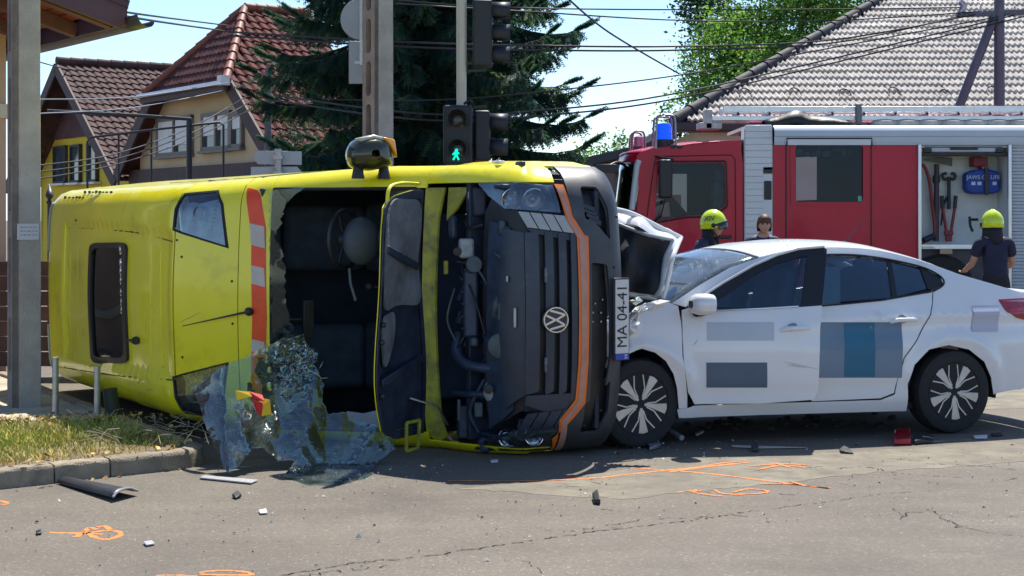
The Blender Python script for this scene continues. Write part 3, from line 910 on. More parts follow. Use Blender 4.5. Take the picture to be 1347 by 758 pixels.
# --- side walls (skin between the front edge curve, sills and rear)
edge_pts = []
for i in range(60):
    s_ = _s[-1] * i / 59; edge_pts.append(_edge(s_))
def arch(cf, r, n=12): return [(cf + r * math.cos(a), 0.36 + r * math.sin(a)) for a in [PI * k / n for k in range(n + 1)]]
side_out = [e for e in edge_pts] + [(-0.50, 0.28)] + arch(-1.02, 0.43) + [(-1.6, 0.27), (-4.0, 0.27)] + arch(-4.62, 0.43) + [(-5.2, 0.33), (-5.84, 0.42)]
dwin = rounded([(-1.25, 1.35), (-1.86, 2.0), (-2.28, 2.02), (-2.3, 1.35)], 0.06, 3)
for sd in (1, -1):
    def smap(f, u, sd=sd):
        l = lw(f, u)
        for cf in (-1.02, -4.62):
            dd = math.hypot(f - cf, u - 0.36); l += 0.035 * math.exp(-((dd - 0.44) / 0.09) ** 2)
        if abs(u - 0.86) < 0.12 and -5.6 < f < -1.4: l += 0.008 * math.cos((u - 0.86) / 0.12 * PI / 2)
        return Vector((f, sd * l, u))
    sp = sheet(side_out, smap, 0.11, "body_side", [YEL], van, thick=0.012, out=(0, sd, 0), holes=[dwin])
    sheet(dwin, lambda f, u, sd=sd, m=smap: m(f, u) - Vector((0, sd * 0.008, 0)), 0.15, "side_window", glass("van_side_glass", (0.12, 0.13, 0.14)), sp, thick=0.004, out=(0, sd, 0))
    mb = MB()
    for ln in ([(-1.22, 0.5), (-1.2, 1.32), (-1.83, 2.06), (-2.36, 2.08), (-2.4, 0.45), (-1.7, 0.40)], [(-2.45, 0.42), (-2.45, 2.1), (-3.75, 2.1), (-3.75, 0.42)]):
        mb.tube([smap(*p) for p in ln], 0.004, 5)
    mb.build("door_gap", RUBBER, sp)
    mb = MB(); mb.bar(smap(-2.18, 1.12) + Vector((0, sd * .03, 0)), smap(-2.34, 1.12) + Vector((0, sd * .03, 0)), 0.03, 0.03); mb.build("door_handle", BLACKP, sp, bevel=0.008)
rear = [(l, u) for l, u in ((-.84, .42), (.84, .42), (.9, 1.2), (.86, 1.9), (.80, 2.25), (.6, 2.38), (-.6, 2.38), (-.80, 2.25), (-.86, 1.9), (-.9, 1.2))]
rp = sheet(rear, lambda l, u: Vector((-5.84 - .02 * (1 - (l / .9) ** 2), l, u)), 0.3, "rear_doors", YEL, van, thick=0.02, out=(-1, 0, 0))
for sd in (1, -1):
    mb = MB(); mb.box((-5.87, sd * .4, 1.75), (0.02, 0.6, 0.5)); mb.build("rear_window", HGL, rp, bevel=0.008)
    mb = MB(); mb.box((-5.87, sd * .84, 1.0), (0.05, 0.12, 0.5)); mb.build("rear_lamp", M("red_lens", (0.5, 0.01, 0.012), 0.15, coat=0.6), rp, bevel=0.015)
mb = MB(); mb.box((-5.94, 0, 0.42), (0.2, 1.7, 0.16)); mb.build("rear_step", DARKP, van, bevel=0.03)
# grey corner mouldings on the far end of the roof
for sd, l0, l1 in ((1, .30, .74), (-1, .35, .74)):
    mb = MB()
    for i in range(9):
        pass
    rows = []
    for i in range(9):
        l = sd * (l0 + (l1 - l0) * i / 8); rows.append([VP(sq(q), l, -0.02) for q in (49, 52, 57, 63)])
    grid_obj(rows, "roof_end_moulding", M("pale_grey_moulding", (0.36, 0.38, 0.38), 0.45, var=0.1), van, thick=0.02)

# --- underside and wheels
mb = MB()
mb.box((-3.2, 0, 0.40), (5.0, 1.5, 0.10)); mb.box((-3.3, 0.42, 0.33), (5.0, 0.09, 0.12)); mb.box((-3.3, -0.42, 0.33), (5.0, 0.09, 0.12))
for f in (-1.02, -4.62): mb.tube([(f, -.8, .36), (f, .8, .36)], 0.06, 10)
mb.tube([(-1.3, 0.1, .30), (-2.4, 0.15, .28), (-3.4, 0.2, .28), (-5.5, 0.25, .30)], 0.045, 8)
mb.box((-2.9, 0.2, 0.28), (0.8, 0.3, 0.14)); mb.box((-0.7, 0, 0.30), (0.7, 1.1, 0.06))
mb.build("chassis", M("underbody_black", (0.03, 0.03, 0.03), 0.8, var=0.4), van, bevel=0.01)
for f in (-1.02, -4.62):
    for sd in (1, -1):
        mt = Matrix.Translation((f, sd * 0.80, 0.36)) @ Matrix.Rotation(-sd * PI / 2, 4, 'X')
        mb = MB(); mb.lathe([(0.205, -0.10), (0.30, -0.115), (0.335, -0.095), (0.345, -0.05), (0.345, 0.05), (0.335, 0.095), (0.30, 0.115), (0.205, 0.10)], 32, mt)
        w = mb.build("wheel", RUBBER, van, smooth=40)
        mb = MB(); mb.lathe([(0.0, 0.05), (0.05, 0.06), (0.09, 0.03), (0.15, 0.035), (0.19, 0.07), (0.21, 0.10), (0.205, 0.0), (0.0, -0.02)], 24, mt); mb.build("wheel_rim", ALU, w, smooth=40)

# --- bumper, intake, strip
fog = vtrace(rounded([(763, 245), (785, 246), (800, 275), (803, 316), (782, 292), (770, 288)], 4, 3))
fogL = [(s, -l) for s, l in fog]
intake = vtrace(rounded([(778, 345), (799, 348), (803, 400), (803, 470), (795, 520), (776, 530), (779, 440)], 5, 3))
bump = vsheet(strip_outline(756, 822), "bumper", DARKP, 0.045, 0.02, holes=[fog, fogL, intake])
for h in (fog, fogL, intake):
    cx_ = sum(p[0] for p in h) / len(h); cy_ = sum(p[1] for p in h) / len(h)
    vsheet([(cx_ + (a - cx_) * 1.15, cy_ + (c - cy_) * 1.08) for a, c in h], "intake_backing", BLACKP, 0.08, 0.01, dep=0.07, parent=bump)
mb = MB()
for k in range(4):
    a, c = fog[0][0] + 0.02 + 0.0, 0
for (px, py) in ((784, 412), (795, 412), (784, 424), (795, 424), (787, 400), (797, 395)):
    s0, l0 = vq(px, py); mb.ball(VP(s0, l0, 0.05), 0.008, 8, 6)
mb.build("bumper_screws", ALU, bump, smooth=60)
for k in range(4):
    mb = MB(); s0, l0 = vq(776 + 3 * k, 270 + 6 * k); mb.bar(VP(s0 - .04, l0, 0.04), VP(s0 + .05, l0 - .03, 0.04), 0.008, 0.03); mb.build("vent_fin", DARKP, bump)
for px, py in ((811, 285), (808, 352), (790, 540), (768, 560)):
    mb = MB(); s0, l0 = vq(px, py); mb.ball(VP(s0, l0, 0.0), 0.010, 8, 6); mb.build("bumper_clip", BLACKP, bump, smooth=60)
OREF = M("reflective_orange", (0.92, 0.20, 0.025), 0.35, var=0.08, vscale=12)
GREF = M("reflective_salmon", (0.52, 0.27, 0.20), 0.4, var=0.15, vscale=9)
outer = [(728, 242), (740, 243), (752, 284), (768, 309), (773, 311), (774, 400), (773, 480), (769, 531), (748, 556), (737, 595), (724, 595), (735, 553), (756, 526), (760, 480), (761, 400), (758, 312), (744, 288)]
cxs = [(730.5, 246), (738, 247), (749.5, 287), (766, 312), (770, 315), (771, 400), (770, 480), (766, 528), (745.5, 555), (735, 592), (727.5, 592), (737.5, 555), (759, 528), (763.5, 480), (764, 400), (761, 315), (747, 291)]
vsheet(vtrace(outer), "reflective_strip", OREF, 0.03, 0.003, dep=-0.012)
vsheet(vtrace(cxs), "strip_core", GREF, 0.03, 0.002, dep=-0.0155)

# --- number plate
def vmat(s, l, dep=-0.02):
    o = VP(s, l, dep); ds = (VP(s + .01, l, dep) - VP(s - .01, l, dep)).normalized(); lu = Vector((0, 1, 0)); nrm = ds.cross(lu).normalized()
    if nrm.x < 0: nrm = -nrm
    return o, ds, nrm
s_pl, l_pl = vq(818, 418)
o_, ds_, nr_ = vmat(s_pl, l_pl, -0.022)
up_ = Vector((0, 0, 1)); fx = Vector((1, 0, 0))
PM = Matrix((( 0, 0, 1, 0), (1, 0, 0, 0), (0, 1, 0, 0), (0, 0, 0, 1)))   # text x -> local y, text y -> local z(up), normal -> x
PT = Matrix.Translation((0.035, l_pl, 0.325)) @ Matrix.Rotation(math.radians(4), 4, 'Y') @ PM
mb = MB(); mb.box((0, 0, 0), (0.535, 0.128, 0.012)); mb.v = [tuple(PT @ Vector(v)) for v in mb.v]
plate = mb.build("number_plate_holder", BLACKP, van, bevel=0.004)
mb = MB(); mb.box((0.018, 0, 0.009), (0.476, 0.106, 0.006)); mb.v = [tuple(PT @ Vector(v)) for v in mb.v]
mb.build("number_plate", M("plate_white", (0.66, 0.66, 0.64), 0.4, var=0.06, vscale=12), plate)
mb = MB(); mb.box((-0.241, 0, 0.009), (0.042, 0.106, 0.007)); mb.v = [tuple(PT @ Vector(v)) for v in mb.v]
mb.build("country_band", M("plate_blue", (0.02, 0.07, 0.42), 0.4), plate)
text_obj("MA 04-41", 0.108, PT @ Matrix.Translation((0.020, -0.002, 0.0135)) @ Matrix.Diagonal((0.94, 1.05, 1, 1)), "plate_lettering", M("plate_black", (0.012, 0.012, 0.012), 0.5), plate, 0.001)
text_obj("H", 0.04, PT @ Matrix.Translation((-0.241, -0.03, 0.0135)), "country_letter", M("plate_letter_white", (0.8, 0.8, 0.8), 0.5), plate, 0.001)

# --- grille panel with bars, emblem, slats
vsheet(vtrace([(640, 262), (684, 280), (758, 308), (760, 400), (759, 527), (737, 550), (690, 540), (645, 560), (634, 540), (632, 280)]), "grille_backing", BLACKP, 0.07, 0.01, dep=0.05)
for (xa, xb) in ((690, 708), (716, 727), (734, 744), (750, 757)):
    pts = [(xa, 306), (xb, 306), (xb + 2, 400), (xb + 1, 515), (xa + 1, 520), (xa + 2, 400)]
    vsheet(rounded(vtrace(pts), 0.015, 2), "grille_bar", GRILLEM, 0.035, 0.03, dep=-0.004)
vsheet(vtrace([(660, 300), (689, 306), (691, 400), (691, 520), (662, 540), (655, 420)]), "grille_top", GRILLEM, 0.04, 0.02, dep=0.008)
vsheet(vtrace([(692, 521), (757, 517), (757, 526), (738, 548), (690, 533)]), "grille_end", GRILLEM, 0.04, 0.02, dep=0.004)
vsheet(vtrace([(692, 300), (757, 308), (757, 318), (700, 306)]), "grille_end", GRILLEM, 0.04, 0.02, dep=0.010)
SLAT = M("brushed_grey_slat", (0.40, 0.40, 0.38), 0.38, 0.3, var=0.12, vscale=10)
for sg in (1, -1):
    for k in range(4):
        t0, t1 = k / 4 + 0.012, (k + 1) / 4 - 0.016
        tp = lambda t: (681 + 62 * t, 278 + 6 * t); bt = lambda t: (693 + 63 * t, 299 + 8 * t)
        o = vtrace([tp(t0), tp(t1), bt(t1), bt(t0)])
        o = [(s, sg * l) for s, l in o]
        if sg < 0: o = vtrace([(x_, 841 - y_) for x_, y_ in ((tp(t0)[0], tp(t0)[1] - 3), (tp(t1)[0], tp(t1)[1] - 3), (bt(t1)[0], bt(t1)[1] - 3), (bt(t0)[0], bt(t0)[1] - 3))])
        vsheet(o, "vent_slat", SLAT if sg > 0 else GRILLEM, 0.03, 0.02, dep=-0.008)
# emblem: ring with a V over a W
s_e, l_e = vq(729, 420.5)
EO = VP(s_e, l_e, -0.03)
tang = (VP(s_e + .03, l_e) - VP(s_e - .03, l_e)).normalized()      # along decreasing u
nrm = Vector((-tang.z, 0, tang.x)); nrm = nrm if nrm.x > 0 else -nrm
EM = Matrix(((0, -tang.x, nrm.x, EO.x), (1, -tang.y, nrm.y, EO.y), (0, -tang.z, nrm.z, EO.z), (0, 0, 0, 1)))   # x -> left of vehicle, y -> up, z -> out
mb = MB(); mb.lathe([(0.0, -0.01), (0.082, -0.01), (0.085, 0.0), (0.085, 0.004), (0.0, 0.006)], 36, EM); emb = mb.build("emblem", M("emblem_navy", (0.02, 0.035, 0.07), 0.25), van, smooth=40)
mb = MB(); mb.lathe([(0.070, 0.004), (0.074, 0.014), (0.082, 0.014), (0.087, 0.004), (0.087, -0.005)], 40, EM); mb.build("emblem_ring", CHROME, emb, smooth=50)
mb = MB()
def stroke(pts, w=0.013):
    for a, c in zip(pts, pts[1:]):
        mb.bar(EM @ Vector((a[0], a[1], 0.010)), EM @ Vector((c[0], c[1], 0.0101)), w, 0.008, up=nrm)
stroke([(-0.030, 0.066), (0.0, 0.004), (0.030, 0.066)])
stroke([(-0.060, 0.040), (-0.033, -0.058), (0.0, 0.0), (0.033, -0.058), (0.060, 0.040)])
mb.build("emblem_letters", CHROME, emb)

# --- headlamps
HLGL = glass("headlamp_glass", (0.82, 0.86, 0.88), base=0.05, film=0.05)
hlU = vtrace([(626, 238), (680, 240), (727, 243), (738, 280), (684, 276), (662, 274), (642, 258)])
hlL = vtrace([(622, 592), (643, 575), (684, 564), (739, 559), (732, 592), (680, 594)])
for sg in (1, -1):
    o = hlU if sg > 0 else hlL
    hl = vsheet(o, "headlamp", BAY, 0.03, 0.008, dep=0.10 if sg > 0 else 0.06)
    vsheet(o, "headlamp_glass", HLGL, 0.035, 0.004, dep=0.004, parent=hl)
    lamps = ((668, 262), (703, 262)) if sg > 0 else ((663, 578), (703, 576))
    for px, py in lamps:
        if sg > 0: s0, l0 = vq(px, py)
        else: s0, l0 = vq(px, py)
        pc = VP(s0, l0, 0.055 if sg > 0 else 0.035)
        mt = Matrix.Translation(pc) @ Matrix.Rotation(math.radians(-12 if sg > 0 else 24), 4, 'Z') @ Matrix.Rotation(math.radians(78), 4, 'Y') @ Matrix.Scale(1 if sg > 0 else .82, 4)
        mb = MB(); mb.lathe([(0.012, -0.05), (0.045, -0.03), (0.066, 0.012), (0.072, 0.02), (0.076, 0.018), (0.07, -0.01)], 24, mt); mb.build("reflector", M("reflector_chrome", (0.7, 0.72, 0.74), 0.15, 1.0, var=0.2, vscale=30), hl, smooth=50)
        mb = MB(); mb.ball(pc + Vector((.0, 0, 0)), 0.030, 12, 8, (0.8, 1, 1)); mb.build("bulb_cap", M("bulb_cap", (0.5, 0.52, 0.55), 0.1, 0.6), hl, smooth=60)

# --- engine bay
mb = MB()
mb.box((-0.62, 0, 0.55), (0.05, 1.72, 1.1)); mb.box((-0.46, 0.80, 0.72), (0.36, 0.03, 0.62)); mb.box((-0.46, -0.82, 0.72), (0.36, 0.03, 0.62)); mb.box((-0.40, 0, 0.42), (0.6, 1.55, 0.04))
mb.box((-0.22, 0.0, 0.66), (0.05, 1.3, 0.5))
mb.v = [(x, y, min(z, 1.14) if x < -.3 else z) for x, y, z in mb.v]
bay = mb.build("engine_bay", BAY, van, bevel=0.008)
def bp(px, py, dep): s_, l_ = vq(px, py); return VP(s_, l_, dep)
ENG = M("engine_blue_black", (0.028, 0.048, 0.085), 0.42, var=0.4, vscale=9, dirt=((0.07, 0.085, 0.09), 12, 0.55, 0.75))
ENG2 = M("engine_grey_green", (0.06, 0.085, 0.095), 0.5, var=0.35, vscale=12)
PALE = M("reservoir_milky", (0.40, 0.43, 0.42), 0.45, var=0.2, vscale=14, dirt=((0.15, 0.16, 0.15), 11, 0.5, 0.7))
def vbox(pxc, size, dep, name, mat, bevel=0.012, rx=0.0):
    mb = MB(); mb.box((0, 0, 0), size)
    o = mb.build(name, mat, van, bevel=bevel)
    me = o.data; mt = Matrix.Translation(bp(*pxc, dep)) @ Matrix.Rotation(math.radians(-24), 4, 'Y') @ Matrix.Rotation(rx, 4, 'X'); me.transform(mt); return o
eb = vbox((606, 400), (0.20, 0.44, 0.10), 0.10, "engine_cover", ENG, 0.02)
for k in range(5):
    mb = MB(); mb.box((0.0, -0.16 + k * .08, 0.055), (0.17, 0.016, 0.012)); o = mb.build("cover_rib", ENG, eb, bevel=0.004); o.data.transform(Matrix.Translation(bp(606, 400, .10)) @ Matrix.Rotation(math.radians(-24), 4, 'Y'))
vbox((606, 327), (0.10, 0.13, 0.10), 0.06, "brake_fluid_reservoir", PALE, 0.018)
mb = MB(); mb.lathe([(0, 0), (.028, 0), (.028, .03), (.0, .034)], 14, Matrix.Translation(bp(601, 331, -0.0)) @ Matrix.Rotation(math.radians(70), 4, 'Y')); mb.build("reservoir_cap", BLACKP, van, smooth=40)
mb = MB(); mb.ball(bp(639, 516, 0.08), 0.085, 14, 10, (0.75, 0.95, 0.8)); mb.build("coolant_tank", PALE, van, smooth=60)
mb = MB(); mb.lathe([(0, 0), (.03, 0), (.03, .025), (.0, .028)], 14, Matrix.Translation(bp(642, 512, 0.0)) @ Matrix.Rotation(math.radians(70), 4, 'Y')); mb.build("tank_cap", BLACKP, van, smooth=40)
vbox((603, 556), (0.15, 0.22, 0.16), 0.12, "battery", BAY, 0.012)
vbox((600, 540), (0.02, 0.14, 0.02), 0.03, "battery_label", ENG2, 0.003)
vbox((616, 265), (0.13, 0.2, 0.10), 0.12, "air_filter_box", BAY, 0.02)
vbox((610, 257), (0.055, 0.05, 0.02), 0.06, "filter_sticker", PALE, 0.004)
vbox((638, 312), (0.08, 0.09, 0.08), 0.10, "relay_box", ENG2, 0.02)
vbox((646, 355), (0.08, 0.20, 0.08), 0.10, "intake_manifold", ENG, 0.03)
vbox((584, 352), (0.06, 0.09, 0.03), 0.02, "bonnet_hinge", YELIN, 0.008)
vbox((667, 367), (0.036, 0.036, 0.01), -0.001, "sticker", M("sticker_grey", (0.55, 0.57, 0.6), 0.5), 0.002)
vbox((677, 418), (0.04, 0.13, 0.02), 0.0, "bonnet_latch", STEEL, 0.006)
vbox((718, 362), (0.05, 0.10, 0.02), 0.004, "grille_badge", M("badge_grey", (0.12, 0.14, 0.17), 0.3, 0.5, var=0.3, vscale=30), 0.008)
vbox((718, 480), (0.05, 0.10, 0.02), 0.004, "grille_badge", M("badge_grey", (0.1, 0.1, 0.1)), 0.008)
def hose(px, r, name, mat, n=10):
    mb = MB(); mb.tube(smooth_curve([bp(x, y, d) for x, y, d in px], 6), r, n); mb.build(name, mat, van, smooth=60)
hose([(592, 440, .10), (596, 465, .04), (612, 480, .02), (640, 486, .06)], 0.035, "intake_pipe", ENG)
hose([(586, 520, .10), (610, 519, .03), (635, 520, .05)], 0.022, "coolant_hose", ENG)
hose([(640, 300, .12), (655, 330, .06), (652, 380, .05), (646, 430, .10)], 0.018, "coolant_hose", BAY)
hose([(625, 440, .1), (640, 452, .03), (652, 470, .06), (655, 505, .1)], 0.02, "coolant_hose", ENG)
hose([(600, 290, .1), (612, 300, .04), (630, 296, .05)], 0.012, "cable", BLACKP, 6)
hose([(590, 345, .1), (620, 350, .03), (634, 372, .04), (628, 384, .08)], 0.008, "cable", ENG2, 6)
hose([(646, 390, .08), (650, 400, .03), (645, 415, .05)], 0.03, "oil_filler", ENG2)
hose([(588, 470, .06), (600, 455, .03), (606, 440, .06)], 0.008, "cable", BLACKP, 6)
mb = MB(); mb.lathe([(0, 0), (.075, 0), (.08, .02), (.08, .06), (.05, .07), (0, .07)], 20, Matrix.Translation(bp(650, 455, .06)) @ Matrix.Rotation(math.radians(64), 4, 'Y')); mb.build("pulley", ENG2, van, smooth=40)
mb = MB(); mb.lathe([(.05, 0), (.055, .02), (.05, .03), (.04, .03)], 20, Matrix.Translation(bp(621, 348, .02)) @ Matrix.Rotation(math.radians(64), 4, 'Y')); mb.build("hose_clip_ring", ENG2, van, smooth=40)
vbox((654, 300), (0.10, 0.10, 0.05), 0.05, "vacuum_pump", ENG2, 0.02); vbox((590, 300), (0.05, 0.16, 0.06), 0.05, "brake_servo", ENG, 0.025); vbox((620, 450), (0.06, 0.06, 0.05), 0.03, "pipe_joint", ENG2, 0.015); vbox((655, 410), (0.05, 0.12, 0.04), 0.03, "injector_rail", ENG2, 0.012); vbox((625, 585), (0.22, 0.10, 0.08), 0.10, "air_box_lower", ENG, 0.025); vbox((622, 540), (0.06, 0.10, 0.06), 0.06, "fuse_box", ENG2, 0.012)
hose([(600, 350, .06), (625, 395, .0), (634, 440, .03)], 0.007, "cable", BLACKP, 6)
hose([(592, 380, .05), (586, 420, .02), (594, 450, .05)], 0.009, "cable", ENG2, 6)
hose([(640, 330, .05), (664, 350, .02), (668, 400, .03)], 0.012, "coolant_hose", ENG2, 8)
hose([(630, 500, .06), (616, 540, .02), (622, 570, .06)], 0.014, "coolant_hose", ENG, 8)
mb = MB()
for k in range(60):
    x, y = R.uniform(590, 680), R.uniform(262, 575)
    p = bp(x, y, R.uniform(0.10, 0.2)); mb.box(p, (R.uniform(.02, .07), R.uniform(.02, .10), R.uniform(.02, .07)), Matrix.Rotation(R.uniform(-.6, .6), 3, 'X'))
o = mb.build("engine_clutter", ENG, van, bevel=0.005); tag(o, kind="stuff")
vsheet(vtrace([(640, 290), (668, 300), (672, 420), (672, 540), (640, 565), (636, 420)]), "radiator_panel", ENG, 0.05, 0.02, dep=0.03)

# --- open bonnet standing on its hinges, seen nearly edge on
HB = Vector((-0.80, 0, 1.33)); HD = Vector((0.40, 0, 0.52)).normalized(); HN = Vector((HD.z, 0, -HD.x))   # HN faces the engine side
def hood_len(l):
    t = abs(l + .02) / 0.80
    return 0.66 * (1 - 0.22 * max(0, t - .35) ** 2 / .42) if t < .86 else 0.66 * (1 - .131) * (1 - ((t - .86) / .14) ** 2 * 0.55)
hood_out = [(-.80, 0.02)] + [(l, hood_len(l)) for l in [-.80 + 1.6 * i / 40 for i in range(41)]] + [(.80, 0.02)]
def hmap(l, h, k=0.0):
    return HB + HD * h + HN * (k - 0.05 * math.sin(h / .66 * PI) - .02 * math.sin(l * 4 + h * 5)) + Vector((0, l - 0.02, 0))
hd = sheet(hood_out, lambda l, h: hmap(l, h, -0.012), 0.06, "bonnet", YEL, van, thick=0.006, out=-HN)
rim_in = [(l * 0.93, 0.05 + (h - 0.05) * 0.93) for l, h in hood_out]
sheet(hood_out, lambda l, h: hmap(l, h, 0.012), 0.05, "bonnet_frame", BAY, hd, thick=0.008, out=HN, holes=[[(l * 0.93, 0.05 + (h - 0.02) * 0.86) for l, h in hood_out]])
PADM = M("insulation_grey", (0.15, 0.16, 0.17), 0.95, var=0.35, vscale=6, bump=0.8, bscale=18)
pad = rounded([(.74, .06), (.74, .48), (.55, .60), (.10, .63), (.02, .50), (.06, .30), (.04, .06)], 0.08, 4)
sheet(pad, lambda l, h: hmap(l, h, 0.03 + 0.012 * math.sin(l * 14) * math.sin(h * 11)), 0.04, "insulation_pad", PADM, hd, thick=0.015, out=HN)
pad = rounded([(.02, .34), (.0, .58), (-.18, .60), (-.34, .50), (-.30, .42), (-.10, .36)], 0.05, 4)
sheet(pad, lambda l, h: hmap(l, h, 0.03 + 0.012 * math.sin(l * 14) * math.sin(h * 11)), 0.04, "insulation_pad", PADM, hd, thick=0.012, out=HN)
sheet(rim_in, lambda l, h: hmap(l, h, -0.004), 0.08, "bonnet_inner_skin", BAY, hd, thick=0.004, out=HN)
for l in (-.3, .3):
    mb = MB(); mb.bar(hmap(l, .08, .03), hmap(l * 1.4, .6, .03), 0.05, 0.02, up=HN); mb.build("bonnet_brace", BAY, hd, bevel=0.006)
mb = MB(); mb.tube([hmap(-.55, .22, .03), hmap(-.62, .02, .1), bp(582, 560, .06)], 0.008, 6); mb.build("bonnet_stay", ALU, hd)
for l, h in ((-.05, .62), (-.16, .63), (-.5, .6)):
    mb = MB(); mb.ball(hmap(l, h, 0.03), 0.02, 10, 8, (1, 1, 1)); mb.build("bonnet_buffer", BLACKP, hd, smooth=60)
mb = MB(); a = [(-.70, .14), (-.70, .30), (-.88, .30), (-.88, .14)]
for i in range(4): mb.bar(hmap(*a[i], .05), hmap(*a[(i + 1) % 4], .05), 0.02, 0.02, up=HN)
mb.build("hinge_bracket", YELIN, hd, bevel=0.004)
# bent yellow top trim at the bonnet corner
mb = MB(); mb.tube(smooth_curve([hmap(.66, .50, .0), hmap(.80, .46, 0), hmap(.84, .30, .0), hmap(.84, .10, .02)], 5), 0.012, 6); mb.build("bonnet_corner_trim", YEL, hd, smooth=60)

# --- cab inside
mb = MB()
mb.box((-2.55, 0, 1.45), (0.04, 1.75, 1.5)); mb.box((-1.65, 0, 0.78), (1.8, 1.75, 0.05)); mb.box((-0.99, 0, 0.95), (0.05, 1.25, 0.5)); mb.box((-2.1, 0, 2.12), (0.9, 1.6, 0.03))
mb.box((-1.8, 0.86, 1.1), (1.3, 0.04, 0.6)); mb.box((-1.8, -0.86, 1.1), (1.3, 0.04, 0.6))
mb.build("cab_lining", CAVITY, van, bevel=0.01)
DASHM = M("dashboard_grey", (0.07, 0.09, 0.115), 0.55, var=0.2, vscale=5)
mb = MB(); rows = []
dp = [(-0.95, 1.28), (-1.05, 1.38), (-1.22, 1.40), (-1.36, 1.33), (-1.40, 1.18), (-1.34, 1.0), (-1.30, 0.85)]
for i in range(19):
    l = -.84 + 1.68 * i / 18; k = 0.05 * math.exp(-((l - .45) / .2) ** 2)
    rows.append([Vector((f - k * .6, l, u + k)) for f, u in dp])
grid_obj(rows, "dashboard", DASHM, van, thick=0.02)
mb = MB(); mb.box((-1.36, 0.0, 1.12), (0.14, 0.30, 0.46)); mb.build("centre_console", ENG2, van, bevel=0.025)
mb = MB(); mb.ball((-1.40, 0.44, 1.50), 0.17, 18, 12, (0.6, 1.0, 0.85)); mb.build("instrument_pod", DASHM, van, smooth=60)
wc = Vector((-1.52, 0.45, 1.58)); wx = Vector((0.42, 0, 0.91)).normalized(); wn_ = Vector((-.91, 0, .42))
mb = MB(); ring = [wc + (Vector((0, 1, 0)) * math.cos(a) + Vector((wn_.z * 0 + .55, 0, .83)) * math.sin(a)) * 0.20 for a in [2 * PI * i / 32 for i in range(33)]]
mb.tube(ring, 0.016, 8, caps=False)
for a in (0.4, 2.7, 4.7):
    mb.tube([wc, wc + (Vector((0, 1, 0)) * math.cos(a) + Vector((.55, 0, .83)) * math.sin(a)) * 0.20], 0.014, 6)
mb.ball(wc, 0.06, 10, 8); mb.tube([wc, (-1.25, .45, 1.25)], 0.03, 8)
mb.build("steering_wheel", M("steering_black", (0.03, 0.033, 0.04), 0.4, var=0.2), van, smooth=60)
SEATM = M("seat_fabric_navy", (0.06, 0.085, 0.13), 0.85, var=0.3, vscale=9)
for l0 in (0.45, -0.42):
    st = None
    mb = MB(); mb.box((-1.95, l0, 1.05), (0.5, 0.5, 0.16)); st = mb.build("seat", SEATM, van, bevel=0.05)
    mb = MB(); mb.box((-2.25, l0, 1.42), (0.16, 0.48, 0.62), Matrix.Rotation(math.radians(-10), 3, 'Y')); mb.build("seat_back", SEATM, st, bevel=0.06)
    mb = MB(); mb.box((-2.31, l0, 1.84), (0.12, 0.28, 0.2)); mb.build("headrest", SEATM, st, bevel=0.05)
mb = MB(); mb.tube([(-1.45, .1, 1.2), (-1.5, .12, 1.38)], 0.02, 8); mb.ball((-1.5, .12, 1.4), 0.035); mb.build("gear_lever", BLACKP, van, smooth=60)
mb = MB(); mb.tube([(-1.6, -.1, 2.0), (-1.58, -.1, 1.86)], 0.012, 6); mb.box((-1.57, -.1, 1.83), (0.03, 0.26, 0.08)); mb.build("rear_view_mirror", BLACKP, van, bevel=0.01)
mb = MB(); mb.tube([wc + Vector((.08, -.20, 0)), wc + Vector((.10, -.30, .0)), wc + Vector((.12, -.42, -.03))], 0.012, 6); mb.build("indicator_stalk", M("stalk_grey", (.10, .12, .14), 0.4), van, smooth=60)

# --- door mirror on the upper side
def mm(u, l, f): return Vector((f, l, u))
mo = rounded([(1.42, .945), (1.45, 1.125), (1.58, 1.145), (1.69, 1.12), (1.735, 1.02), (1.70, .93), (1.58, .91)], [.04, .04, .05, .05, .06, .04, .03], 4)
mb = MB(); rows = []
cu_ = sum(a for a, c in mo) / len(mo); cl_ = sum(c for a, c in mo) / len(mo)
for f, k in ((-1.20, .90), (-1.19, .97), (-1.14, 1.0), (-1.08, .97), (-1.03, .86), (-1.0, .62), (-0.99, .2)):
    rows.append([mm(cu_ + (a - cu_) * k, cl_ + (c - cl_) * k, f) for a, c in mo])
mir = grid_obj(rows, "door_mirror", M("mirror_shell", (0.035, 0.037, 0.014), 0.16, var=0.1, coat=0.4), van, closed_v=True)
rows = [[mm(cu_ + (a - cu_) * .90, cl_ + (c - cl_) * .90, -1.195) for a, c in mo], [mm(cu_ + (a - cu_) * .1, cl_ + (c - cl_) * .1, -1.193) for a, c in mo]]
grid_obj(rows, "mirror_glass", CHROME, mir, closed_v=True)
ind = [(1.415, 1.0), (1.435, 1.125), (1.525, 1.138), (1.47, 1.08)]
mb = MB(); mb.prism(ind, mm, -1.09, -1.015); mb.build("indicator", M("amber_lens", (0.85, 0.36, 0.02), 0.15, coat=0.6), mir, bevel=0.012)
mb = MB(); mb.prism([(1.46, 1.13), (1.58, 1.152), (1.69, 1.127), (1.675, 1.10), (1.58, 1.125), (1.47, 1.10)], mm, -1.13, -1.03); mb.build("shell_cap", M("mirror_cap_pale", (0.5, 0.5, 0.42), 0.25, var=0.1), mir, bevel=0.012)
for u in (1.47, 1.66):
    mb = MB(); mb.tube([mm(u, .95, -1.12), mm(u, .86, -1.12)], [0.03, 0.045], 10); mb.build("mirror_stalk", BLACKP, mir, smooth=40)
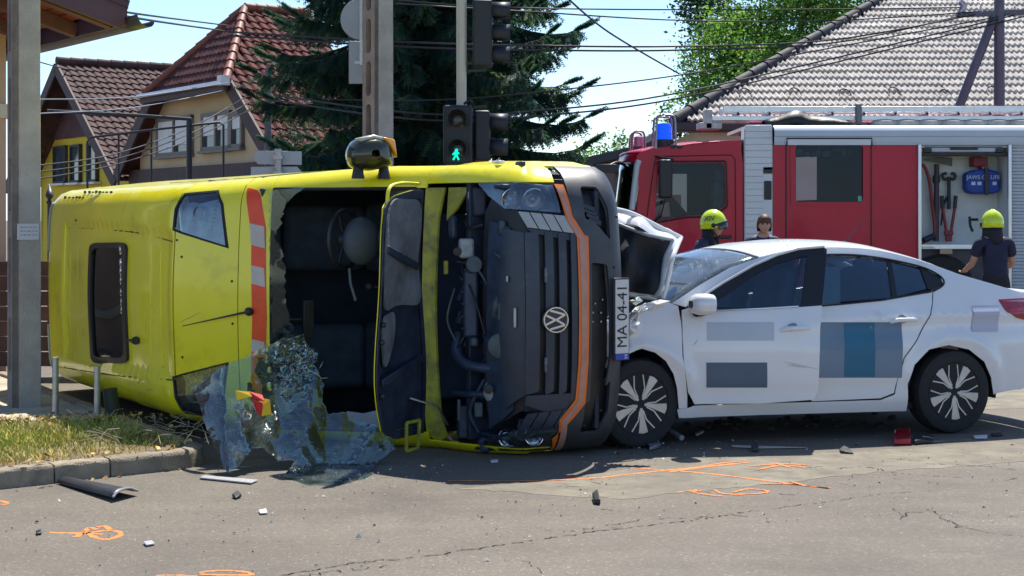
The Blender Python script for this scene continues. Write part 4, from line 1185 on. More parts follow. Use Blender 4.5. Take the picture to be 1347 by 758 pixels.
# small side fittings on the upper wing
mb = MB(); mb.box(VP(sq(672), vw(sq(672)), 0) + Vector((-.03, .012, 0)), (0.09, 0.03, 0.035)); mb.build("side_repeater", BLACKP, van, bevel=0.01)
mb = MB(); mb.box(VP(sq(640), vw(sq(640)), 0) + Vector((-.05, .02, 0)), (0.10, 0.02, 0.05)); mb.build("wing_badge", WHITEP, van, bevel=0.006)
# ------------------------------------------------------------------ white saloon car (local: x forward, y towards its left = the camera, z up)
C_FW = Vector((-0.9516, -0.3075, 0)); C_LF = Vector((0.3075, -0.9516, 0))
C_POS = Vector((1.7615, 11.886, 0))
C_ROT = Matrix(((C_FW.x, C_LF.x, 0), (C_FW.y, C_LF.y, 0), (0, 0, 1)))
car = empty("saloon_car", "white saloon car with crushed front and open driver door against the overturned van", "car", C_POS, C_ROT)
CARW = M("car_white", (0.80, 0.80, 0.80), 0.22, var=0.03, vscale=1.5, coat=0.6, dirt=((0.50, 0.47, 0.42), 2.5, 0.62, 0.9))
CGL = glass("car_glass", (0.62, 0.72, 0.78), base=0.02)
SEAL = M("window_seal", (0.012, 0.012, 0.014), 0.4)
WB = 1.22; WR = 0.302
_ct = [(.05, -.10), (.16, -.055), (.27, -.02), (.45, 0.0), (.62, .004), (.78, -.010), (.90, -.04), (1.0, -.078), (1.2, -.168), (1.34, -.24), (1.46, -.33)]
_cb = [(-2.15, .66), (-2.0, .745), (-1.7, .815), (-1.2, .84), (-.3, .846), (.8, .842), (1.3, .825), (1.6, .79), (1.9, .72)]
def cy(x, z):
    y = interp(_cb, x) + interp(_ct, z)
    for cx_ in (WB, -WB):
        dd = math.hypot(x - cx_, z - .31); y += 0.022 * math.exp(-((dd - .385) / .05) ** 2) * (1 if z < .75 else 0.3)
    if x < .2:
        zs = .83 + .03 * min(1, (0.2 - x) / 1.2); k = min(1, (0.2 - x) / .9)
        y += 0.016 * k * math.exp(-((z - zs) / .03) ** 2) - .012 * k * math.exp(-((z - zs + .10) / .06) ** 2)
    y -= 0.010 * math.exp(-((z - .36) / .05) ** 2) * (1 if abs(x) < .85 else 0.2)
    return y
def ctr(px, py, inv=None, off=0.0):
    """trace a photo pixel onto the car's side skin -> (x, z); inv maps car space to the space of a swung door"""
    a = Vector(((px - CX) / F, 1, (HZ - py) / F)); o = Vector((0, 0, EYE))
    RT = C_ROT.transposed()
    o_l = RT @ (o - C_POS); a_l = RT @ a
    if inv: 
        p0 = inv @ o_l; a_l = (inv @ (o_l + a_l)) - p0; o_l = p0
    y = .8
    for k in range(8):
        d = (y - o_l.y) / a_l.y; p = o_l + a_l * d; y = cy(p.x, max(.06, min(1.45, p.z))) + off
    return (p.x, p.z)
def ct(pts, inv=None, off=0.0): return [ctr(*p, inv=inv, off=off) for p in pts]
def cmap(x, z, dep=0.0, sd=1): return Vector((x, sd * (cy(x, max(.06, min(1.45, z))) - dep), z))
def both(outl, name, mats, parent=None, res=0.05, thick=0.01, dep=0.0, holes=(), sides=(1, -1)):
    r = []
    for sd in sides:
        r.append(sheet(outl, lambda x, z, sd=sd: cmap(x, z, dep, sd), res, name, mats, parent or car, thick=thick, out=(0, sd, 0), holes=holes))
    return r
roofline = [(884, 399), (920, 375), (960, 352), (1000, 339), (1040, 330), (1090, 326), (1150, 329), (1200, 340), (1232, 350), (1262, 361), (1300, 372), (1340, 384)]
RL = ct(roofline)
belt_in = [(1228, 383), (1241, 374), (1237, 364), (1214, 352), (1172, 342), (1130, 336), (1092, 335), (1060, 338), (1020, 347), (985, 360), (940, 385), (905, 404)]
side_px = roofline + [(1360, 389), (1372, 397), (1379, 425), (1381, 470), (1378, 505), (1347, 511), (1312, 517), (1307, 519), (1304, 497), (1295, 476), (1275, 460), (1248, 454), (1222, 460), (1203, 480), (1194, 505), (1192, 541),
                      (1000, 546), (893, 550), (891, 539), (906, 537), (914, 534), (1076, 529), (1159, 526.5), (1177.5, 519), (1182.5, 497), (1190.5, 471), (1206.3, 449), (1221.5, 421), (1227.4, 400)] + belt_in
SO = ct(side_px)
bs = both(SO, "body_side", CARW, res=0.05)
fen = ct([(800, 424), (826, 413), (838, 409), (862, 403), (880, 398), (892, 403), (896, 425), (898, 470), (904, 520), (904, 537), (893, 538), (891, 512), (886, 492), (876, 475), (862, 464), (845, 459), (826, 462), (812, 474), (800, 490)])
def fmap(x, z, sd):
    k = max(0, x - 1.18) ; bu = 0.05 * math.sin(x * 23 + z * 9) * min(1, k * 4) + 0.028 * math.sin(z * 34 + x * 11) * min(1, k * 4)
    p = cmap(x, z, 0, sd); p.y -= sd * (bu + k * .12); p.z += 0.03 * math.sin(x * 18) * min(1, k * 4); return p
for sd in (1, -1):
    sheet(fen, lambda x, z, sd=sd: fmap(x, z, sd), 0.035, "front_wing", CARW, car, thick=0.008, out=(0, sd, 0))
    crz = ct([(857, 452), (875, 456), (890, 468)])
rd = ct([(1068, 404), (1110, 400), (1160, 395), (1200, 388), (1226, 384), (1226, 400), (1220, 420), (1205, 448), (1189, 470), (1181, 497), (1176, 517), (1158, 524), (1068, 528)])
rdo = both(rd, "rear_door", CARW, res=0.045)
# glazing of the rear door and quarter light
def cglass(px, name, par=None, dep=0.012, mat=CGL):
    return both(ct(px), name, mat, par, res=0.08, thick=0.004, dep=dep)
for (g, par) in zip(cglass([(1070, 400), (1076, 336), (1130, 338), (1167, 343), (1175, 392)], "rear_door_glass"), rdo): g.parent = par
for (g, par) in zip(cglass([(1174, 344), (1211, 352), (1223, 379), (1180, 391)], "quarter_glass"), rdo): g.parent = par
both(ct([(1167, 341), (1173, 343), (1181, 392), (1174, 393)]), "window_divider", SEAL, res=0.06, dep=0.006)
both(ct([(1210, 350), (1214, 352), (1237, 364), (1241, 374), (1226, 382), (1221, 380)]), "quarter_trim", SEAL, res=0.06, dep=0.004)
both(ct([(1062, 338), (1088, 335), (1084, 402), (1062, 404)]), "centre_pillar", SEAL, res=0.06, dep=0.03)
for sd in (1, -1):
    mb = MB(); c3 = smooth_curve([cmap(*p, -.002, sd) for p in ct(belt_in)], 5); mb.tube(c3, 0.0075, 6); mb.build("window_seal", SEAL, car, smooth=60)
    mb = MB(); mb.tube([cmap(*p, -.004, sd) for p in ct([(1062, 404), (1110, 400), (1160, 395), (1200, 388), (1224, 384)])], 0.006, 6); mb.build("belt_trim", SEAL, car, smooth=60)

# driver door, swung open
hx = ctr(898, 480)[0]; hp = Vector((hx, cy(hx, .6) - .02, 0))
def door_m(ang): return Matrix.Translation(hp) @ Matrix.Rotation(ang, 4, 'Z') @ Matrix.Translation(-hp)
DA = door_m(math.radians(11))      # local rotation that brings the rear edge of the door outwards
def test_open(m):
    p = m @ Vector((hx - 1.0, hp.y, .6)); return p.y > hp.y
if not test_open(DA): DA = door_m(math.radians(-11))
DINV = DA.inverted()
dpx = [(897, 408), (898, 440), (900, 478), (905, 516), (914, 532), (1000, 531), (1070, 526), (1076, 515), (1078, 470), (1079, 430), (1081, 402), (1088, 328), (1084, 325), (1050, 328), (1022, 336), (990, 350), (950, 373), (915, 396)]
win = [(928, 404), (955, 388), (992, 362), (1024, 346), (1052, 338), (1062, 337), (1054, 402), (1000, 405)]
dout = ct(dpx, DINV); dwinl = ct(win, DINV)
def dmap(x, z, dep=0.0): return DA @ cmap(x, z, dep, 1)
LFW = Vector((0, 1, 0))
low = ct([(897, 408), (898, 440), (900, 478), (905, 516), (914, 532), (1000, 531), (1070, 526), (1076, 515), (1078, 470), (1079, 430), (1081, 402), (1054, 404), (1000, 407), (928, 408), (910, 404)], DINV)
door = sheet(low, lambda x, z: dmap(x, z), 0.045, "driver_door", CARW, car, thick=0.03, out=LFW)
frm = ct([(903, 404), (915, 397), (950, 374), (990, 351), (1022, 337), (1050, 329), (1084, 326), (1088, 328), (1081, 404), (1000, 408), (926, 409)], DINV)
sheet(frm, lambda x, z: dmap(x, z, 0.004), 0.045, "door_window_frame", SEAL, door, thick=0.025, out=LFW, holes=[dwinl])
sheet(dwinl, lambda x, z: dmap(x, z, 0.014), 0.07, "door_glass", CGL, door, thick=0.004, out=LFW)
mb = MB(); mb.tube([dmap(*p, -.006) for p in ct([(905, 401), (915, 395.5), (950, 372.5), (990, 349.5), (1022, 335.5), (1050, 327.5), (1084, 324.5)], DINV)], 0.009, 6); mb.build("door_frame_edge", CARW, door, smooth=60)
mb = MB(); mb.tube([dmap(*p, -.005) for p in ct([(936, 409), (1000, 406), (1050, 403)], DINV)], 0.006, 6); mb.build("belt_chrome", CHROME, door, smooth=60)
def handle(c, w, mapf, inv, par):
    mb = MB(); p = [ctr(c[0] - w, c[1] + 2, inv), ctr(c[0] - w * .6, c[1] - 1, inv), ctr(c[0] + w * .5, c[1] - 2, inv), ctr(c[0] + w, c[1] - 1, inv)]
    mb.tube([mapf(*p[0], .0), mapf(*p[1], -.032), mapf(*p[2], -.034), mapf(*p[3], -.0)], [.012, .016, .016, .012], 8); mb.build("door_handle", CARW, par, smooth=60)
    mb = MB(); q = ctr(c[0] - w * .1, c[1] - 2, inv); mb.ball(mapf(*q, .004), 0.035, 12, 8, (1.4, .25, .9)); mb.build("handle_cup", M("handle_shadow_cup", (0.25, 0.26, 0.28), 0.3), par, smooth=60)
handle((1046, 433), 19, dmap, DINV, door)
handle((1189, 422), 18, lambda x, z, d: cmap(x, z, d, 1), None, rdo[0])
# door mirror
mc = dmap(*ctr(918, 401, DINV), -0.13)
mb = MB(); prof = []
rows = []
for k, (dx, sc) in enumerate(((0.085, .35), (0.07, .8), (0.03, 1.0), (-0.03, 1.02), (-0.06, .95), (-.065, .85))):
    rows.append([mc + C_ROT.transposed() @ Vector((0, 0, 0)) + Vector((dx, 0.105 * sc * math.copysign(abs(math.cos(a)) ** .7, math.cos(a)), .072 * sc * math.copysign(abs(math.sin(a)) ** .7, math.sin(a)) + .01)) for a in [2 * PI * i / 20 for i in range(20)]])
mir = grid_obj(rows, "door_mirror", CARW, door, closed_v=True)
mb = MB(); mb.add(rows[-1], [tuple(range(20))]); mb.add(rows[0], [tuple(range(20))]); mb.build("mirror_back", BLACKP, mir)
mb = MB(); mb.tube([mc + Vector((0.02, -.06, -.05)), dmap(*ctr(925, 409, DINV), .01)], [.03, .04], 8); mb.build("mirror_foot", BLACKP, mir, smooth=50)
# censor mosaic over the door lettering, made up as flat colour panels
VS = [M("mosaic_slate", (0.085, 0.125, 0.185), 0.4, var=.05), M("mosaic_teal", (0.012, 0.135, 0.24), 0.4, var=.05), M("mosaic_pale", (0.50, 0.55, 0.60), 0.35, var=.03)]
VS.append(M("mosaic_blue_grey", (0.13, 0.21, 0.30), 0.4, var=.05))
sheet(ct([(1072, 424), (1186, 424), (1186, 497), (1072, 497)]), lambda x, z: cmap(x, z, -.003, 1), 0.05, "door_mosaic", VS[3], rdo[0], thick=0.001, out=LFW)
sheet(ct([(1110, 424.5), (1150, 424.5), (1150, 496), (1110, 496)]), lambda x, z: cmap(x, z, -.0045, 1), 0.05, "mosaic_panel", VS[1], rdo[0], thick=0.001, out=LFW)
sheet(ct([(929, 477), (1009, 477), (1009, 510), (929, 510)], DINV), lambda x, z: dmap(x, z, -.003), 0.05, "door_mosaic", VS[0], door, thick=0.001, out=LFW)
sheet(ct([(930, 424), (1018, 424), (1018, 448), (930, 448)], DINV), lambda x, z: dmap(x, z, -.003), 0.05, "door_mosaic", VS[2], door, thick=0.001, out=LFW)
# roof, screens, boot lid as lofts between the side rails
def rail(i0, i1, n=7):
    c = smooth_curve([Vector((p[0], p[1])) for p in RL[i0:i1 + 1]], n); return [(p.x, p.y) for p in c]
def loft(pts, name, mat, crown, bulge, dep=0.0, thick=0.008, inset=0.0, n=18, par=None):
    rows = []
    for x, z in pts:
        y0 = cy(x, min(1.45, z)) - inset
        rows.append([Vector((x + bulge(x, z) * (1 - (t * t)), y0 * t, z - dep + crown(x, z) * (1 - abs(t) ** 2.4))) for t in [-1 + 2 * i / n for i in range(n + 1)]])
    o = grid_obj(rows, name, mat, par or car, smooth=40)
    me = o.data; me.update()
    if sum(p.normal.z * p.area for p in me.polygons) < 0: me.flip_normals()
    s = o.modifiers.new("solid", 'SOLIDIFY'); s.thickness = thick; s.offset = -1
    return o
loft(rail(3, 8), "roof", CARW, lambda x, z: 0.055, lambda x, z: 0.04 if x > 0 else -.02)
loft(rail(0, 3), "windscreen", glass("windscreen_glass", (0.50, 0.58, 0.60), base=0.10, film=0.12, crack=(5.0, 0.012)), lambda x, z: 0.055 if z > 1.2 else .03, lambda x, z: 0.10, inset=0.035, thick=0.005, dep=0.004)
loft(rail(8, 10), "rear_screen", CGL, lambda x, z: 0.05, lambda x, z: -.06, inset=0.05, thick=0.005, dep=0.004)
tl = rail(10, 11) + [(ctr(1360, 389)[0], ctr(1360, 389)[1]), (ctr(1372, 397)[0] - .01, ctr(1372, 397)[1])]
loft(tl, "boot_lid", CARW, lambda x, z: 0.02, lambda x, z: -.05)
xr = ctr(1379, 425)[0]
rows = []
for z in (.30, .45, .6, .75, .9, 1.0):
    xz = ctr(1381, 470)[0] + (0.03 if z > .8 else 0)
    rows.append([Vector((xz - .10 * (1 - t * t), cy(xz, z) * t, z)) for t in [-1 + 2 * i / 14 for i in range(15)]])
grid_obj(rows, "rear_bumper", CARW, car, thick=0.01)
mb = MB(); a, c = ctr(1151, 322), None
xa_ = ctr(1165, 326)[0]; p0 = Vector((xa_, 0.0, interp(sorted(RL), xa_) + .05)); mb.tube([p0, p0 + Vector((-.20, 0, .20))], [.006, .003], 6); mb.ball(p0, .02, 8, 6); mb.build("aerial", BLACKP, car)
# tail lamp
TL = ct([(1313, 394), (1345, 392), (1362, 397), (1372, 406), (1374, 422), (1355, 423), (1336, 418), (1322, 408)])
both(TL, "tail_lamp", M("tail_lamp_red", (0.35, 0.012, 0.03), 0.12, var=.2, vscale=18, coat=.8), res=0.035, dep=-0.006, thick=.02)
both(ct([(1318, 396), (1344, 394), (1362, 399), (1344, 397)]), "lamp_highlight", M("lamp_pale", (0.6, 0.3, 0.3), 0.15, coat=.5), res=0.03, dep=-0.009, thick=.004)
both(ct([(1278, 402), (1312, 402), (1312, 436), (1278, 436)]), "quarter_mosaic", M("mosaic_lavender", (0.50, 0.51, 0.60), 0.35), res=0.02, dep=-0.007, thick=.001, sides=(1,))  # another censor mosaic block made up as a flat panel
# underbody, wheel housings, inner tub
for (rx0, rx1) in ((1072, 1110), (1150, 1186)):   # the side blocks of the door mosaic: two tones
    sheet(ct([(rx0 + .5, 460), (rx1 - .5, 460), (rx1 - .5, 496.5), (rx0 + .5, 496.5)]), lambda x, z: cmap(x, z, -.0044, 1), 0.05, "mosaic_panel", M("mosaic_grey_blue", (.17, .235, .32), .4), rdo[0], thick=.001, out=LFW)
mb = MB(); mb.box((0, 0, .24), (2.0, 1.36, .10)); mb.box((-1.6, 0, .34), (.7, 1.2, .14)); mb.box((1.3, 0, .34), (.5, 1.1, .2)); mb.box((0, .68, .205), (2.0, .10, .055)); mb.box((0, -.68, .205), (2.0, .10, .055))
mb.tube([(-1.9, -.3, .24), (-1.2, -.2, .2), (.8, -.1, .2)], .035, 8)
mb.build("underbody", M("underbody_black", (0.03, 0.03, 0.03), 0.8), car, bevel=0.01)
for cx_ in (WB, -WB):
    for sd in (1, -1):
        mb = MB(); n = 16; pr = [(.375 * math.cos(a), .375 * math.sin(a)) for a in [PI * (-.06 + 1.12 * k / n) for k in range(n + 1)]]
        ro = [[Vector((cx_ + a, sd * y, .31 + b_)) for a, b_ in pr] for y in (.80, .50)]
        o = grid_obj(ro, "wheel_housing", RUBBER, car, thick=.006)
mb = MB(); mb.box((-.1, 0, .36), (2.3, 1.45, .05)); mb.box((.95, 0, .72), (.08, 1.35, .5)); mb.box((-1.22, 0, .78), (.06, 1.25, .42)); mb.build("cabin_floor", CAVITY, car, bevel=.01)
mb = MB(); rows = [[Vector((x, y, z)) for y in (-.62, -.3, .1, .35, .62)] for x, z in ((1.0, .86), (.9, .98), (.72, 1.0), (.62, .93), (.6, .7))]
grid_obj(rows, "dashboard", DASHM, car, thick=.03)
for x, y in ((.12, .36), (.12, -.36)):
    mb = MB(); mb.box((x + .2, y, .58), (.5, .48, .16)); s0 = mb.build("seat", SEATM, car, bevel=.05)
    mb = MB(); mb.box((x - .12, y, .92), (.14, .46, .58), Matrix.Rotation(math.radians(-14), 3, 'Y')); mb.build("seat_back", SEATM, s0, bevel=.05)
    mb = MB(); mb.box((x - .21, y, 1.27), (.09, .26, .17)); mb.build("headrest", SEATM, s0, bevel=.04)
mb = MB(); mb.box((-.85, 0, .60), (.5, 1.2, .2)); s0 = mb.build("rear_seat", SEATM, car, bevel=.05)
mb = MB(); mb.box((-1.1, 0, .92), (.14, 1.18, .5), Matrix.Rotation(math.radians(-16), 3, 'Y')); mb.build("rear_seat_back", SEATM, s0, bevel=.05)
for y in (-.35, .35):
    mb = MB(); mb.box((-1.17, y, 1.17), (.08, .24, .12)); mb.build("headrest", SEATM, s0, bevel=.03)
mb = MB(); wc2 = Vector((.52, .36, .94)); ring = [wc2 + (Vector((0, 1, 0)) * math.cos(a) + Vector((-.42, 0, .9)) * math.sin(a)) * .185 for a in [2 * PI * i / 28 for i in range(29)]]
mb.tube(ring, .014, 8, caps=False); mb.tube([wc2 - Vector((0, .18, 0)), wc2 + Vector((0, .18, 0))], .014); mb.tube([wc2, (.75, .36, .84)], .03); mb.build("steering_wheel", BLACKP, car, smooth=60)
# pale airbag hanging from the roof rail behind the front door
mb = MB(); mb.box((-.36, .52, 1.05), (.22, .05, .30)); mb.build("side_airbag", M("airbag_cloth", (.45, .55, .52), .9, var=.2), car, bevel=.02)
# wheels
TYRE = [(0.200, -.095), (.262, -.105), (.290, -.092), (.302, -.06), (.302, .06), (.290, .092), (.262, .105), (.200, .095)]
RIMD = M("rim_black", (0.012, 0.012, 0.014), 0.35)
MACH = M("rim_machined", (0.50, 0.51, 0.53), 0.30, 0.75, var=.1, vscale=12)
def wheel(x, sd, turn=0.0, spin=0.0):
    mt = Matrix.Translation((x, sd * .735, .302)) @ Matrix.Rotation(turn, 4, 'Z') @ Matrix.Rotation(-sd * PI / 2, 4, 'X') @ Matrix.Rotation(spin, 4, 'Z')
    mb = MB(); mb.lathe(TYRE, 40, mt); w = mb.build("wheel", RUBBER, car, smooth=40)
    mb = MB(); mb.lathe([(.0, .02), (.15, .02), (.19, .045), (.205, .09), (.212, .10), (.205, .08)], 36, mt); mb.build("rim", RIMD, w, smooth=40)
    pl = lambda a, b_, d: mt @ Vector((a, b_, d))
    for k in range(5):
        a0 = 2 * PI * k / 5 + PI / 2
        def rot(p, a=a0): return (p[0] * math.cos(a) - p[1] * math.sin(a), p[0] * math.sin(a) + p[1] * math.cos(a))
        mb = MB(); mb.prism([rot(p) for p in ((.028, -.010), (.085, -.016), (.196, -.037), (.204, 0), (.196, .037), (.085, .016), (.028, .010))], pl, .075, .098); mb.build("spoke", MACH, w, bevel=.003)
        am = a0 + PI / 5
        for s2 in (-1, 1):
            mb = MB()
            q = [(.045, s2 * .016), (.105, s2 * .040), (.194, s2 * .034)]
            q = [rot(p, am) for p in q]
            for e, g in zip(q, q[1:]): mb.bar(pl(*e, .088), pl(*g, .090), .009, .018, up=mt.to_3x3() @ Vector((0, 0, 1)))
            mb.build("thin_spoke", MACH, w)
    mb = MB(); mb.lathe([(0, .095), (.026, .094), (.03, .08), (.03, .05)], 18, mt); mb.build("hub_cap", RIMD, w, smooth=40)
wheel(-WB, 1, 0, .06); wheel(-WB, -1); wheel(WB, 1, math.radians(6), .1); wheel(WB, -1, 0)
mb = MB(); mb.box((1.22, 0, .31), (.08, 1.4, .08)); mb.box((-1.22, 0, .31), (.1, 1.4, .1)); mb.build("axle", RUBBER, car)
# crushed nose: engine lumps, crumpled slam panel
mb = MB()
for k in range(26):
    mb.box((R.uniform(1.0, 1.45), R.uniform(-.6, .66), R.uniform(.45, .84)), (R.uniform(.05, .25), R.uniform(.06, .3), R.uniform(.05, .2)), Matrix.Rotation(R.uniform(-1, 1), 3, 'Y') @ Matrix.Rotation(R.uniform(-1, 1), 3, 'X'))
tag(mb.build("crushed_engine", ENG2, car, bevel=.008), kind="stuff")
CRMP = M("crumpled_pale", (0.42, 0.47, 0.44), 0.4, .3, var=.4, vscale=14)
rows = [[Vector((1.02 + .05 * i + R.uniform(-.03, .03), -.6 + 1.3 * j / 8 + R.uniform(-.03, .03), .86 + R.uniform(-.06, .05))) for j in range(9)] for i in range(7)]
grid_obj(rows, "crumpled_panel", CRMP, car, smooth=10, thick=.004)
mb = MB()
for k in range(14):
    p = Vector((R.uniform(1.0, 1.4), R.uniform(.2, .74), R.uniform(.70, .95)))
    mb.add([p, p + Vector((R.uniform(-.12, .12), R.uniform(-.1, .1), R.uniform(-.1, .12))), p + Vector((R.uniform(-.12, .12), R.uniform(-.1, .1), R.uniform(-.1, .12)))], [(0, 1, 2)])
o = mb.build("torn_scraps", CRMP, car); tag(o, kind="stuff")
# sprung bonnet: buckled sheet thrown up on its edge, dark side to the camera
def wl(px, py, d): return C_ROT.transposed() @ (at(px, py, d) - C_POS)
A_, B_, D_, E_ = (806, 273, 10.95), (893, 312, 11.10), (871, 393, 10.98), (806, 386, 10.85)
def hq(u, v, k):  # u 0..1 left-right, v 0..1 top-bottom
    t = [A_[i] + (B_[i] - A_[i]) * u for i in range(3)]; bo = [E_[i] + (D_[i] - E_[i]) * u for i in range(3)]
    q = [t[i] + (bo[i] - t[i]) * v for i in range(3)]
    q[1] += -9 * math.sin(PI * u) * (1 - v) ** 2 * .4
    q[2] += k + .16 * (max(0, .18 - v) / .18) ** 2 + .045 * math.sin(u * 9 + v * 4) + .03 * math.sin(v * 11 - u * 5) - .10 * abs(((u + .25 * v) * 2.3) % 1 - .5)
    q[0] += 3.0 * math.sin(v * 8 + 1) * u; q[1] += 2.5 * math.sin(u * 13) * (1 - v)
    return wl(*q)
rows = [[hq(i / 16, j / 12, 0.03) for j in range(13)] for i in range(17)]
hood = grid_obj(rows, "bonnet", CARW, car, thick=.006)
rows = [[hq(.02 + .86 * i / 16, .14 + .82 * j / 12, 0.012) for j in range(13)] for i in range(17)]
grid_obj(rows, "bonnet_liner", M("bonnet_liner", (0.016, 0.019, 0.024), .8, var=.4, vscale=5, bump=.4, bscale=12), hood, thick=.006)
mb = MB(); mb.tube(smooth_curve([hq(0, .02, .0), hq(.3, .02, 0), hq(.7, .02, 0), hq(1, .0, 0)], 6), .020, 8); mb.tube(smooth_curve([hq(1, 0, 0), hq(1.0, .3, -.005), hq(1.0, .7, 0), hq(1.0, 1, 0)], 6), .018, 8); mb.build("bonnet_flange", CARW, hood, smooth=60)
mb = MB(); mb.tube(smooth_curve([hq(.9, .12, -.01), hq(.91, .4, -.01), hq(.89, .8, -.01), hq(.84, .98, -.01)], 6), .016, 8); mb.tube(smooth_curve([hq(.05, .16, -.005), hq(.5, .18, -.005), hq(.9, .12, -.01)], 6), .012, 8); mb.build("bonnet_brace", M("grey_primer", (.34, .36, .38), .5, var=.2, vscale=9), hood, smooth=60)
mb = MB(); mb.tube([wl(868, 392, 11.0), wl(862, 400, 11.1), wl(880, 402, 11.1)], .015, 6); mb.build("bonnet_hinge", BLACKP, car)

# torn white sheet metal at the wing top and a door scratch
for k, pts in enumerate(([(824, 418), (836, 404), (850, 399), (858, 404), (846, 412), (838, 424)], [(846, 400), (868, 394), (882, 396), (872, 404), (856, 410)], [(818, 432), (832, 420), (842, 424), (834, 438), (822, 446)], [(828, 396), (840, 390), (846, 396), (836, 402)])):
    rr_ = random.Random(40 + k)
    mb = MB(); q = resample(pts, 6); cc = (sum(p[0] for p in q) / len(q), sum(p[1] for p in q) / len(q))
    P_ = [wl(x, y, 10.50 + rr_.uniform(-.05, .06)) for x, y in q]; c_ = wl(cc[0], cc[1], 10.44)
    mb.add(P_ + [c_], [(i, (i + 1) % len(P_), len(P_)) for i in range(len(P_))]); o = mb.build("torn_panel", CARW if k < 3 else CRMP, car); sm = o.modifiers.new("solid", 'SOLIDIFY'); sm.thickness = .005
mb = MB()
for a, c in (((1030, 476), (1077, 486)), ((1035, 480), (1060, 484)), ((912, 455), (918, 447))):
    mb.tube([dmap(*ctr(a[0] + (c[0] - a[0]) * t, a[1] + (c[1] - a[1]) * t, DINV), -.001) for t in (0, .3, .7, 1)], [.0006, .0025, .002, .0006], 4)
tag(mb.build("scratch_marks", M("scratch_ochre", (.45, .42, .30), .6), door), kind="stuff")
# ------------------------------------------------------------------ fire engine behind (side parallel to the picture at depth 24)
TD = 24.0
def T(px, py, dy=0.0): 
    p = at(px, py, TD); return Vector((p.x, TD + dy, p.z))
def TX(px): return (px - CX) / F * TD
def TZ(py): return EYE + (HZ - py) / F * TD
truck = empty("fire_engine", "red and white fire engine parked behind the crash with an open equipment locker", "fire engine", (TX(1100), TD + 1.2, 0))
TO = Vector((TX(1100), TD + 1.2, 0))
def tl_(p): return p - TO
FRED = M("fire_red", (0.50, 0.004, 0.034), 0.35, var=0.08, vscale=1.2, coat=0.15, spec=.3, dirt=((0.26, 0.012, 0.03), 1.5, 0.6, 0.9))
FWHITE = M("fire_white", (0.66, 0.68, 0.70), 0.35, var=0.04, vscale=2, coat=.2)
TGL = glass("truck_glass", (0.85, 0.88, 0.88), base=0.0, refl=(.22,.27,.36))
def ts(px, name, mat, dy=0.0, thick=0.03, holes=(), parent=None, res=0.25, r=0.0):
    o = [(TX(a), TZ(c)) for a, c in px]
    if r: o = rounded(o, r, 4)
    hs = []
    for h in holes:
        q = [(TX(a), TZ(c)) for a, c in h]; hs.append(rounded(q, 0.06, 4))
    return sheet(o, lambda x, z: tl_(Vector((x, TD + dy, z))), res, name, mat, parent or truck, thick=thick, out=(0, -1, 0), holes=hs)
W = 2.4
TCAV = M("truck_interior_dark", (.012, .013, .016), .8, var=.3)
# cab
cwin = [(866, 215), (953, 214), (955, 270), (938, 283), (902, 284), (861, 292)]
cab_px = [(838, 205), (846, 199), (858, 195), (974, 185), (977, 215), (977, 372), (955, 372), (950, 350), (930, 333), (905, 333), (885, 350), (880, 372), (838, 372), (836, 300), (840, 250)]
cs = ts(cab_px, "cab_side", FRED, holes=[cwin], thick=0.05)
far = ts(cab_px, "cab_side", FRED, dy=W, holes=[cwin], thick=0.05)
ts(cwin, "cab_window", TGL, dy=0.03, thick=0.006, parent=cs, r=.06); ts(cwin, "cab_window", TGL, dy=W - .03, thick=0.006, parent=far, r=.06)
for ln in ([(850, 372), (849, 300), (857, 240), (862, 210), (870, 206), (962, 204), (967, 210), (968, 372)],):
    mb = MB(); mb.tube([tl_(T(*p, -.003)) for p in ln], 0.009, 6); mb.build("cab_door_gap", M("gap_dark_red", (0.10, 0.004, 0.008), .6), cs)
mb = MB(); mb.tube([tl_(T(p[0], p[1], -.01)) for p in rounded([(864, 213), (955, 212), (957, 271), (939, 285), (902, 286), (859, 294)], 4, 3)] , .014, 6); mb.build("window_seal", SEAL, cs)
mb = MB(); mb.bar(tl_(T(945, 312, -.03)), tl_(T(962, 312, -.03)), .05, .05); mb.build("cab_door_handle", BLACKP, cs, bevel=.01)
# nose: curved front skin from near side to far side
def nose(z, t):  # t -1 near .. 1 far
    y = W / 2 * math.copysign(abs(t) ** .8, t)
    zt = (z - TZ(275)) / (TZ(201) - TZ(275))
    lean = 0.0 if zt < 0 else 0.10 * zt + 0.10 * max(0, zt - .75) * 4 * .5
    xf = TX(812) + lean + 0.28 * abs(t) ** 5
    return Vector((xf, TD + W / 2 + y, z))
def nose_rows(z0, z1, n): return [[tl_(nose(z0 + (z1 - z0) * i / n, -1 + 2 * j / 24)) for j in range(25)] for i in range(n + 1)]
grid_obj(nose_rows(TZ(372), TZ(276), 5), "cab_front", FRED, truck, thick=.03)
ws = grid_obj(nose_rows(TZ(276), TZ(213), 6), "windscreen", glass("truck_windscreen", (0.35, 0.40, 0.42), base=0.10), truck, thick=.008)
grid_obj(nose_rows(TZ(213), TZ(202), 3), "cab_brow", FRED, truck, thick=.03)
for t0 in (-.965, .965):
    mb = MB(); mb.tube([tl_(nose(TZ(276) + (TZ(211) - TZ(276)) * i / 8, t0) + Vector((-.01, 0, 0))) for i in range(9)], .05, 8); mb.build("windscreen_pillar", M("pillar_glare", (.5, .56, .6), .25, coat=.5), truck, smooth=60)  # glare on the pillars is put into their pale colour
rows = []
for j in range(25):
    t = -1 + 2 * j / 24; p = nose(TZ(202), t)
    rows.append([tl_(Vector((p.x + (TX(976) - p.x) * k, p.y, TZ(202) + (TZ(185) - TZ(202)) * (1 - (1 - k) ** 2.2) + .05 * (1 - t * t)))) for k in (0, .1, .25, .5, .75, 1)])
grid_obj(rows, "cab_roof", FRED, truck, thick=.03)
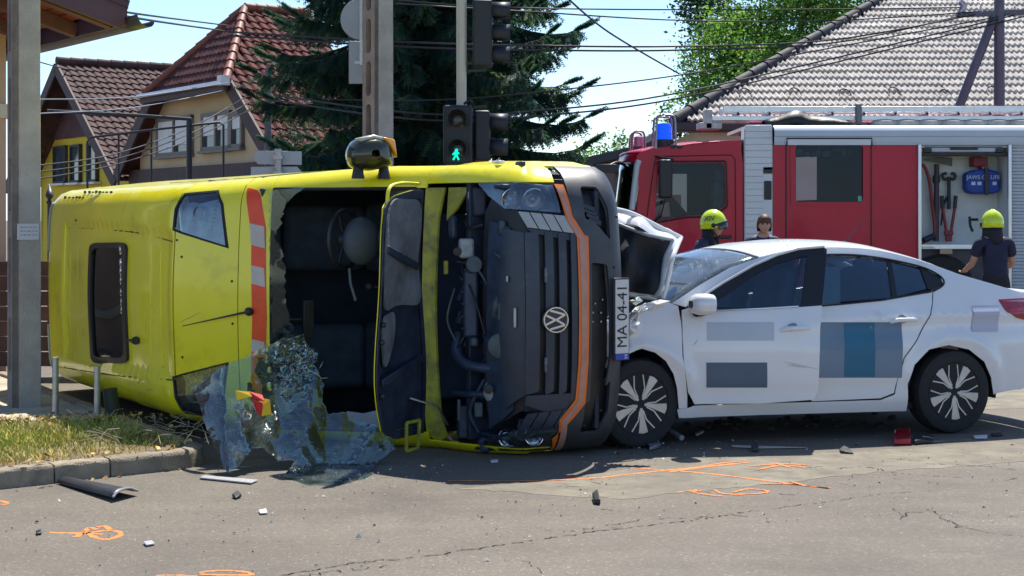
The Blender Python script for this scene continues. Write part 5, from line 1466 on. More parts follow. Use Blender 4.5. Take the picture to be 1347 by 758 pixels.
mb = MB(); mb.box(tl_(T(890, 193, -.01)), (.18, .03, .05)); mb.build("roof_marker_lamp", BLACKP, truck, bevel=.01)
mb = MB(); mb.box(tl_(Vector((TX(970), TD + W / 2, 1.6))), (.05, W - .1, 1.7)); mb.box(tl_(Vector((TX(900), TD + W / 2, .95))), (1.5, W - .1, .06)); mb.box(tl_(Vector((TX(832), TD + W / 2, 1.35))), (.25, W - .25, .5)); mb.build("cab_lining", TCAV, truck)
for y in (.55, 1.85):
    mb = MB(); mb.box(tl_(Vector((TX(930), TD + y, 1.35))), (.5, .5, .18)); mb.box(tl_(Vector((TX(948), TD + y, 1.75))), (.16, .48, .7)); mb.box(tl_(Vector((TX(950), TD + y, 2.2))), (.12, .28, .2)); mb.build("cab_seat", SEATM, truck, bevel=.04)
# dark panels added to block the bright far window, then the steering column
mb = MB(); mb.box(tl_(T(938, 250, 1.3)), (.50, .05, 1.0)); mb.box(tl_(T(900, 216, 1.3)), (1.0, .05, .22)); mb.build("cab_dark_panel", TCAV, truck)
mb = MB(); mb.tube([tl_(T(862, 270, .25)), tl_(T(885, 262, .3)), tl_(T(902, 300, .3))], [.03, .05, .2], 8); mb.build("steering_column", TCAV, truck)
# mirrors
mb = MB(); mb.box(tl_(T(873.5, 236, -.22)), (.20, .10, .58)); m_ = mb.build("cab_mirror", BLACKP, truck, bevel=.035)
mb = MB(); mb.tube([tl_(T(862, 206, .02)), tl_(T(868, 208, -.18)), tl_(T(884, 211, -.22))], .02, 6); mb.tube([tl_(T(860, 292, .02)), tl_(T(868, 284, -.18)), tl_(T(873, 262, -.22))], .018, 6); mb.build("mirror_arm", BLACKP, m_)
mb = MB(); mb.tube(smooth_curve([tl_(T(826, 216, .4)), tl_(T(812, 214, .1)), tl_(T(796, 222, -.1)), tl_(T(790, 224, -.1))], 5), .03, 6); mb.box(tl_(T(797, 222, -.1)), (.30, .2, .12)); mb.build("kerb_mirror", BLACKP, truck, bevel=.02)
# beacon and roof bars
BLUE = M("beacon_blue", (0.01, 0.04, 0.75), 0.08, coat=.8, emis=((0.0, 0.06, 1.0), 0.6), var=.2, vscale=14)
mb = MB(); mb.lathe([(.125, 0), (.125, .06), (.12, .07), (.115, .24), (.095, .29), (.0, .31)], 24, Matrix.Translation(tl_(T(875.5, 187, .25)))); bc = mb.build("beacon", BLUE, truck, smooth=50)
mb = MB(); mb.lathe([(.145, -.10), (.145, .04), (.13, .05)], 24, Matrix.Translation(tl_(T(875.5, 187, .25)))); mb.build("beacon_base", BLACKP, bc, smooth=50)
mb = MB(); mb.lathe([(.145, 0), (.135, .26), (.0, .32)], 18, Matrix.Translation(tl_(T(852, 186, 1.7))) @ Matrix.Scale(.58, 4)); mb.build("beacon", M("beacon_red_white", (.5, .3, .45), .2, coat=.5), truck, smooth=50)
for dx, dy in ((0, 0), (0, .5)):
    for (xa, xb, y0, y1) in ((863, 889, 196, 152), (841, 860, 200, 166)):
        dd = dy + (1.5 if xa < 850 else 0)
        mb = MB(); mb.tube(smooth_curve([tl_(T(xa, y0, dd)), tl_(T(xa + 1, y1 + 8, dd)), tl_(T(xa + 5, y1, dd)), tl_(T(xb - 5, y1, dd)), tl_(T(xb - 1, y1 + 8, dd)), tl_(T(xb, y0, dd))], 4), .02, 6); mb.build("beacon_guard", STEEL, truck, smooth=60)
# white shutter pillar behind the cab: separate slats
pil = ts([(979, 170), (982, 164), (1016, 164), (1017, 190), (1017, 400), (979, 400)], "white_pillar", FWHITE, dy=.03, thick=.3, r=.03)
k = 0
for i in range(28):
    y0 = 165 + i * 8.4; y1 = y0 + 8.25
    if y1 > 400: break
    mb = MB(); mb.box(tl_((T(980, y0) + T(1004 if y0 > 218 else 1016, y1)) / 2 + Vector((0, .015, 0))), (TX(1004 if y0 > 218 else 1016) - TX(980), .03, TZ(y0) - TZ(y1)))
    mb.build("shutter_slat", FWHITE, pil, bevel=.006)
ts([(1004, 220), (1016, 220), (1016, 228), (1004, 228)], "pillar_vent", BLACKP, dy=0.0, parent=pil)
ts([(1005, 238), (1015, 238), (1015, 263), (1005, 263)], "pillar_window", BLACKP, dy=-.004, parent=pil, r=.02)
ts([(1004, 229), (1016, 229), (1016, 400), (1004, 400)], "pillar_cover", FWHITE, dy=.004, parent=pil)
# body
dwn = [(1046, 191), (1135, 191), (1135, 266), (1046, 266)]
bp_ = ts([(1017, 191), (1207, 191), (1207, 400), (1017, 400)], "body_panel", FRED, holes=[[(1036, 186.5), (1143, 186.5), (1143, 400.0), (1036, 400.0)]] if False else [dwn], thick=.05)
mb = MB(); mb.tube([tl_(T(p[0], p[1], p[2])) for p in ((1034, 400, -.004), (1034, 192, -.004), (1034, 191, -.05), (1034, 182.5, -.05), (1146, 182.5, -.05), (1146, 191, -.05), (1146, 192, -.004), (1146, 400, -.004))], .011, 6); mb.build("crew_door_gap", SEAL, truck)
dr = ts([(1036, 183.5), (1144.5, 183.5), (1144.5, 191.2), (1036, 191.2)], "crew_door_header", FWHITE, dy=-.055, thick=.02)
ts([(1039, 194), (1046, 191), (1135, 191), (1142, 194), (1141, 270), (1040, 270)], "crew_door_window_frame", FRED, dy=-.02, thick=.02, holes=[dwn])
ts(dwn, "crew_window", glass("crew_glass", (0.82, 0.83, 0.84), base=.0, refl=(.22,.27,.36)), dy=.03, thick=.006)

mb = MB(); 
for k in range(10): mb.box(tl_(T(1050 + k * 8 + R.uniform(-2, 2), 199 + R.uniform(-3, 4), .25)), (R.uniform(.05, .15), .1, R.uniform(.05, .12)))
o = mb.build("stowed_kit", BAY, truck, bevel=.01); tag(o, kind="stuff")
ts([(1129, 258), (1134, 258), (1134, 265), (1129, 265)], "window_sticker", M("sticker_mint", (.1, .55, .42), .5), dy=.02, thick=.002)
def at_depth(px, name, mat, dy, holes=(), thick=.04, parent=None):
    q = [(lambda p: (p.x, p.z))(at(a, c, TD + dy)) for a, c in px]; hh = [[(lambda p: (p.x, p.z))(at(a, c, TD + dy)) for a, c in h] for h in holes]
    return sheet(q, lambda x, z: tl_(Vector((x, TD + dy, z))), .3, name, mat, parent or truck, thick=thick, out=(0, -1, 0), holes=hh)
farwin = [(1047, 207), (1075, 206), (1075, 263), (1047, 264)]
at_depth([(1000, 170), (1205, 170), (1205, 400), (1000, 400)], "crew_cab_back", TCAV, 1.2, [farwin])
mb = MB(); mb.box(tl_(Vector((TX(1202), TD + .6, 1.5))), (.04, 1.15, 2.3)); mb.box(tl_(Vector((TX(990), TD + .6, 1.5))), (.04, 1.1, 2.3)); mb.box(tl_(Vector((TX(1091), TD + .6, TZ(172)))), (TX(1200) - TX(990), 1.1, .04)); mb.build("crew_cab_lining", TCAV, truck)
# roof edge band, rounded
rows = []
for px in (1018, 1020, 1100, 1200, 1300, 1400, 1500):
    rows.append([tl_(T(px, 191, -.025)), tl_(T(px, 186, -.035)), tl_(T(px, 180, -.03)), tl_(T(px, 179.4, -.05)), tl_(T(px, 172, -.045)), tl_(T(px, 167, .0)), tl_(T(px, 164.6, .06)), tl_(T(px, 164, .3))])
grid_obj(rows, "roof_edge_band", M("band_blue_white", (.50, .56, .62), .3, var=.04, vscale=1.5, coat=.3), truck, smooth=30)
mb = MB(); mb.box(tl_(Vector(((TX(985) + TX(1500)) / 2, TD + W / 2 + .15, TZ(166)))), (TX(1500) - TX(985), W - .3, .05)); mb.box(tl_(Vector((TX(1500), TD + W / 2, 1.5))), (.05, W, 2.3)); mb.build("body_shell", FRED, truck)
at_depth([(995, 172), (1440, 172), (1440, 395), (995, 395)], "far_side_panel", FRED, W, [farwin], .05)
# locker
AL = M("locker_aluminium", (.48, .50, .52), .4, .6, var=.1)
lk = MB(); zb = TZ(326); zt_ = TZ(193); xa, xb = TX(1210), TX(1327)
lk.box(tl_(Vector(((xa + xb) / 2, TD + .55, (zb + zt_) / 2))), (xb - xa, .03, zt_ - zb)); lk.box(tl_(Vector((xa, TD + .28, (zb + zt_) / 2))), (.03, .55, zt_ - zb)); lk.box(tl_(Vector((xb, TD + .28, (zb + zt_) / 2))), (.03, .55, zt_ - zb)); lk.box(tl_(Vector(((xa + xb) / 2, TD + .28, zb))), (xb - xa, .6, .04)); lk.box(tl_(Vector(((xa + xb) / 2, TD + .28, zt_))), (xb - xa, .55, .03))
lock = lk.build("equipment_locker", M("locker_wall", (.62, .66, .64), .55, var=.08, vscale=2.5, dirt=((.45, .47, .36), 2.5, .55, .8)), truck)
for x in (1209, 1327.5):
    mb = MB(); mb.box(tl_(T(x, 295, -.02)), (.055, .06, TZ(190) - TZ(400))); mb.build("locker_rail", ALU, truck, bevel=.008)
mb = MB(); mb.box(tl_(T(1268, 203, .05)), (TX(1326) - TX(1211), .10, .05)); mb.build("shutter_roll", BLACKP, lock, bevel=.01)
mb = MB(); mb.box(tl_(T(1268, 196, .02)), (TX(1320) - TX(1214), .03, .09)); mb.build("locker_lamp_strip", M("lamp_strip", (.45, .50, .60), .4), lock, bevel=.01)
for px in (1220, 1315):
    mb = MB(); mb.box(tl_(T(px, 198, -.0)), (.12, .05, .07)); mb.build("shutter_bracket", BLACKP, lock, bevel=.01)
mb = MB(); mb.box(tl_(T(1268, 196, -.01)), (.42, .02, .03)); mb.build("locker_pull", BLACKP, lock, bevel=.006)
ts([(1211, 322), (1300, 322), (1300, 327), (1211, 327)], "locker_sill", ALU, dy=-.02)
ts([(1210, 329), (1326, 329), (1326, 400), (1210, 400)], "lower_locker", M("lower_locker_dark", (.045, .05, .07), .5, var=.3), dy=.15)
ts([(1236, 328), (1252, 328), (1252, 334), (1236, 334)], "locker_tag", M("tag_ochre", (.45, .30, .18), .6), dy=-.03, parent=lock)
# shutter of the next locker: joined slats (5 pixels each)
mb = MB(); y = 191
while y < 400:
    mb.box(tl_(T(1331, y) + Vector(((TX(1500) - TX(1331)) / 2, .02, -.018))), (TX(1500) - TX(1331), .03, .047)); y += 4.4
o = mb.build("roller_shutter", M("shutter_grey", (.50, .54, .58), .5, .0, var=.05), truck, bevel=.008); tag(o, kind="stuff")
# running gear
for px in (917, 1240, 1420):
    for yy in (.2, W - .2):
        mb = MB(); mt = Matrix.Translation(tl_(Vector((TX(px), TD + yy, .5)))) @ Matrix.Rotation(PI / 2, 4, 'X'); mb.lathe([(.28, -.13), (.46, -.14), (.5, -.10), (.5, .10), (.46, .14), (.28, .13)], 28, mt); w = mb.build("wheel", RUBBER, truck, smooth=40)
        mb = MB(); mb.lathe([(0, .05), (.1, .08), (.12, .02), (.24, .04), (.29, .12), (.29, -.05), (0, -.06)], 20, mt); mb.build("wheel_rim", ALU, w, smooth=40)
mb = MB(); mb.box(tl_(Vector((TX(1160), TD + W / 2, .55))), (TX(1490) - TX(830), W - .8, .25)); mb.box(tl_(Vector((TX(1230), TD + .1, .45))), (TX(1490) - TX(985), .1, .25)); mb.box(tl_(Vector((TX(818), TD + W / 2, .55))), (.25, W, .4)); mb.build("chassis", BLACKP, truck)

# things in the locker and on the roof (each a thing of its own)
def tp_(px, py, dy): return T(px, py, dy)
TRED = M("tool_red", (.24, .02, .022), .45, var=.2, vscale=12); TBLK = M("tool_black", (.022, .024, .03), .5, var=.3)
root = empty("hydraulic_hose", "dark red hose curving down the left wall of the fire engine locker", "hose", tp_(1215, 320, .3))
o_ = Vector(tp_(1215, 320, .3)); mb = MB(); mb.tube([p - o_ for p in smooth_curve([tp_(1212, 213, .4), tp_(1224, 217, .4), tp_(1231, 235, .4), tp_(1235, 265, .4), tp_(1239, 300, .4), tp_(1236, 312, .4), tp_(1225, 318, .35), tp_(1212, 321, .3)], 6)], .026, 8); mb.build("hose_pipe", TRED, root, smooth=60)
mb = MB(); mb.tube([tp_(1222, 317, .32) - o_, tp_(1236, 311, .36) - o_], .045, 8); mb.build("coupling", TBLK, root, smooth=50)
o_ = Vector(tp_(1242, 318, .42)); root = empty("fire_axe", "long handled axe hanging on the locker wall head up", "axe", o_)
mb = MB(); mb.tube([tp_(1241, 318, .42) - o_, tp_(1242, 215, .42) - o_], [.045, .038], 8); mb.build("handle", M("axe_handle", (.05, .03, .05), .5, var=.3), root, smooth=50)
mb = MB(); mb.prism([(TX(a), TZ(c)) for a, c in ((1223, 209), (1236, 206), (1250, 206), (1262, 207), (1262, 218), (1254, 215), (1244, 213), (1232, 211))], lambda a, c, d: Vector((a, TD + .40 + d, c)) - o_, -.02, .03); mb.build("axe_head", M("axe_steel", (.10, .105, .10), .5, .2, var=.3), root, bevel=.006)
mb = MB(); mb.lathe([(.05, -.06), (.06, 0), (.05, .06)], 10, Matrix.Translation(tp_(1241.5, 235, .42) - o_)); mb.build("grip_ring", TBLK, root, smooth=50)
o_ = Vector(tp_(1259, 275, .45)); root = empty("halligan_tool", "short black pry tool with a double hooked head beside the axe", "pry tool", o_)
mb = MB(); mb.tube([p - o_ for p in (tp_(1259, 275, .45), tp_(1259, 232, .45))], .028, 8); mb.build("shaft", TBLK, root, smooth=50)
for s_ in (-1, 1):
    mb = MB(); mb.tube([p - o_ for p in smooth_curve([tp_(1259, 233, .45), tp_(1259 + s_ * 6, 235, .45), tp_(1259 + s_ * 8.5, 231, .45), tp_(1259 + s_ * 7, 227.5, .45), tp_(1259 + s_ * 3, 227.5, .45)], 5)], .022, 8); mb.build("hook", TBLK, root, smooth=60)
o_ = Vector(tp_(1258, 318, .42)); root = empty("bolt_cutter", "red bolt cutter with black grips hanging handles up in the locker", "bolt cutter", o_)
for s_ in (-1, 1):
    mb = MB(); mb.tube([tp_(1258 + s_ * 3, 306, .42) - o_, tp_(1258 + s_ * 8, 274, .42) - o_], .024, 8); a_ = mb.build("cutter_arm", TRED, root, smooth=50)
    mb = MB(); mb.tube([tp_(1258 + s_ * 8, 274, .42) - o_, tp_(1258 + s_ * 9.5, 257, .42) - o_], .03, 8); mb.build("grip", TBLK, a_, smooth=50)
mb = MB(); mb.box(tp_(1258, 307, .42) - o_, (.14, .04, .07)); mb.box(tp_(1258, 314, .42) - o_, (.10, .05, .10)); mb.build("cutter_jaws", TRED, root, bevel=.012)
o_ = Vector(tp_(1252, 300, .47)); root = empty("knife_sheath", "thin black strap sheath left of the red bolt cutter", "sheath", o_)
mb = MB(); mb.tube([tp_(1249, 297, .47) - o_, tp_(1252, 268, .47) - o_, tp_(1258, 258, .47) - o_], [.012, .02, .02], 6); mb.build("sheath_body", TBLK, root)
o_ = Vector(tp_(1299, 254, .35)); root = empty("tool_bag", "blue rescue kit bag strapped high in the right of the locker", "bag", o_)
BAGB = M("bag_blue", (.012, .055, .30), .6, var=.15, vscale=6, bump=.2, bscale=20)
mb = MB(); mb.prism(rounded([(TX(1276), TZ(227)), (TX(1292), TZ(222)), (TX(1308), TZ(222)), (TX(1321), TZ(226)), (TX(1322), TZ(252)), (TX(1312), TZ(255)), (TX(1284), TZ(255)), (TX(1276), TZ(251))], .05, 3), lambda a, c, d: Vector((a, TD + .32 + d, c)) - o_, -.10, .12); bag = mb.build("bag_body", BAGB, root, bevel=.03)
mb = MB(); mb.box(tp_(1303, 238, .20) - o_, (.06, .03, .42)); mb.build("strap", TBLK, root, bevel=.006)
WTXT = M("bag_print", (.55, .62, .75), .6)
text_obj("JAWS OF LIFE", .085, Matrix.Translation(tp_(1299, 233, .214) - o_) @ Matrix.Rotation(PI / 2, 4, 'X'), "bag_lettering", WTXT, root, .001)
mb = MB()
for px in (1286, 1294, 1314): mb.box(tp_(px, 241, .217) - o_, (.06, .004, .05))
mb.build("bag_symbols", WTXT, root)
o_ = Vector(tp_(1297, 214, .4)); root = empty("wall_bracket", "dark red bracket above the blue bag in the locker", "bracket", o_)
mb = MB(); mb.box(tp_(1297, 212, .4) - o_, (.22, .25, .14)); mb.build("bracket_body", M("bracket_red", (.20, .01, .03), .5), root, bevel=.01)
mb = MB(); mb.tube([tp_(1297, 217, .36) - o_, tp_(1297, 222, .3) - o_], .035, 8); mb.build("swivel", TRED, root)
o_ = Vector(tp_(1285, 295, .3)); root = empty("wall_crank", "small black crank hanging between bolt cutter and firefighter", "crank", o_)
mb = MB(); mb.tube([tp_(1294, 289, .3) - o_, tp_(1283, 289, .3) - o_, tp_(1283, 285, .3) - o_], .025, 6); mb.tube([tp_(1283, 289, .3) - o_, tp_(1284, 298, .3) - o_, tp_(1287, 305, .3) - o_], .022, 6); mb.build("crank_arm", TBLK, root)
# roof ladder
o_ = Vector((TX(1200), TD + .6, TZ(164))); root = empty("roof_ladder", "aluminium ladder lying along the roof of the fire engine", "ladder", o_)
for dy in (.35, .85):
    for (y, w) in ((142, .09), (154, .07)):
        mb = MB(); mb.bar(T(955 if y < 150 else 940, y, dy) - o_, T(1500, y - .5, dy) - o_, .05, w); mb.build("ladder_rail", ALU, root, bevel=.008)
px = 975
while px < 1490:
    mb = MB(); mb.tube([T(px, 148, .33) - o_, T(px, 148, .87) - o_], .022, 8); mb.build("ladder_rung", STEEL, root, smooth=50)
    mb = MB(); mb.bar(T(px, 145, .345) - o_, T(px, 152, .345) - o_, .03, .03, up=(0, 1, 0)); mb.build("rail_spacer", STEEL, root); px += 42
mb = MB(); mb.box(T(1135, 150, .30) - o_, (.09, .10, .34)); mb.box(T(1132, 163, .30) - o_, (.30, .1, .05)); mb.build("ladder_clamp", M("clamp_grey", (.16, .17, .18), .5, .5), root, bevel=.01)
mb = MB(); mb.box(T(938, 164, .5) - o_, (.35, .4, .10)); mb.box(T(936, 155, .5) - o_, (.10, .4, .3)); mb.box(T(965, 158, .5) - o_, (.6, .2, .05)); mb.build("ladder_foot", M("foot_grey", (.45, .45, .43), .5, .3, var=.3, vscale=9), root, bevel=.012)
o_ = Vector(T(1060, 164, .3)); root = tag(MB().build("tmp", BLACKP), None)
bpy.data.objects.remove(root)
rows = []
for i in range(15):
    x = 1008 + 116 * i / 14
    hgt = interp([(1008, 157), (1030, 151), (1054, 143.5), (1066, 151), (1100, 154), (1124, 159)], x)
    rows.append([T(x, 164, .1) - o_, T(x, (164 + hgt) / 2 + R.uniform(-1, 1), .12) - o_, T(x, hgt, .22) - o_, T(x, hgt + 1, .45) - o_, T(x, 164, .6) - o_])
tp = grid_obj(rows, "tarpaulin", M("tarp_black", (.012, .013, .016), .5, var=.3, bump=.4, bscale=9), None, thick=.006); tp.location = o_; tag(tp, "black tarpaulin bundled under the ladder on the fire engine roof", "tarpaulin")
mb = MB(); o_ = Vector(T(1260, 164, .3))
for k in range(9): mb.ball(T(1170 + 30 * k, 161, .3) - o_, .22, 10, 6, (1.0, .6, .32))
hs = mb.build("roof_hoses", M("hose_beige", (.42, .40, .36), .8, var=.2), None, smooth=60); hs.location = o_; tag(hs, "rolled pale hoses lying under the ladder on the fire engine roof", "hoses", kind="stuff")

# ------------------------------------------------------------------ people
SKIN = M("skin", (.48, .27, .19), .55, var=.08, vscale=14)
NAVY = M("navy_cotton", (.018, .020, .050), .85, var=.25, vscale=9, bump=.3, bscale=30)
NAVY2 = M("navy_jacket", (.030, .030, .075), .75, var=.25, vscale=8, bump=.3, bscale=22)
TROU = M("dark_trousers", (.014, .015, .022), .85, var=.3, vscale=9)
HAIRM = M("hair_chestnut", (.085, .032, .020), .6, var=.5, vscale=40)
HELM = M("helmet_yellow", (.62, .78, .012), .22, coat=.6, var=.04)
def skinmesh(name, joints, edges, radii, mats, parent, root, sub=2):
    me = bpy.data.meshes.new(name); me.from_pydata([tuple(j) for j in joints], edges, [])
    o = bpy.data.objects.new(name, me); COL.objects.link(o)
    sk = o.modifiers.new("skin", 'SKIN'); sk.use_smooth_shade = True
    for i, v in enumerate(me.skin_vertices[0].data):
        r = radii[i]; v.radius = r if isinstance(r, tuple) else (r, r); v.use_root = (i == root)
    ss = o.modifiers.new("sub", 'SUBSURF'); ss.levels = sub; ss.render_levels = sub
    dg = bpy.context.evaluated_depsgraph_get()
    m2 = bpy.data.meshes.new_from_object(o.evaluated_get(dg))
    bpy.data.objects.remove(o)
    m2.name = name; m2.materials.clear()
    for m in mats: m2.materials.append(m)
    o = bpy.data.objects.new(name, m2); COL.objects.link(o)
    if parent: o.parent = parent
    return o
def person(label, loc, rz, h=1.72, lean=0.0, head_turn=0.0, head_drop=0.0, arms=None, group=None):
    """figure facing local -y; returns (root, head matrix)"""
    k = h / 1.75
    root = empty("person", label, "person", loc, rotz(rz), group)
    V = lambda x, y, z: Vector((x, y, z)) * k
    ly = -math.sin(lean); lz = math.cos(lean)
    def up(z): return V(0, ly * (z - .95), .95 + (z - .95) * lz)
    pel, sp, ch, nk = up(.95), up(1.14), up(1.34), up(1.49)
    hd = nk + V(0, -.03 - head_drop, .12)
    J = [pel, sp, ch, nk, nk + (hd - nk) * .45]
    E = [(0, 1), (1, 2), (2, 3), (3, 4)]; Rr = [(.125 * k, .10 * k), (.115 * k, .085 * k), (.135 * k, .10 * k), .055 * k, .050 * k]
    arms = arms or {}
    arm_j = {}
    for s in (-1, 1):
        sh = ch + V(s * .185, 0, .07 * lz); el = arms.get((s, 'e'), None); wr = arms.get((s, 'w'), None)
        el = sh + V(s * .06, .03, -.28) if el is None else sh + V(*el)
        wr = el + V(s * .02, -.10, -.24) if wr is None else el + V(*wr)
        b = len(J); J += [ch + V(s * .10, 0, .08), sh, el, el.lerp(wr, .5), wr]; Rr += [.062 * k, .058 * k, .042 * k, .038 * k, .027 * k]
        E += [(2, b), (b, b + 1), (b + 1, b + 2), (b + 2, b + 3), (b + 3, b + 4)]
        d = (wr - el).normalized(); side = d.cross(Vector((0, 1, 0.2))).normalized(); pal = d.cross(side).normalized()
        pm = len(J); J.append(wr + d * .05 * k); Rr.append((.036 * k, .02 * k)); E.append((b + 4, pm))
        for fi in range(4):
            off = (fi - 1.5) * .019 * k; L = (.070, .080, .074, .058)[fi] * k
            q0 = wr + d * .088 * k + side * off; q1 = q0 + d * L * .5 + pal * .010 * k; q2 = q0 + d * L * .85 + pal * .035 * k
            n0 = len(J); J += [q0, q1, q2]; Rr += [.0095 * k, .0085 * k, .0075 * k]; E += [(pm, n0), (n0, n0 + 1), (n0 + 1, n0 + 2)]
        n0 = len(J); q0 = wr + d * .035 * k - side * .034 * k * s; J += [q0, q0 + d * .035 * k - side * .018 * k * s, q0 + d * .062 * k - side * .014 * k * s + pal * .01 * k]; Rr += [.013 * k, .010 * k, .009 * k]; E += [(pm, n0), (n0, n0 + 1), (n0 + 1, n0 + 2)]
        arm_j[s] = (sh, el, wr)
    leg_j = {}
    for s in (-1, 1):
        hp_, kn, an = V(s * .095, ly * -.02, .90), V(s * .11, -.03, .50), V(s * .12, .02, .09)
        b = len(J); J += [hp_, kn, an, V(s * .13, -.15, .035)]; Rr += [.092 * k, .058 * k, .042 * k, .038 * k]
        E += [(0, b), (b, b + 1), (b + 1, b + 2), (b + 2, b + 3)]; leg_j[s] = (hp_, kn, an, J[-1])
    body = skinmesh("body", J, E, Rr, [SKIN], root, 0)
    # head grown into the same mesh: skull, jaw, nose, brow and ears
    hm = Matrix.Translation(hd) @ Matrix.Rotation(head_turn, 4, 'Z') @ Matrix.Rotation(-head_drop * 2.0, 4, 'X')
    bm = bmesh.new(); bm.from_mesh(body.data)
    n, m = 22, 16; ring = []
    for i in range(m + 1):
        th = PI * i / m; row = []
        for j in range(n):
            ph = 2 * PI * j / n
            x = math.sin(th) * math.cos(ph); y = math.sin(th) * math.sin(ph); z = math.cos(th)
            jaw = max(0, -z)
            px_ = x * (.076 - .020 * jaw); py_ = y * (.098 - .012 * jaw) - .012 * jaw; pz_ = z * .118
            if y < -.5:  # face
                fx = x
                if abs(z + .05) < .28 and abs(fx) < .24: py_ -= .022 * (1 - abs(fx) / .24) * (1 - abs(z + .05) / .28)
                if abs(z - .12) < .14 and .15 < abs(fx) < .55: py_ += .008
                if abs(z + .42) < .08 and abs(fx) < .3: py_ -= .005
            if abs(abs(x) - .98) < .1 and abs(z) < .22: px_ *= 1.12
            row.append(bm.verts.new(hm @ (Vector((px_, py_, pz_)) * k)))
        ring.append(row)
    for i in range(m):
        for j in range(n):
            try: 
                f = bm.faces.new((ring[i][j], ring[i + 1][j], ring[i + 1][(j + 1) % n], ring[i][(j + 1) % n])); f.smooth = True
            except Exception: pass
    bm.to_mesh(body.data); bm.free()
    mb = MB()
    for s in (-1, 1): mb.ball(hm @ (Vector((s * .031, -.083, .014)) * k), .011 * k, 8, 6)
    o = mb.build("eyes", M("eye_dark", (.03, .02, .018), .2), body, smooth=60); tag(o, kind="stuff")
    mb = MB(); mb.ball(hm @ (Vector((0, -.088, -.055)) * k), .02 * k, 10, 6, (1.1, .35, .3)); mb.build("mouth", M("lips", (.35, .12, .10), .5), body, smooth=60)
    for s in (-1, 1):
        mb = MB(); mb.ball(hm @ (Vector((s * .082, .005, 0)) * k), .026 * k, 8, 6, (.4, .7, 1.2)); mb.build("ear", SKIN, body, smooth=60)
    return root, body, hm, dict(k=k, pel=pel, sp=sp, ch=ch, nk=nk, arm=arm_j, leg=leg_j, V=V)
def garment(root, d, shirt, sleeve, trousers, thick=1.0, collar=True):
    k = d['k']; pel, sp, ch, nk = d['pel'], d['sp'], d['ch'], d['nk']; t = thick
    J = [pel.lerp(sp, -.45), sp, ch, ch.lerp(nk, .75)]; E = [(0, 1), (1, 2), (2, 3)]; Rr = [(.15 * k * t, .115 * k * t), (.145 * k * t, .11 * k * t), (.165 * k * t, .12 * k * t), (.085 * k, .075 * k)]
    for s in (-1, 1):
        sh, el, wr = d['arm'][s]; b = len(J)
        J += [ch + Vector((s * .11 * k, 0, .08 * k)), sh, sh.lerp(el, min(1, sleeve * 2))]; Rr += [.078 * k * t, .076 * k * t, .068 * k * t]; E += [(2, b), (b, b + 1), (b + 1, b + 2)]
        if sleeve > .5: J.append(el.lerp(wr, (sleeve - .5) * 2)); Rr.append(.050 * k * t); E.append((b + 2, b + 3))
    skinmesh("shirt" if t < 1.05 else "jacket", J, E, Rr, [shirt], root, 0)
    J = [pel.lerp(sp, .75), pel]; E = [(0, 1)]; Rr = [(.140 * k, .105 * k), (.15 * k, .115 * k)]
    for s in (-1, 1):
        hp_, kn, an, to = d['leg'][s]; b = len(J); J += [hp_, kn, an]; Rr += [.105 * k, .080 * k, .068 * k]; E += [(1, b), (b, b + 1), (b + 1, b + 2)]
    skinmesh("trousers", J, E, Rr, [trousers], root, 1)
    for s in (-1, 1):
        hp_, kn, an, to = d['leg'][s]
        skinmesh("boot", [an + Vector((0, .0, .10 * k)), an + Vector((0, .02, -.03 * k)), to + Vector((0, .06, .015)), to + Vector((0, -.02, .01))], [(0, 1), (1, 2), (2, 3)], [.055 * k, .055 * k, .045 * k, .04 * k], [RUBBER], root, 0)
def helmet(body, hm, k, back=False, txt=None):
    rows = []
    for i in range(13):
        th = PI * .56 * i / 12; row = []
        for j in range(32):
            ph = 2 * PI * j / 32
            rx, ry, rz_ = .132, .158, .165
            x = math.sin(th) * math.cos(ph); y = math.sin(th) * math.sin(ph)
            z = math.cos(th)
            if i == 12:
                front = max(0, -math.sin(ph))
                z += .0 + .55 * front ** 2 * .6 - .30 * max(0, abs(math.cos(ph)) - .45) - .18 * max(0, math.sin(ph) - .4)
            ridge = .010 * math.exp(-(x / .12) ** 2) if i < 11 else 0
            row.append(hm @ (Vector((x * rx, y * ry + .012, z * rz_ + .028 + ridge)) * k))
        rows.append(row)
    h = grid_obj(rows, "helmet", HELM, body, closed_v=True, thick=.012, smooth=60)
    # brow rim, visor edge, rear rail, neck curtain
    mb = MB(); mb.tube([hm @ (Vector((math.sin(a) * .128, -math.cos(a) * .158 + .008, .060 - .055 * (abs(a) / 1.5))) * k) for a in [-1.5 + 3.0 * i / 16 for i in range(17)]], .012, 6); mb.build("helmet_rim", BLACKP, h, smooth=60)
    rr = [[hm @ (Vector((math.sin(a) * (.131 + .012 * t), -math.cos(a) * (.150 + .02 * t), .055 - .07 * t - .03 * abs(a))) * k) for t in (0, .5, 1)] for a in [-1.1 + 2.2 * i / 14 for i in range(15)]]
    grid_obj(rr, "visor", glass("visor_smoke", (.35, .33, .16), base=.08), h, thick=.003)
    rr = [[hm @ (Vector((math.sin(a) * (.112 + .02 * t), -math.cos(a) * (.135 + .03 * t) + .01, -.02 - .20 * t)) * k) for t in (0, .33, .66, 1)] for a in [PI - 1.75 + 3.5 * i / 16 for i in range(17)]]
    grid_obj(rr, "neck_curtain", M("curtain_black", (.014, .014, .022), .8, var=.3), h, thick=.004)
    for s in (-1, 1):
        mb = MB(); mb.ball(hm @ (Vector((s * .135, -.02, .01)) * k), .03 * k, 10, 6, (.35, 1, 1)); mb.build("helmet_knob", BLACKP, h, smooth=60)
        mb = MB(); mb.tube([hm @ (Vector((s * .125, .02, -.02)) * k), hm @ (Vector((s * .09, -.05, -.12)) * k)], .010, 6); mb.build("chin_strap", BLACKP, h)
    return h
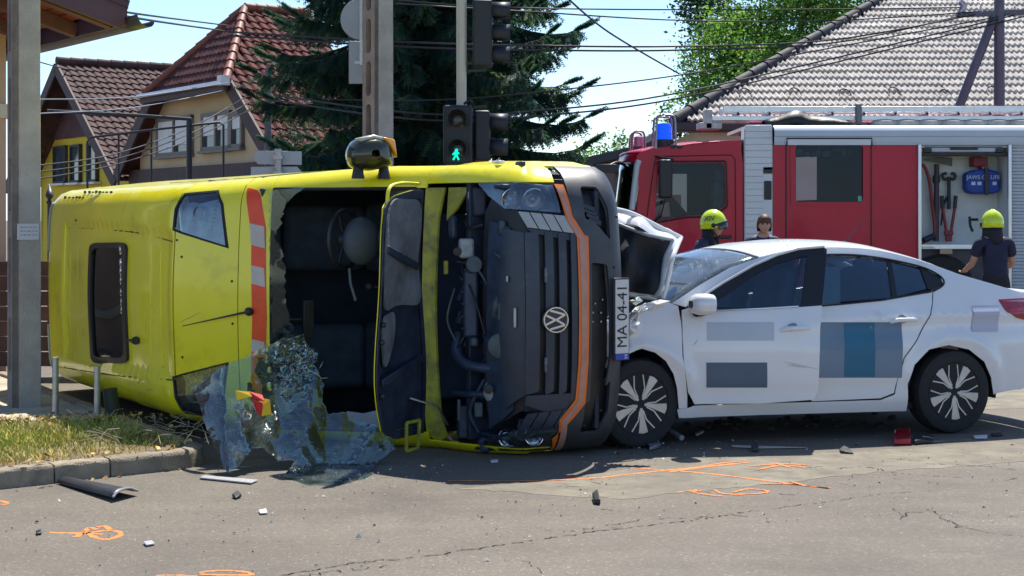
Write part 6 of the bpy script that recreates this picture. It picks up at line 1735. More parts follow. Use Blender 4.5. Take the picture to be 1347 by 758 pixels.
# 1: at the sprung bonnet, facing right
p1 = gr(921, HZ + 3255 / 17.2); p1.z = 0
r_, b_, hm, d = person("firefighter in yellow helmet standing between the white car's windscreen and the red cab", (p1.x, p1.y, 0), math.radians(62), 1.60, .22, .15, .03)
garment(r_, d, NAVY2, .98, TROU, 1.12)
h_ = helmet(b_, hm, d['k'])
for s, rt in ((1, PI / 2), (-1, -PI / 2)):
    text_obj("XIV", .075, hm @ Matrix.Translation((s * .138 * d['k'], .02, .085)) @ Matrix.Rotation(rt, 4, 'Z') @ Matrix.Rotation(math.radians(68), 4, 'X'), "helmet_number", TBLK, h_, .003)
# 2: bare head, behind the car roof
p2 = Vector(((1001 - CX) / F * 19.5, 19.5, 0))
r_, b_, hm, d = person("bareheaded person with chestnut hair and navy jacket behind the white car roof", p2, math.radians(8), 1.60, .20, -.2, .02)
garment(r_, d, NAVY2, .98, TROU, 1.15)
mb = MB(); rows = []
for i in range(10):
    th = PI * .60 * i / 9; rows.append([hm @ (Vector((math.sin(th) * math.cos(ph) * .090, math.sin(th) * math.sin(ph) * .110 + .014, math.cos(th) * .128 + .012 + (.055 if (i > 6 and math.sin(ph) < -.3) else 0) - (.05 if (i > 7 and math.sin(ph) > .1) else 0))) * d['k'] + Vector((R.uniform(-.003, .003), R.uniform(-.003, .003), R.uniform(-.003, .003)))) for ph in [2 * PI * j / 24 for j in range(24)]])
grid_obj(rows, "hair", HAIRM, b_, closed_v=True, thick=.01)
# 3: back to the camera at the locker
p3 = Vector(((1310 - CX) / F * 17.8, 17.8, 0))
r_, b_, hm, d = person("firefighter in yellow helmet and navy shirt seen from behind at the open locker", p3, math.radians(186), 1.60, .12, 0, .02, {(-1, 'e'): (-.07, -.06, -.27), (-1, 'w'): (-.03, -.24, -.06), (1, 'e'): (.06, -.08, -.27), (1, 'w'): (.00, -.22, -.08)})
garment(r_, d, NAVY, .36, TROU, 1.10)
helmet(b_, hm, d['k'])
# ------------------------------------------------------------------ houses
E1 = Vector((.5636, -.8260, 0)); E2 = Vector((.8260, .5636, 0)); ZU = Vector((0, 0, 1))
def tile_mesh(w, L, amp=0.020, waves=2, th=0.044, seg=4):
    """one interlocking roof tile in its own plane: x across, y up the slope, z out"""
    n = waves * seg; vs = []; fs = []
    for j, (y, zo) in enumerate(((0, th - .002), (L, .0))):
        for i in range(n + 1):
            x = w * i / n; z = amp * math.sin(2 * PI * waves * i / n) * .8 + amp * .3 * math.sin(4 * PI * waves * i / n) + zo
            vs.append((x, y, z))
    for i in range(n + 1): vs.append((w * i / n, 0, vs[i][2] - th))
    for i in range(n):
        fs.append((i, i + 1, n + 2 + i, n + 1 + i)); fs.append((2 * n + 2 + i, 2 * n + 3 + i, i + 1, i))
    return vs, fs
def tiles(frame, poly, w, g, mat, parent, singles=0, key=None, amp=.02, waves=2, jit=0.008, seg=4, org=None, butt=.042):
    """lay tiles over a roof plane; frame: (origin, ux, uy, un); poly: outline in (x, y) of the plane"""
    o, ux, uy, un = frame
    x0 = min(p[0] for p in poly); x1 = max(p[0] for p in poly); y0 = min(p[1] for p in poly); y1 = max(p[1] for p in poly)
    cells = []
    y = y0
    while y < y1 - g * .2:
        x = x0
        while x < x1:
            if inside((x + w / 2, y + g / 2), poly): cells.append((x, y))
            x += w
        y += g
    vs, fs = tile_mesh(w * 1.02, g * 1.18, amp, waves, seg=seg, th=butt)
    if singles and key: cells.sort(key=key)
    me = bpy.data.meshes.new("roof_tile"); me.from_pydata(vs, [], fs); me.materials.append(mat)
    me.polygons.foreach_set("use_smooth", [True] * len(me.polygons)); me.set_sharp_from_angle(angle=math.radians(50))
    inv = Matrix.Translation(-org)
    for (x, y) in cells[:singles]:
        t = bpy.data.objects.new("roof_tile", me); COL.objects.link(t); t.parent = parent
        m = Matrix((( ux.x, uy.x, un.x, 0), (ux.y, uy.y, un.y, 0), (ux.z, uy.z, un.z, 0), (0, 0, 0, 1)))
        m = m @ Matrix.Rotation(R.uniform(-.012, .012), 4, 'Z') @ Matrix.Rotation(R.uniform(-.02, .02), 4, 'X')
        m.translation = o + ux * (x + R.uniform(-.004, .004)) + uy * (y + R.uniform(-jit, jit)) + un * R.uniform(0, .004)
        t.matrix_parent_inverse = Matrix.Identity(4); t.matrix_local = inv @ m
    rest = cells[singles:]
    if rest:
        mb = MB()
        for (x, y) in rest:
            oo = o + ux * (x + R.uniform(-.004, .004)) + uy * (y + R.uniform(-jit, jit)) + un * R.uniform(0, .005)
            tl = R.uniform(-.02, .02)
            mb.add([inv @ (oo + ux * v[0] + uy * v[1] + un * (v[2] + tl * v[1])) for v in vs], fs)
        ob = mb.build("roof_tiles", mat, parent, smooth=50, fix=False); tag(ob, kind="stuff")
def plane_hit(px, py, o, n):
    a = Vector(((px - CX) / F, 1, (HZ - py) / F)); e = Vector((0, 0, EYE)); return e + a * ((o - e).dot(n) / a.dot(n))
class House:
    def __init__(s, name, label, O):
        s.O = Vector(O); s.root = empty(name, label, "house", s.O)
    def W(s, a, b, z): return E1 * a + E2 * b + ZU * z           # local to root
    def wall(s, pts, b, name, mat, thick=.2, holes=(), res=1.5, parent=None):
        return sheet(pts, lambda a, z: s.W(a, b, z), res, name, mat, parent or s.root, thick=thick, out=-E2, holes=holes)
    def az(s, px, py, b):
        p = plane_hit(px, py, s.O + E2 * b, E2) - s.O; return (p.dot(E1), p.z)
    def window(s, px, b, name="window", frame=None, panes=1, glassm=None, depth=.08, blind=0.0, fw=.07):
        o = [s.az(*p, b) for p in px]
        a0, a1 = min(p[0] for p in o), max(p[0] for p in o); z0, z1 = min(p[1] for p in o), max(p[1] for p in o)
        mb = MB(); rt = Matrix(((E1.x, E2.x, 0), (E1.y, E2.y, 0), (0, 0, 1)))
        def bx(aa, ab, za, zb, d0, d1): mb.box(s.W((aa + ab) / 2, b + (d0 + d1) / 2, (za + zb) / 2), (ab - aa, d1 - d0, zb - za), rt)
        bx(a0, a1, z0, z0 + fw, -.05, .05); bx(a0, a1, z1 - fw, z1, -.051, .05); bx(a0, a0 + fw, z0, z1, -.05, .049); bx(a1 - fw, a1, z0, z1, -.05, .049)
        for i in range(1, panes): m_ = a0 + (a1 - a0) * i / panes; bx(m_ - fw / 2, m_ + fw / 2, z0, z1, -.048, .047)
        w = mb.build(name, frame, s.root)
        mb = MB(); bx(a0 + fw * .8, a1 - fw * .8, z0 + fw * .8, z1 - fw * .8, .02, .03); mb.build("pane", glassm, w)
        mb = MB(); bx(a0 - .05, a1 + .05, z0 - .06, z0, -.12, .02); mb.build("sill", frame if blind >= 0 else WHITEP, w)
        if blind > 0:
            mb = MB()
            for i in range(panes):
                c0 = a0 + (a1 - a0) * i / panes; c1 = a0 + (a1 - a0) * (i + 1) / panes
                k = blind if i == 0 else blind * .75
                bx(c0 + fw, c1 - fw, z1 - fw - (z1 - z0) * k, z1 - fw, -.02, .015)
            mb.build("blind", WHITEP, w)
        return w
PANE = M("window_pane_dark", (.06, .08, .10), .06, var=.3, vscale=2, spec=.8)
FRAMEB = M("frame_brown", (.10, .06, .05), .6, var=.2)
BARGE = M("barge_brown", (.075, .045, .045), .7, var=.3, vscale=3)
# --- beige house with a half-hipped red roof
hb = House("house", "beige house with steep red tiled half-hip roof and shuttered attic windows", (-7.7, 37.95, 0))
BEIGE = M("render_beige", (.60, .46, .28), .9, var=.1, vscale=1.2, bump=.3, bscale=40)
TRED = M("tile_red", (.105, .022, .020), .82, spec=.25, var=.35, vscale=2.2, dirt=((.075, .028, .026), 2.0, .5, .75))
TDUSK = M("tile_red_shaded", (.10, .036, .036), .82, spec=.25, var=.3, vscale=2.2, dirt=((.06, .03, .032), 2.0, .5, .75))  # shaded copy of the red tile: the hip's shade is in the colour
k_ = .82; zr = 6.62; hw = 2.36; ze = zr - k_ * hw
hb.wall([(-4.1, -.0), (4.1, 0), (4.1, zr - k_ * 4.1 - .12), (2.3, ze - .06), (-2.3, ze - .06), (-4.1, zr - k_ * 4.1 - .12)], .40, "gable_wall", BEIGE)
hb.wall([(-4.6, 2.35), (4.6, 2.35), (4.6, 2.80), (-4.6, 2.80)], .28, "timber_band", BARGE, thick=.1)
cs_ = 1 / math.sqrt(1 + k_ * k_)
for sd in (1, -1):
    ux = E2; uy = (E1 * (-sd) + ZU * k_).normalized(); un = ux.cross(uy); un = un if un.z > 0 else -un
    L_ = lambda a: a / cs_
    o = hb.O + hb.W(sd * 4.7, 0, zr - k_ * 4.7)
    poly = [(0.0, 0), (0.0, L_(4.7 - hw)), (1.50, L_(4.7)), (3.2, L_(4.7)), (3.2, 0)]
    fr = (o, ux, uy, un)
    base = sheet(poly, lambda x, y, o=o, ux=ux, uy=uy, un=un: o + ux * x + uy * y - un * .03 - hb.O, 2.0, "roof", TRED if sd > 0 else TDUSK, hb.root, thick=.08, out=un)
    tiles(fr, poly, .23, .29, TRED if sd > 0 else TDUSK, base, amp=.026, waves=1, seg=6, butt=.036, org=hb.O)
    mb = MB(); mb.bar(hb.W(sd * 4.75, -.02, zr - k_ * 4.75 - .12), hb.W(sd * (hw - .05), -.02, ze - .10), .06, .34, up=E2.cross(E1 * -sd + ZU * k_)); mb.build("barge_board", BARGE, hb.root)
# hip plane
uy = (E2 * 1.464 + ZU * (zr - ze)).normalized(); un = E1.cross(uy); un = un if un.z > 0 else -un
Lh = math.hypot(1.464, zr - ze); o = hb.O + hb.W(0, -.12, ze - .14)
poly = [(-hw - .1, 0), (hw + .1, 0), (0, Lh * 1.09)]
base = sheet(poly, lambda x, y: o + E1 * x + uy * y - un * .03 - hb.O, 1.0, "roof", TDUSK, hb.root, thick=.06, out=un)
tiles((o, E1, uy, un), poly, .23, .28, TDUSK, base, amp=.026, waves=1, seg=6, org=hb.O)
mb = MB(); mb.bar(hb.W(-hw - .15, -.16, ze - .20), hb.W(hw + .15, -.16, ze - .20), .10, .16); mb.build("eave_board", BARGE, hb.root)
mb = MB(); mb.tube([hb.W(-hw - .2, -.26, ze - .10), hb.W(hw + .2, -.26, ze - .10)], .055, 8); mb.build("gutter", ALU, hb.root, smooth=60)
RIDGE = M("ridge_orange", (.22, .065, .04), .6, var=.25, vscale=4)
for (p, q, nn) in ((hb.W(0, 1.464, zr + .04), hb.W(hw + .05, -.10, ze + .0), 9), (hb.W(0, 1.464, zr + .04), hb.W(-hw - .05, -.10, ze), 9), (hb.W(0, 1.464, zr + .05), hb.W(0, 3.2, zr + .05), 6)):
    for i in range(nn):
        mb = MB(); a = p.lerp(q, i / nn); c = p.lerp(q, (i + 1.12) / nn); mb.tube([a, a.lerp(c, .5), c], [.095, .105, .125] if q.z < p.z else [.12, .11, .10], 8); mb.build("ridge_tile", RIDGE, hb.root, smooth=60)
mb = MB(); mb.box(hb.W(hw + .12, -.20, ze - .05), (.22, .22, .22), Matrix.Rotation(.6, 3, 'Z')); mb.build("hip_flashing", WHITEP, hb.root)
hb.window([(207, 157), (253, 203)], .36, frame=M("frame_grey_brown", (.20, .17, .15), .6), panes=2, glassm=PANE, blind=.85, fw=.09)
hb.window([(266, 150), (304, 196)], .36, frame=M("frame_grey_brown", (.2, .17, .15)), panes=2, glassm=PANE, blind=.5, fw=.09)
hb.window([(304, 149), (320, 194)], .36, frame=M("frame_grey_brown", (.2, .17, .15)), panes=1, glassm=PANE, blind=.35, fw=.09)
mb = MB(); rt = Matrix(((E1.x, E2.x, 0), (E1.y, E2.y, 0), (0, 0, 1))); mb.box(hb.W(4.0, 1.8, 1.5), (.25, 2.6, 3.2), rt); mb.box(hb.W(-4.0, 1.8, 1.5), (.25, 2.6, 3.2), rt); mb.build("side_wall", BEIGE, hb.root)
# --- yellow house
hy = House("house", "yellow house with brown tiled gable roof and three narrow upper windows", (-12.78, 46.0, 0))
YELW = M("render_yellow", (.76, .56, .05), .9, var=.08, vscale=1.0, bump=.3, bscale=40)
TBR = M("tile_brown", (.085, .046, .044), .8, spec=.25, var=.3, vscale=2.0, dirt=((.16, .11, .10), 2.4, .6, .8))
k_ = .72; zr = 6.0
hy.wall([(-4.0, 0), (4.0, 0), (4.0, zr - k_ * 4.0 - .1), (2.55, 4.08), (-2.55, 4.08), (-4.0, zr - k_ * 4.0 - .1)], .5, "gable_wall", YELW)
hy.wall([(-3.0, 3.92), (3.0, 3.92), (2.6, zr - k_ * 2.6 - .05), (0, zr - .1), (-2.6, zr - k_ * 2.6 - .05)], .42, "timber_gable", M("timber_purple_brown", (.10, .05, .055), .8, var=.3, vscale=2), thick=.1)
cs_ = 1 / math.sqrt(1 + k_ * k_)
for sd in (1, -1):
    ux = E2; uy = (E1 * (-sd) + ZU * k_).normalized(); un = ux.cross(uy); un = un if un.z > 0 else -un
    o = hy.O + hy.W(sd * 4.7, -.35, zr - k_ * 4.7); poly = [(0, 0), (0, 4.7 / cs_), (8.0, 4.7 / cs_), (8.0, 0)]
    base = sheet(poly, lambda x, y, o=o, ux=ux, uy=uy, un=un: o + ux * x + uy * y - un * .03 - hy.O, 2.0, "roof", TBR, hy.root, thick=.08, out=un)
    tiles((o, ux, uy, un), poly, .24, .30, TBR, base, amp=.026, waves=1, seg=6, org=hy.O)
    mb = MB(); mb.bar(hy.W(sd * 4.75, -.37, zr - k_ * 4.75 - .14), hy.W(0, -.37, zr - .14), .06, .32, up=E2.cross(E1 * -sd + ZU * k_)); mb.build("barge_board", BARGE, hy.root)
for i in range(20):
    mb = MB(); a = hy.W(0, -.35 + .4 * i, zr + .06); mb.tube([a, a + E2 * .44], [.13, .11], 8); mb.build("ridge_tile", TBR, hy.root, smooth=60)
for (x0, x1, y0, y1) in ((71, 87, 193, 241), (93, 106, 191, 240), (115, 128, 189, 239)):
    w = hy.window([(x0, y0), (x1, y1)], .44, frame=M("frame_dark", (.06, .05, .045), .6), panes=1, glassm=PANE, blind=0, fw=.07)
    a0, z0 = hy.az(x0, y1, .4); a1, z1 = hy.az(x1, y1, .4)
    mb = MB(); mb.box(hy.W((a0 + a1) / 2, .36, z0 - .05), (abs(a1 - a0) + .2, .22, .06), rt); mb.build("stone_sill", WHITEP, w)
mb = MB(); q = hy.az(58, 201, .3); c = hy.W(q[0], .3, q[1]); mb.tube([c + E1 * (.16 * math.cos(t)) + ZU * (.22 * math.sin(t)) for t in [i * .5 for i in range(12)]], .02, 6); mb.build("wall_lantern", BLACKP, hy.root)
mb = MB(); mb.box(hy.W(3.9, 4.5, 1.4), (.25, 8, 2.9), rt); mb.box(hy.W(-3.9, 4.5, 1.4), (.25, 8, 2.9), rt); mb.build("side_wall", YELW, hy.root)
# --- house on the right with a hip roof of pale grey tiles
HX0, HY0, HZ0 = 3.45, 33.6, 3.58; sl = .592
GT = M("tile_grey", (.60, .555, .50), .72, spec=.35, var=.22, vscale=1.2, dirt=((.38, .345, .31), 1.3, .5, .75), objrand=.10)
hr = empty("house", "white walled house under a hipped roof of pale grey wavy tiles", "house", (9.5, 38, 0)); HO = Vector((9.5, 38, 0))
X1 = 19.0; D2 = 6.4
uy = Vector((0, 1, sl)).normalized(); un = Vector((0, -sl, 1)).normalized(); Ls = D2 * math.sqrt(1 + sl * sl)
o = Vector((HX0, HY0, HZ0)); poly = [(0, 0), (X1 - HX0, 0), (X1 - HX0, Ls), (D2, Ls)]
base = sheet(poly, lambda x, y: o + Vector((x, 0, 0)) + uy * y - un * .02 - HO, 2.0, "roof", M("roof_felt", (.05, .05, .055), .9), hr, thick=.10, out=un)
vis = lambda c: (0 if (o.x + c[0]) / HY0 < .335 else 100) + c[1] + .02 * abs(c[0])
tiles((o, Vector((1, 0, 0)), uy, un), poly, .25, .345, GT, base, singles=300, key=vis, butt=.065, amp=.034, waves=2, jit=.006, org=HO)
uxl = Vector((0, 1, 0)); uyl = Vector((1, 0, sl)).normalized(); unl = Vector((-sl, 0, 1)).normalized()
poly2 = [(0, 0), (D2, Ls), (12.8 - D2, Ls), (12.8, 0)]
b2 = sheet(poly2, lambda x, y: o + uxl * x + uyl * y - unl * .02 - HO, 2.0, "roof", GT, hr, thick=.10, out=unl)
tiles((o, uxl, uyl, unl), poly2, .25, .345, GT, b2, amp=.030, waves=2, jit=.006, org=HO)
mb = MB(); n = 17; a = o + Vector((-.05, -.05, .02)); c = o + Vector((D2, D2, D2 * sl + .02))
for i in range(n + 1):
    mb = MB(); p = a.lerp(c, i / n); q = a.lerp(c, (i + 1.15) / n); mb.tube([p - HO, q - HO], [.15, .12], 8); mb.build("hip_tile", M("hip_tile_dark", (.03, .03, .04), .75, var=.3), hr, smooth=60)
WALLP = M("render_pale", (.72, .66, .58), .9, var=.07, vscale=1.5)
mb = MB(); mb.box(Vector(((HX0 + X1) / 2 + .4, HY0 + .75, HZ0 / 2 - .1)) - HO, (X1 - HX0 - .4, .3, HZ0)); mb.box(Vector((HX0 + .75, HY0 + 6.4, HZ0 / 2 - .1)) - HO, (.3, 11.0, HZ0)); mb.build("wall", WALLP, hr)
mb = MB(); mb.bar(Vector((HX0 - .05, HY0 - .05, HZ0 - .10)) - HO, Vector((X1, HY0 - .05, HZ0 - .10)) - HO, .12, .16); mb.bar(Vector((HX0 - .06, HY0, HZ0 - .10)) - HO, Vector((HX0 - .06, HY0 + 12.8, HZ0 - .10)) - HO, .12, .16); mb.box(Vector(((HX0 + X1) / 2, HY0 + .35, HZ0 - .17)) - HO, (X1 - HX0, .75, .05)); mb.build("eaves", M("eaves_dark", (.06, .05, .06), .6), hr)
for i in range(44):
    x = HX0 + 1.6 + i * .36
    if i % 3 == 1 or x > 16: continue
    p = o + Vector((x - HX0, 0, 0)) + uy * (1.10 + .12 * math.sin(i)) + un * .05 - HO
    if i % 3 == 0:
        mb = MB(); mb.tube(smooth_curve([p + Vector((-.12, 0, 0)), p + un * .02 + Vector((-.10, 0, 0)) + uy * .22, p + un * .05 + uy * .30 + Vector((.0, 0, 0)), p + un * .02 + uy * .22 + Vector((.12, 0, 0)), p + Vector((.13, 0, 0))], 3), .014, 5); mb.build("snow_guard", BLACKP, hr)
for px in (925, 1005): pass
# --- low shed roof left of the fire engine
so = at(790, 222, 30.0); shed = empty("shed", "low shed with a mauve grey sloping roof left of the fire engine", "shed", (so.x, so.y, 0))
mb = MB(); p0, p1, p2, p3 = at(738, 222, 31), at(880, 189, 28.5), at(880, 205, 28.5), at(738, 232, 31)
mb.bar(p0 - shed.location, p1 - shed.location, .25, .16); mb.build("eave_beam", M("eave_dark_blue", (.05, .05, .075), .6), shed)
mb = MB(); mb.add([p - shed.location for p in (at(730, 224, 31.1), at(885, 190, 28.6), at(885, 255, 28.6), at(730, 255, 31.1))], [(0, 1, 2, 3)]); ww = mb.build("shed_wall", M("mauve_boards", (.24, .19, .19), .8, var=.15), shed)
mb = MB(); b0 = at(730, 224, 31.1); mb.box(Vector((so.x + 0.3, 30.9, 1.0)) - shed.location, (2.6, .2, 2.0)); mb.build("lower_wall", M("mauve_boards", (.24, .19, .19)), shed)
# --- building on the far left: pink wall, boarded eaves with gutter
gdir = Vector((-.59, .807, 0)); gn = Vector((-.807, -.59, 0))      # along the eave away from us; into the building
T0 = at(155, 25, 14.0); zE = T0.z
bl = empty("house", "pink rendered house at the left edge with boarded red-brown eaves", "house", (T0.x, T0.y, 0)); BO = Vector((T0.x, T0.y, 0))
PINK = M("render_pink", (.52, .36, .30), .9, var=.08, vscale=1.5, bump=.2, bscale=40)
SOF = M("soffit_boards", (.19, .036, .040), .6, var=.35, vscale=3, objrand=.15)
slope = .30
def ev(s_, o_, dz=0): return gdir * s_ + gn * o_ + Vector((0, 0, zE + o_ * slope + dz))
for i in range(9):
    o0 = .06 + i * .13
    mb = MB(); a = ev(-.1, o0 + .06, .06); c = ev(6.5, o0 + .06, .06); mb.bar(a, c, .122, .02, up=Vector((0, 0, 1)) - gn * slope); mb.build("soffit_board", SOF, bl)
for s_ in (.12, .95, 1.9, 2.9, 3.9, 5.0):
    mb = MB(); mb.bar(ev(s_, .02, -.02), ev(s_, 1.25, -.02), .10, .13, up=(0, 0, 1)); mb.build("rafter", M("rafter_mauve", (.09, .035, .06), .6, var=.2), bl, bevel=.006)
mb = MB(); mb.bar(ev(-.16, -.0, .02), ev(-.16, 1.35, .02), .05, .26); mb.bar(ev(-.16, .0, .02), ev(6.5, .0, .02), .04, .18); mb.build("barge_board", M("barge_mauve", (.07, .035, .065), .6), bl)
rows = [[ev(s_, -.08 + .075 * math.cos(t), -.0 + .075 * math.sin(t)) for t in [PI + PI * i / 8 for i in range(9)]] for s_ in (-.42, 0, 3, 6.5)]
grid_obj(rows, "gutter", M("gutter_dark", (.055, .055, .075), .4, .3), bl, thick=.006)
mb = MB(); mb.add([ev(-.2, -.02, .14), ev(6.5, -.02, .14), ev(6.5, 5.5, .14), ev(-.2, 5.5, .14)], [(0, 1, 2, 3)]); mb.add([ev(-.2, -.02, .08), ev(6.5, -.02, .08), ev(6.5, 5.5, .08), ev(-.2, 5.5, .08)], [(3, 2, 1, 0)]); mb.build("roof", TDUSK, bl)
wl0 = gr(13, HZ + 1.43 * F / 15.4, KERB_H)
wd = Vector((-.59, .807, 0))
mb = MB(); wb = at(8, 287, 16.0); wb.z = 0
def wbx(s_, o_, z): return Vector((wb.x, wb.y, 0)) + gdir * s_ + gn * o_ + Vector((0, 0, z)) - BO
rt2 = Matrix((( gdir.x, gn.x, 0), (gdir.y, gn.y, 0), (0, 0, 1)))
mb.box(wbx(3, 2.5, 1.9), (6, 5, 3.8), rt2); mb.build("wall", PINK, bl)
mb = MB(); mb.box(wbx(3, 2.5, 2.62), (6.1, 5.1, .14), rt2); mb.box(wbx(3, 2.5, .55), (6.1, 5.1, .10), rt2); mb.build("wall_band", M("band_cream", (.6, .56, .5), .8), bl)
# ------------------------------------------------------------------ fence of planks behind the left pole
FP = M("fence_wood_brown", (.10, .045, .035), .75, var=.35, vscale=5, objrand=.25, bump=.3, bscale=12)
fc = at(30, 287, 15.6); fo = Vector((fc.x, 15.6, KERB_H - .03)); fence = empty("plank_fence", "reddish brown fence of lying planks behind the left concrete pole", "fence", fo)
for i in range(7):
    z = .09 + i * .148
    mb = MB(); mb.box((-0.4, R.uniform(-.01, .01), z), (3.6, .03, .138)); mb.build("plank", FP, fence, bevel=.006)
for x in (-2.0, -.6, .42, 1.35):
    mb = MB(); mb.box((x, .05, .55), (.09, .06, 1.1)); mb.build("fence_post", FP, fence, bevel=.008)
# ------------------------------------------------------------------ concrete poles
CPOLE = M("pole_concrete", (.43, .40, .365), .9, var=.16, vscale=5, bump=.5, bscale=60, dirt=((.36, .335, .31), 3, .5, .75))
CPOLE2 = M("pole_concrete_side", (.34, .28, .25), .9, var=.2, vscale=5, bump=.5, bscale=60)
def hpole(base, phi, a_, b_, h, slot, label, first):
    root = empty("concrete_pole", label, "utility pole", base)
    ea = Vector((math.cos(phi), math.sin(phi), 0)); eb = Vector((-math.sin(phi), math.cos(phi), 0))   # right face runs along ea, left face along eb, near corner at origin
    cor = Vector((0, 0, 0))
    tp_ = lambda z: 1 - .012 * z
    face = lambda s_, z: cor + eb * (s_ * tp_(z)) + Vector((0, 0, z))
    hs = []; z = first; s0, s1 = b_ * .30, b_ * .72
    while z < h - .3:
        hs.append(rounded([(s0, z), (s1, z), (s1, z + slot[0]), (s0, z + slot[0])], (s1 - s0) * .48, 3)); z += slot[1]
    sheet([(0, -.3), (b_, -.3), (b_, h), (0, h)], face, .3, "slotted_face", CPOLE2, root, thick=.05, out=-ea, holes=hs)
    mb = MB(); k = tp_(h)
    for (a0, a1, b0, b1) in ((0.0, a_, 0.0, .045), (.0, a_, b_ - .045, b_), (a_ - .045, a_, .045, b_ - .045)):
        vs = [ea * a0 + eb * b0, ea * a1 + eb * b0, ea * a1 + eb * b1, ea * a0 + eb * b1]
        if a0 == 0.0: vs[0] = ea * .052 + eb * (b0 + .0005); vs[3] = ea * .052 + eb * b1
        mb.add([v + Vector((0, 0, -.3)) for v in vs] + [v * k + Vector((0, 0, h)) for v in vs], [(0, 1, 5, 4), (1, 2, 6, 5), (2, 3, 7, 6), (3, 0, 4, 7), (4, 5, 6, 7)])
    mb.add([Vector((0, 0, -.3)), ea * .06 + Vector((0, 0, -.3)), ea * .06 * k + Vector((0, 0, h)), Vector((0, 0, h))], [(0, 1, 2, 3)])
    mb.build("shaft", CPOLE, root, bevel=.006)
    return root
lp = hpole(gr(16, 532, KERB_H) + Vector((0, 0, 0)), math.radians(28), .222, .20, 9.0, (.42, .62), "grey concrete utility pole at the left edge with a paper notice", .25)
no = lp.location + Vector((math.cos(math.radians(28)), math.sin(math.radians(28)), 0)) * .118 + Vector((math.sin(math.radians(28)), -math.cos(math.radians(28)), 0)) * .006; no.z = at(38.5, 305, 12.36).z; nt_ = Matrix.Translation(no - lp.location) @ Matrix.Rotation(math.radians(28), 4, 'Z') @ Matrix.Rotation(PI / 2, 4, 'X')
mb = MB(); mb.box((0, 0, 0), (.165, .125, .003)); mb.v = [tuple(nt_ @ Vector(v)) for v in mb.v]; nz = mb.build("notice_sheet", M("paper_pale", (.62, .62, .66), .8), None); nz.location = lp.location; tag(nz, "small white paper notice pasted on the left concrete pole", "notice"); nz.name = "paper_notice"
mb = MB()
for i in range(3):
    x = -.06
    while x < .06:
        w_ = R.uniform(.012, .03); mb.box((x + w_ / 2, .035 - i * .03, .003), (w_, .008, .001)); x += w_ + .008
mb.v = [tuple(nt_ @ Vector(v)) for v in mb.v]; tag(mb.build("notice_print", M("print_grey", (.3, .3, .42), .8), nz), kind="stuff")
mp_b = Vector(((492.5 - CX) / F * 16.9, 16.9, 0))
mpole = hpole(mp_b, math.radians(34), .24, .27, 8.5, (.37, .455), "tall concrete utility pole with oval slots behind the ambulance mirror", .12)
# round sign and plate seen from behind, clamped to that pole
so_ = at(468, 22, 16.95); o_ = Vector((so_.x, so_.y, so_.z)); rs = empty("round_traffic_sign", "round grey traffic sign seen from behind beside the slotted pole", "traffic sign", o_)
SGR = M("sign_back_grey", (.30, .32, .36), .5, .4, var=.08)
mt = Matrix.Rotation(math.radians(90), 4, 'X') @ Matrix.Rotation(math.radians(0), 4, 'Y')
mb = MB(); mb.lathe([(0, -.012), (.22, -.012), (.226, -.0), (.22, .012), (0, .012)], 36, Matrix.Translation((.04, .22, 0)) @ mt); mb.build("disc", SGR, rs, smooth=40)
mb = MB(); mb.bar((.04, .19, -.5), (.04, .19, .3), .05, .03); mb.build("sign_bracket", STEEL, rs)
o_ = at(465, 80, 17.0); ps = empty("sign_plate", "narrow grey sign plate seen from behind below the round sign", "traffic sign", o_)
mb = MB(); mb.box((.02, .2, 0), (.18, .02, .46)); mb.build("plate", SGR, ps, bevel=.008)
mb = MB(); mb.box((.1, .2, 0), (.22, .03, .03)); mb.build("plate_bracket", STEEL, ps)
# ------------------------------------------------------------------ direction signs on a post
o_ = Vector(((366 - CX) / F * 21, 21, 0)); ds = empty("direction_sign", "two pale arrow direction signs seen from behind on a grey post", "direction sign", o_)
mb = MB(); mb.tube([(0, 0, 0), (0, 0, at(366, 196, 21).z)], .045, 12); mb.build("post", STEEL, ds, smooth=50)
DSG = M("sign_back_pale", (.40, .45, .50), .5, .3, var=.06)
for pts in ([(332, 207), (338, 198), (396, 199), (396, 217), (338, 216)], [(329, 219.5), (390, 219), (398, 228), (390, 237), (329, 237)]):
    mb = MB(); mb.prism([(at(a, c, 21).x, at(a, c, 21).z) for a, c in pts], lambda x, z, d: Vector((x, 21 + .06 + d, z)) - o_, 0, .02); ap = mb.build("arrow_panel", DSG, ds, bevel=.004)
    mb = MB(); c = at(366, sum(p[1] for p in pts) / len(pts), 21) - o_; mb.box(c + Vector((0, -.005, 0)), (.12, .10, .05)); mb.build("clamp", STEEL, ap)
# ------------------------------------------------------------------ small posts
for k, (px, py0, py1, lab) in enumerate(((73, 549, 470, "slim steel post nearest the left pole, under the ambulance roof"), (128, 553, 500, "slim steel post further right under the ambulance roof beside the dark stub"))):
    b0 = gr(px, py0, KERB_H - .02); d_ = b0.y; o = empty("steel_post", lab, "post", b0, group="steel posts at the verge")
    mb = MB(); mb.tube([(0, 0, -.05), (0, 0, at(px, py1, d_).z - b0.z + (.1 if k else 0))], .024, 12); mb.build("tube", STEEL, o, smooth=50)
b0 = gr(146, 551, KERB_H - .02); o = empty("rubber_boot", "dark green rubber stub standing between the steel post and the ambulance", "boot", b0)
mb = MB(); mb.tube(smooth_curve([(0, 0, 0), (.01, 0, .06), (0, 0, .14), (-.01, 0, .22)], 4), [.055] * 13, 12); mb.tube([(0, -.02, .03), (.03, -.09, .025)], [.05, .03], 10); mb.build("boot_shaft", M("boot_green", (.03, .045, .035), .6, var=.3), o, smooth=60)
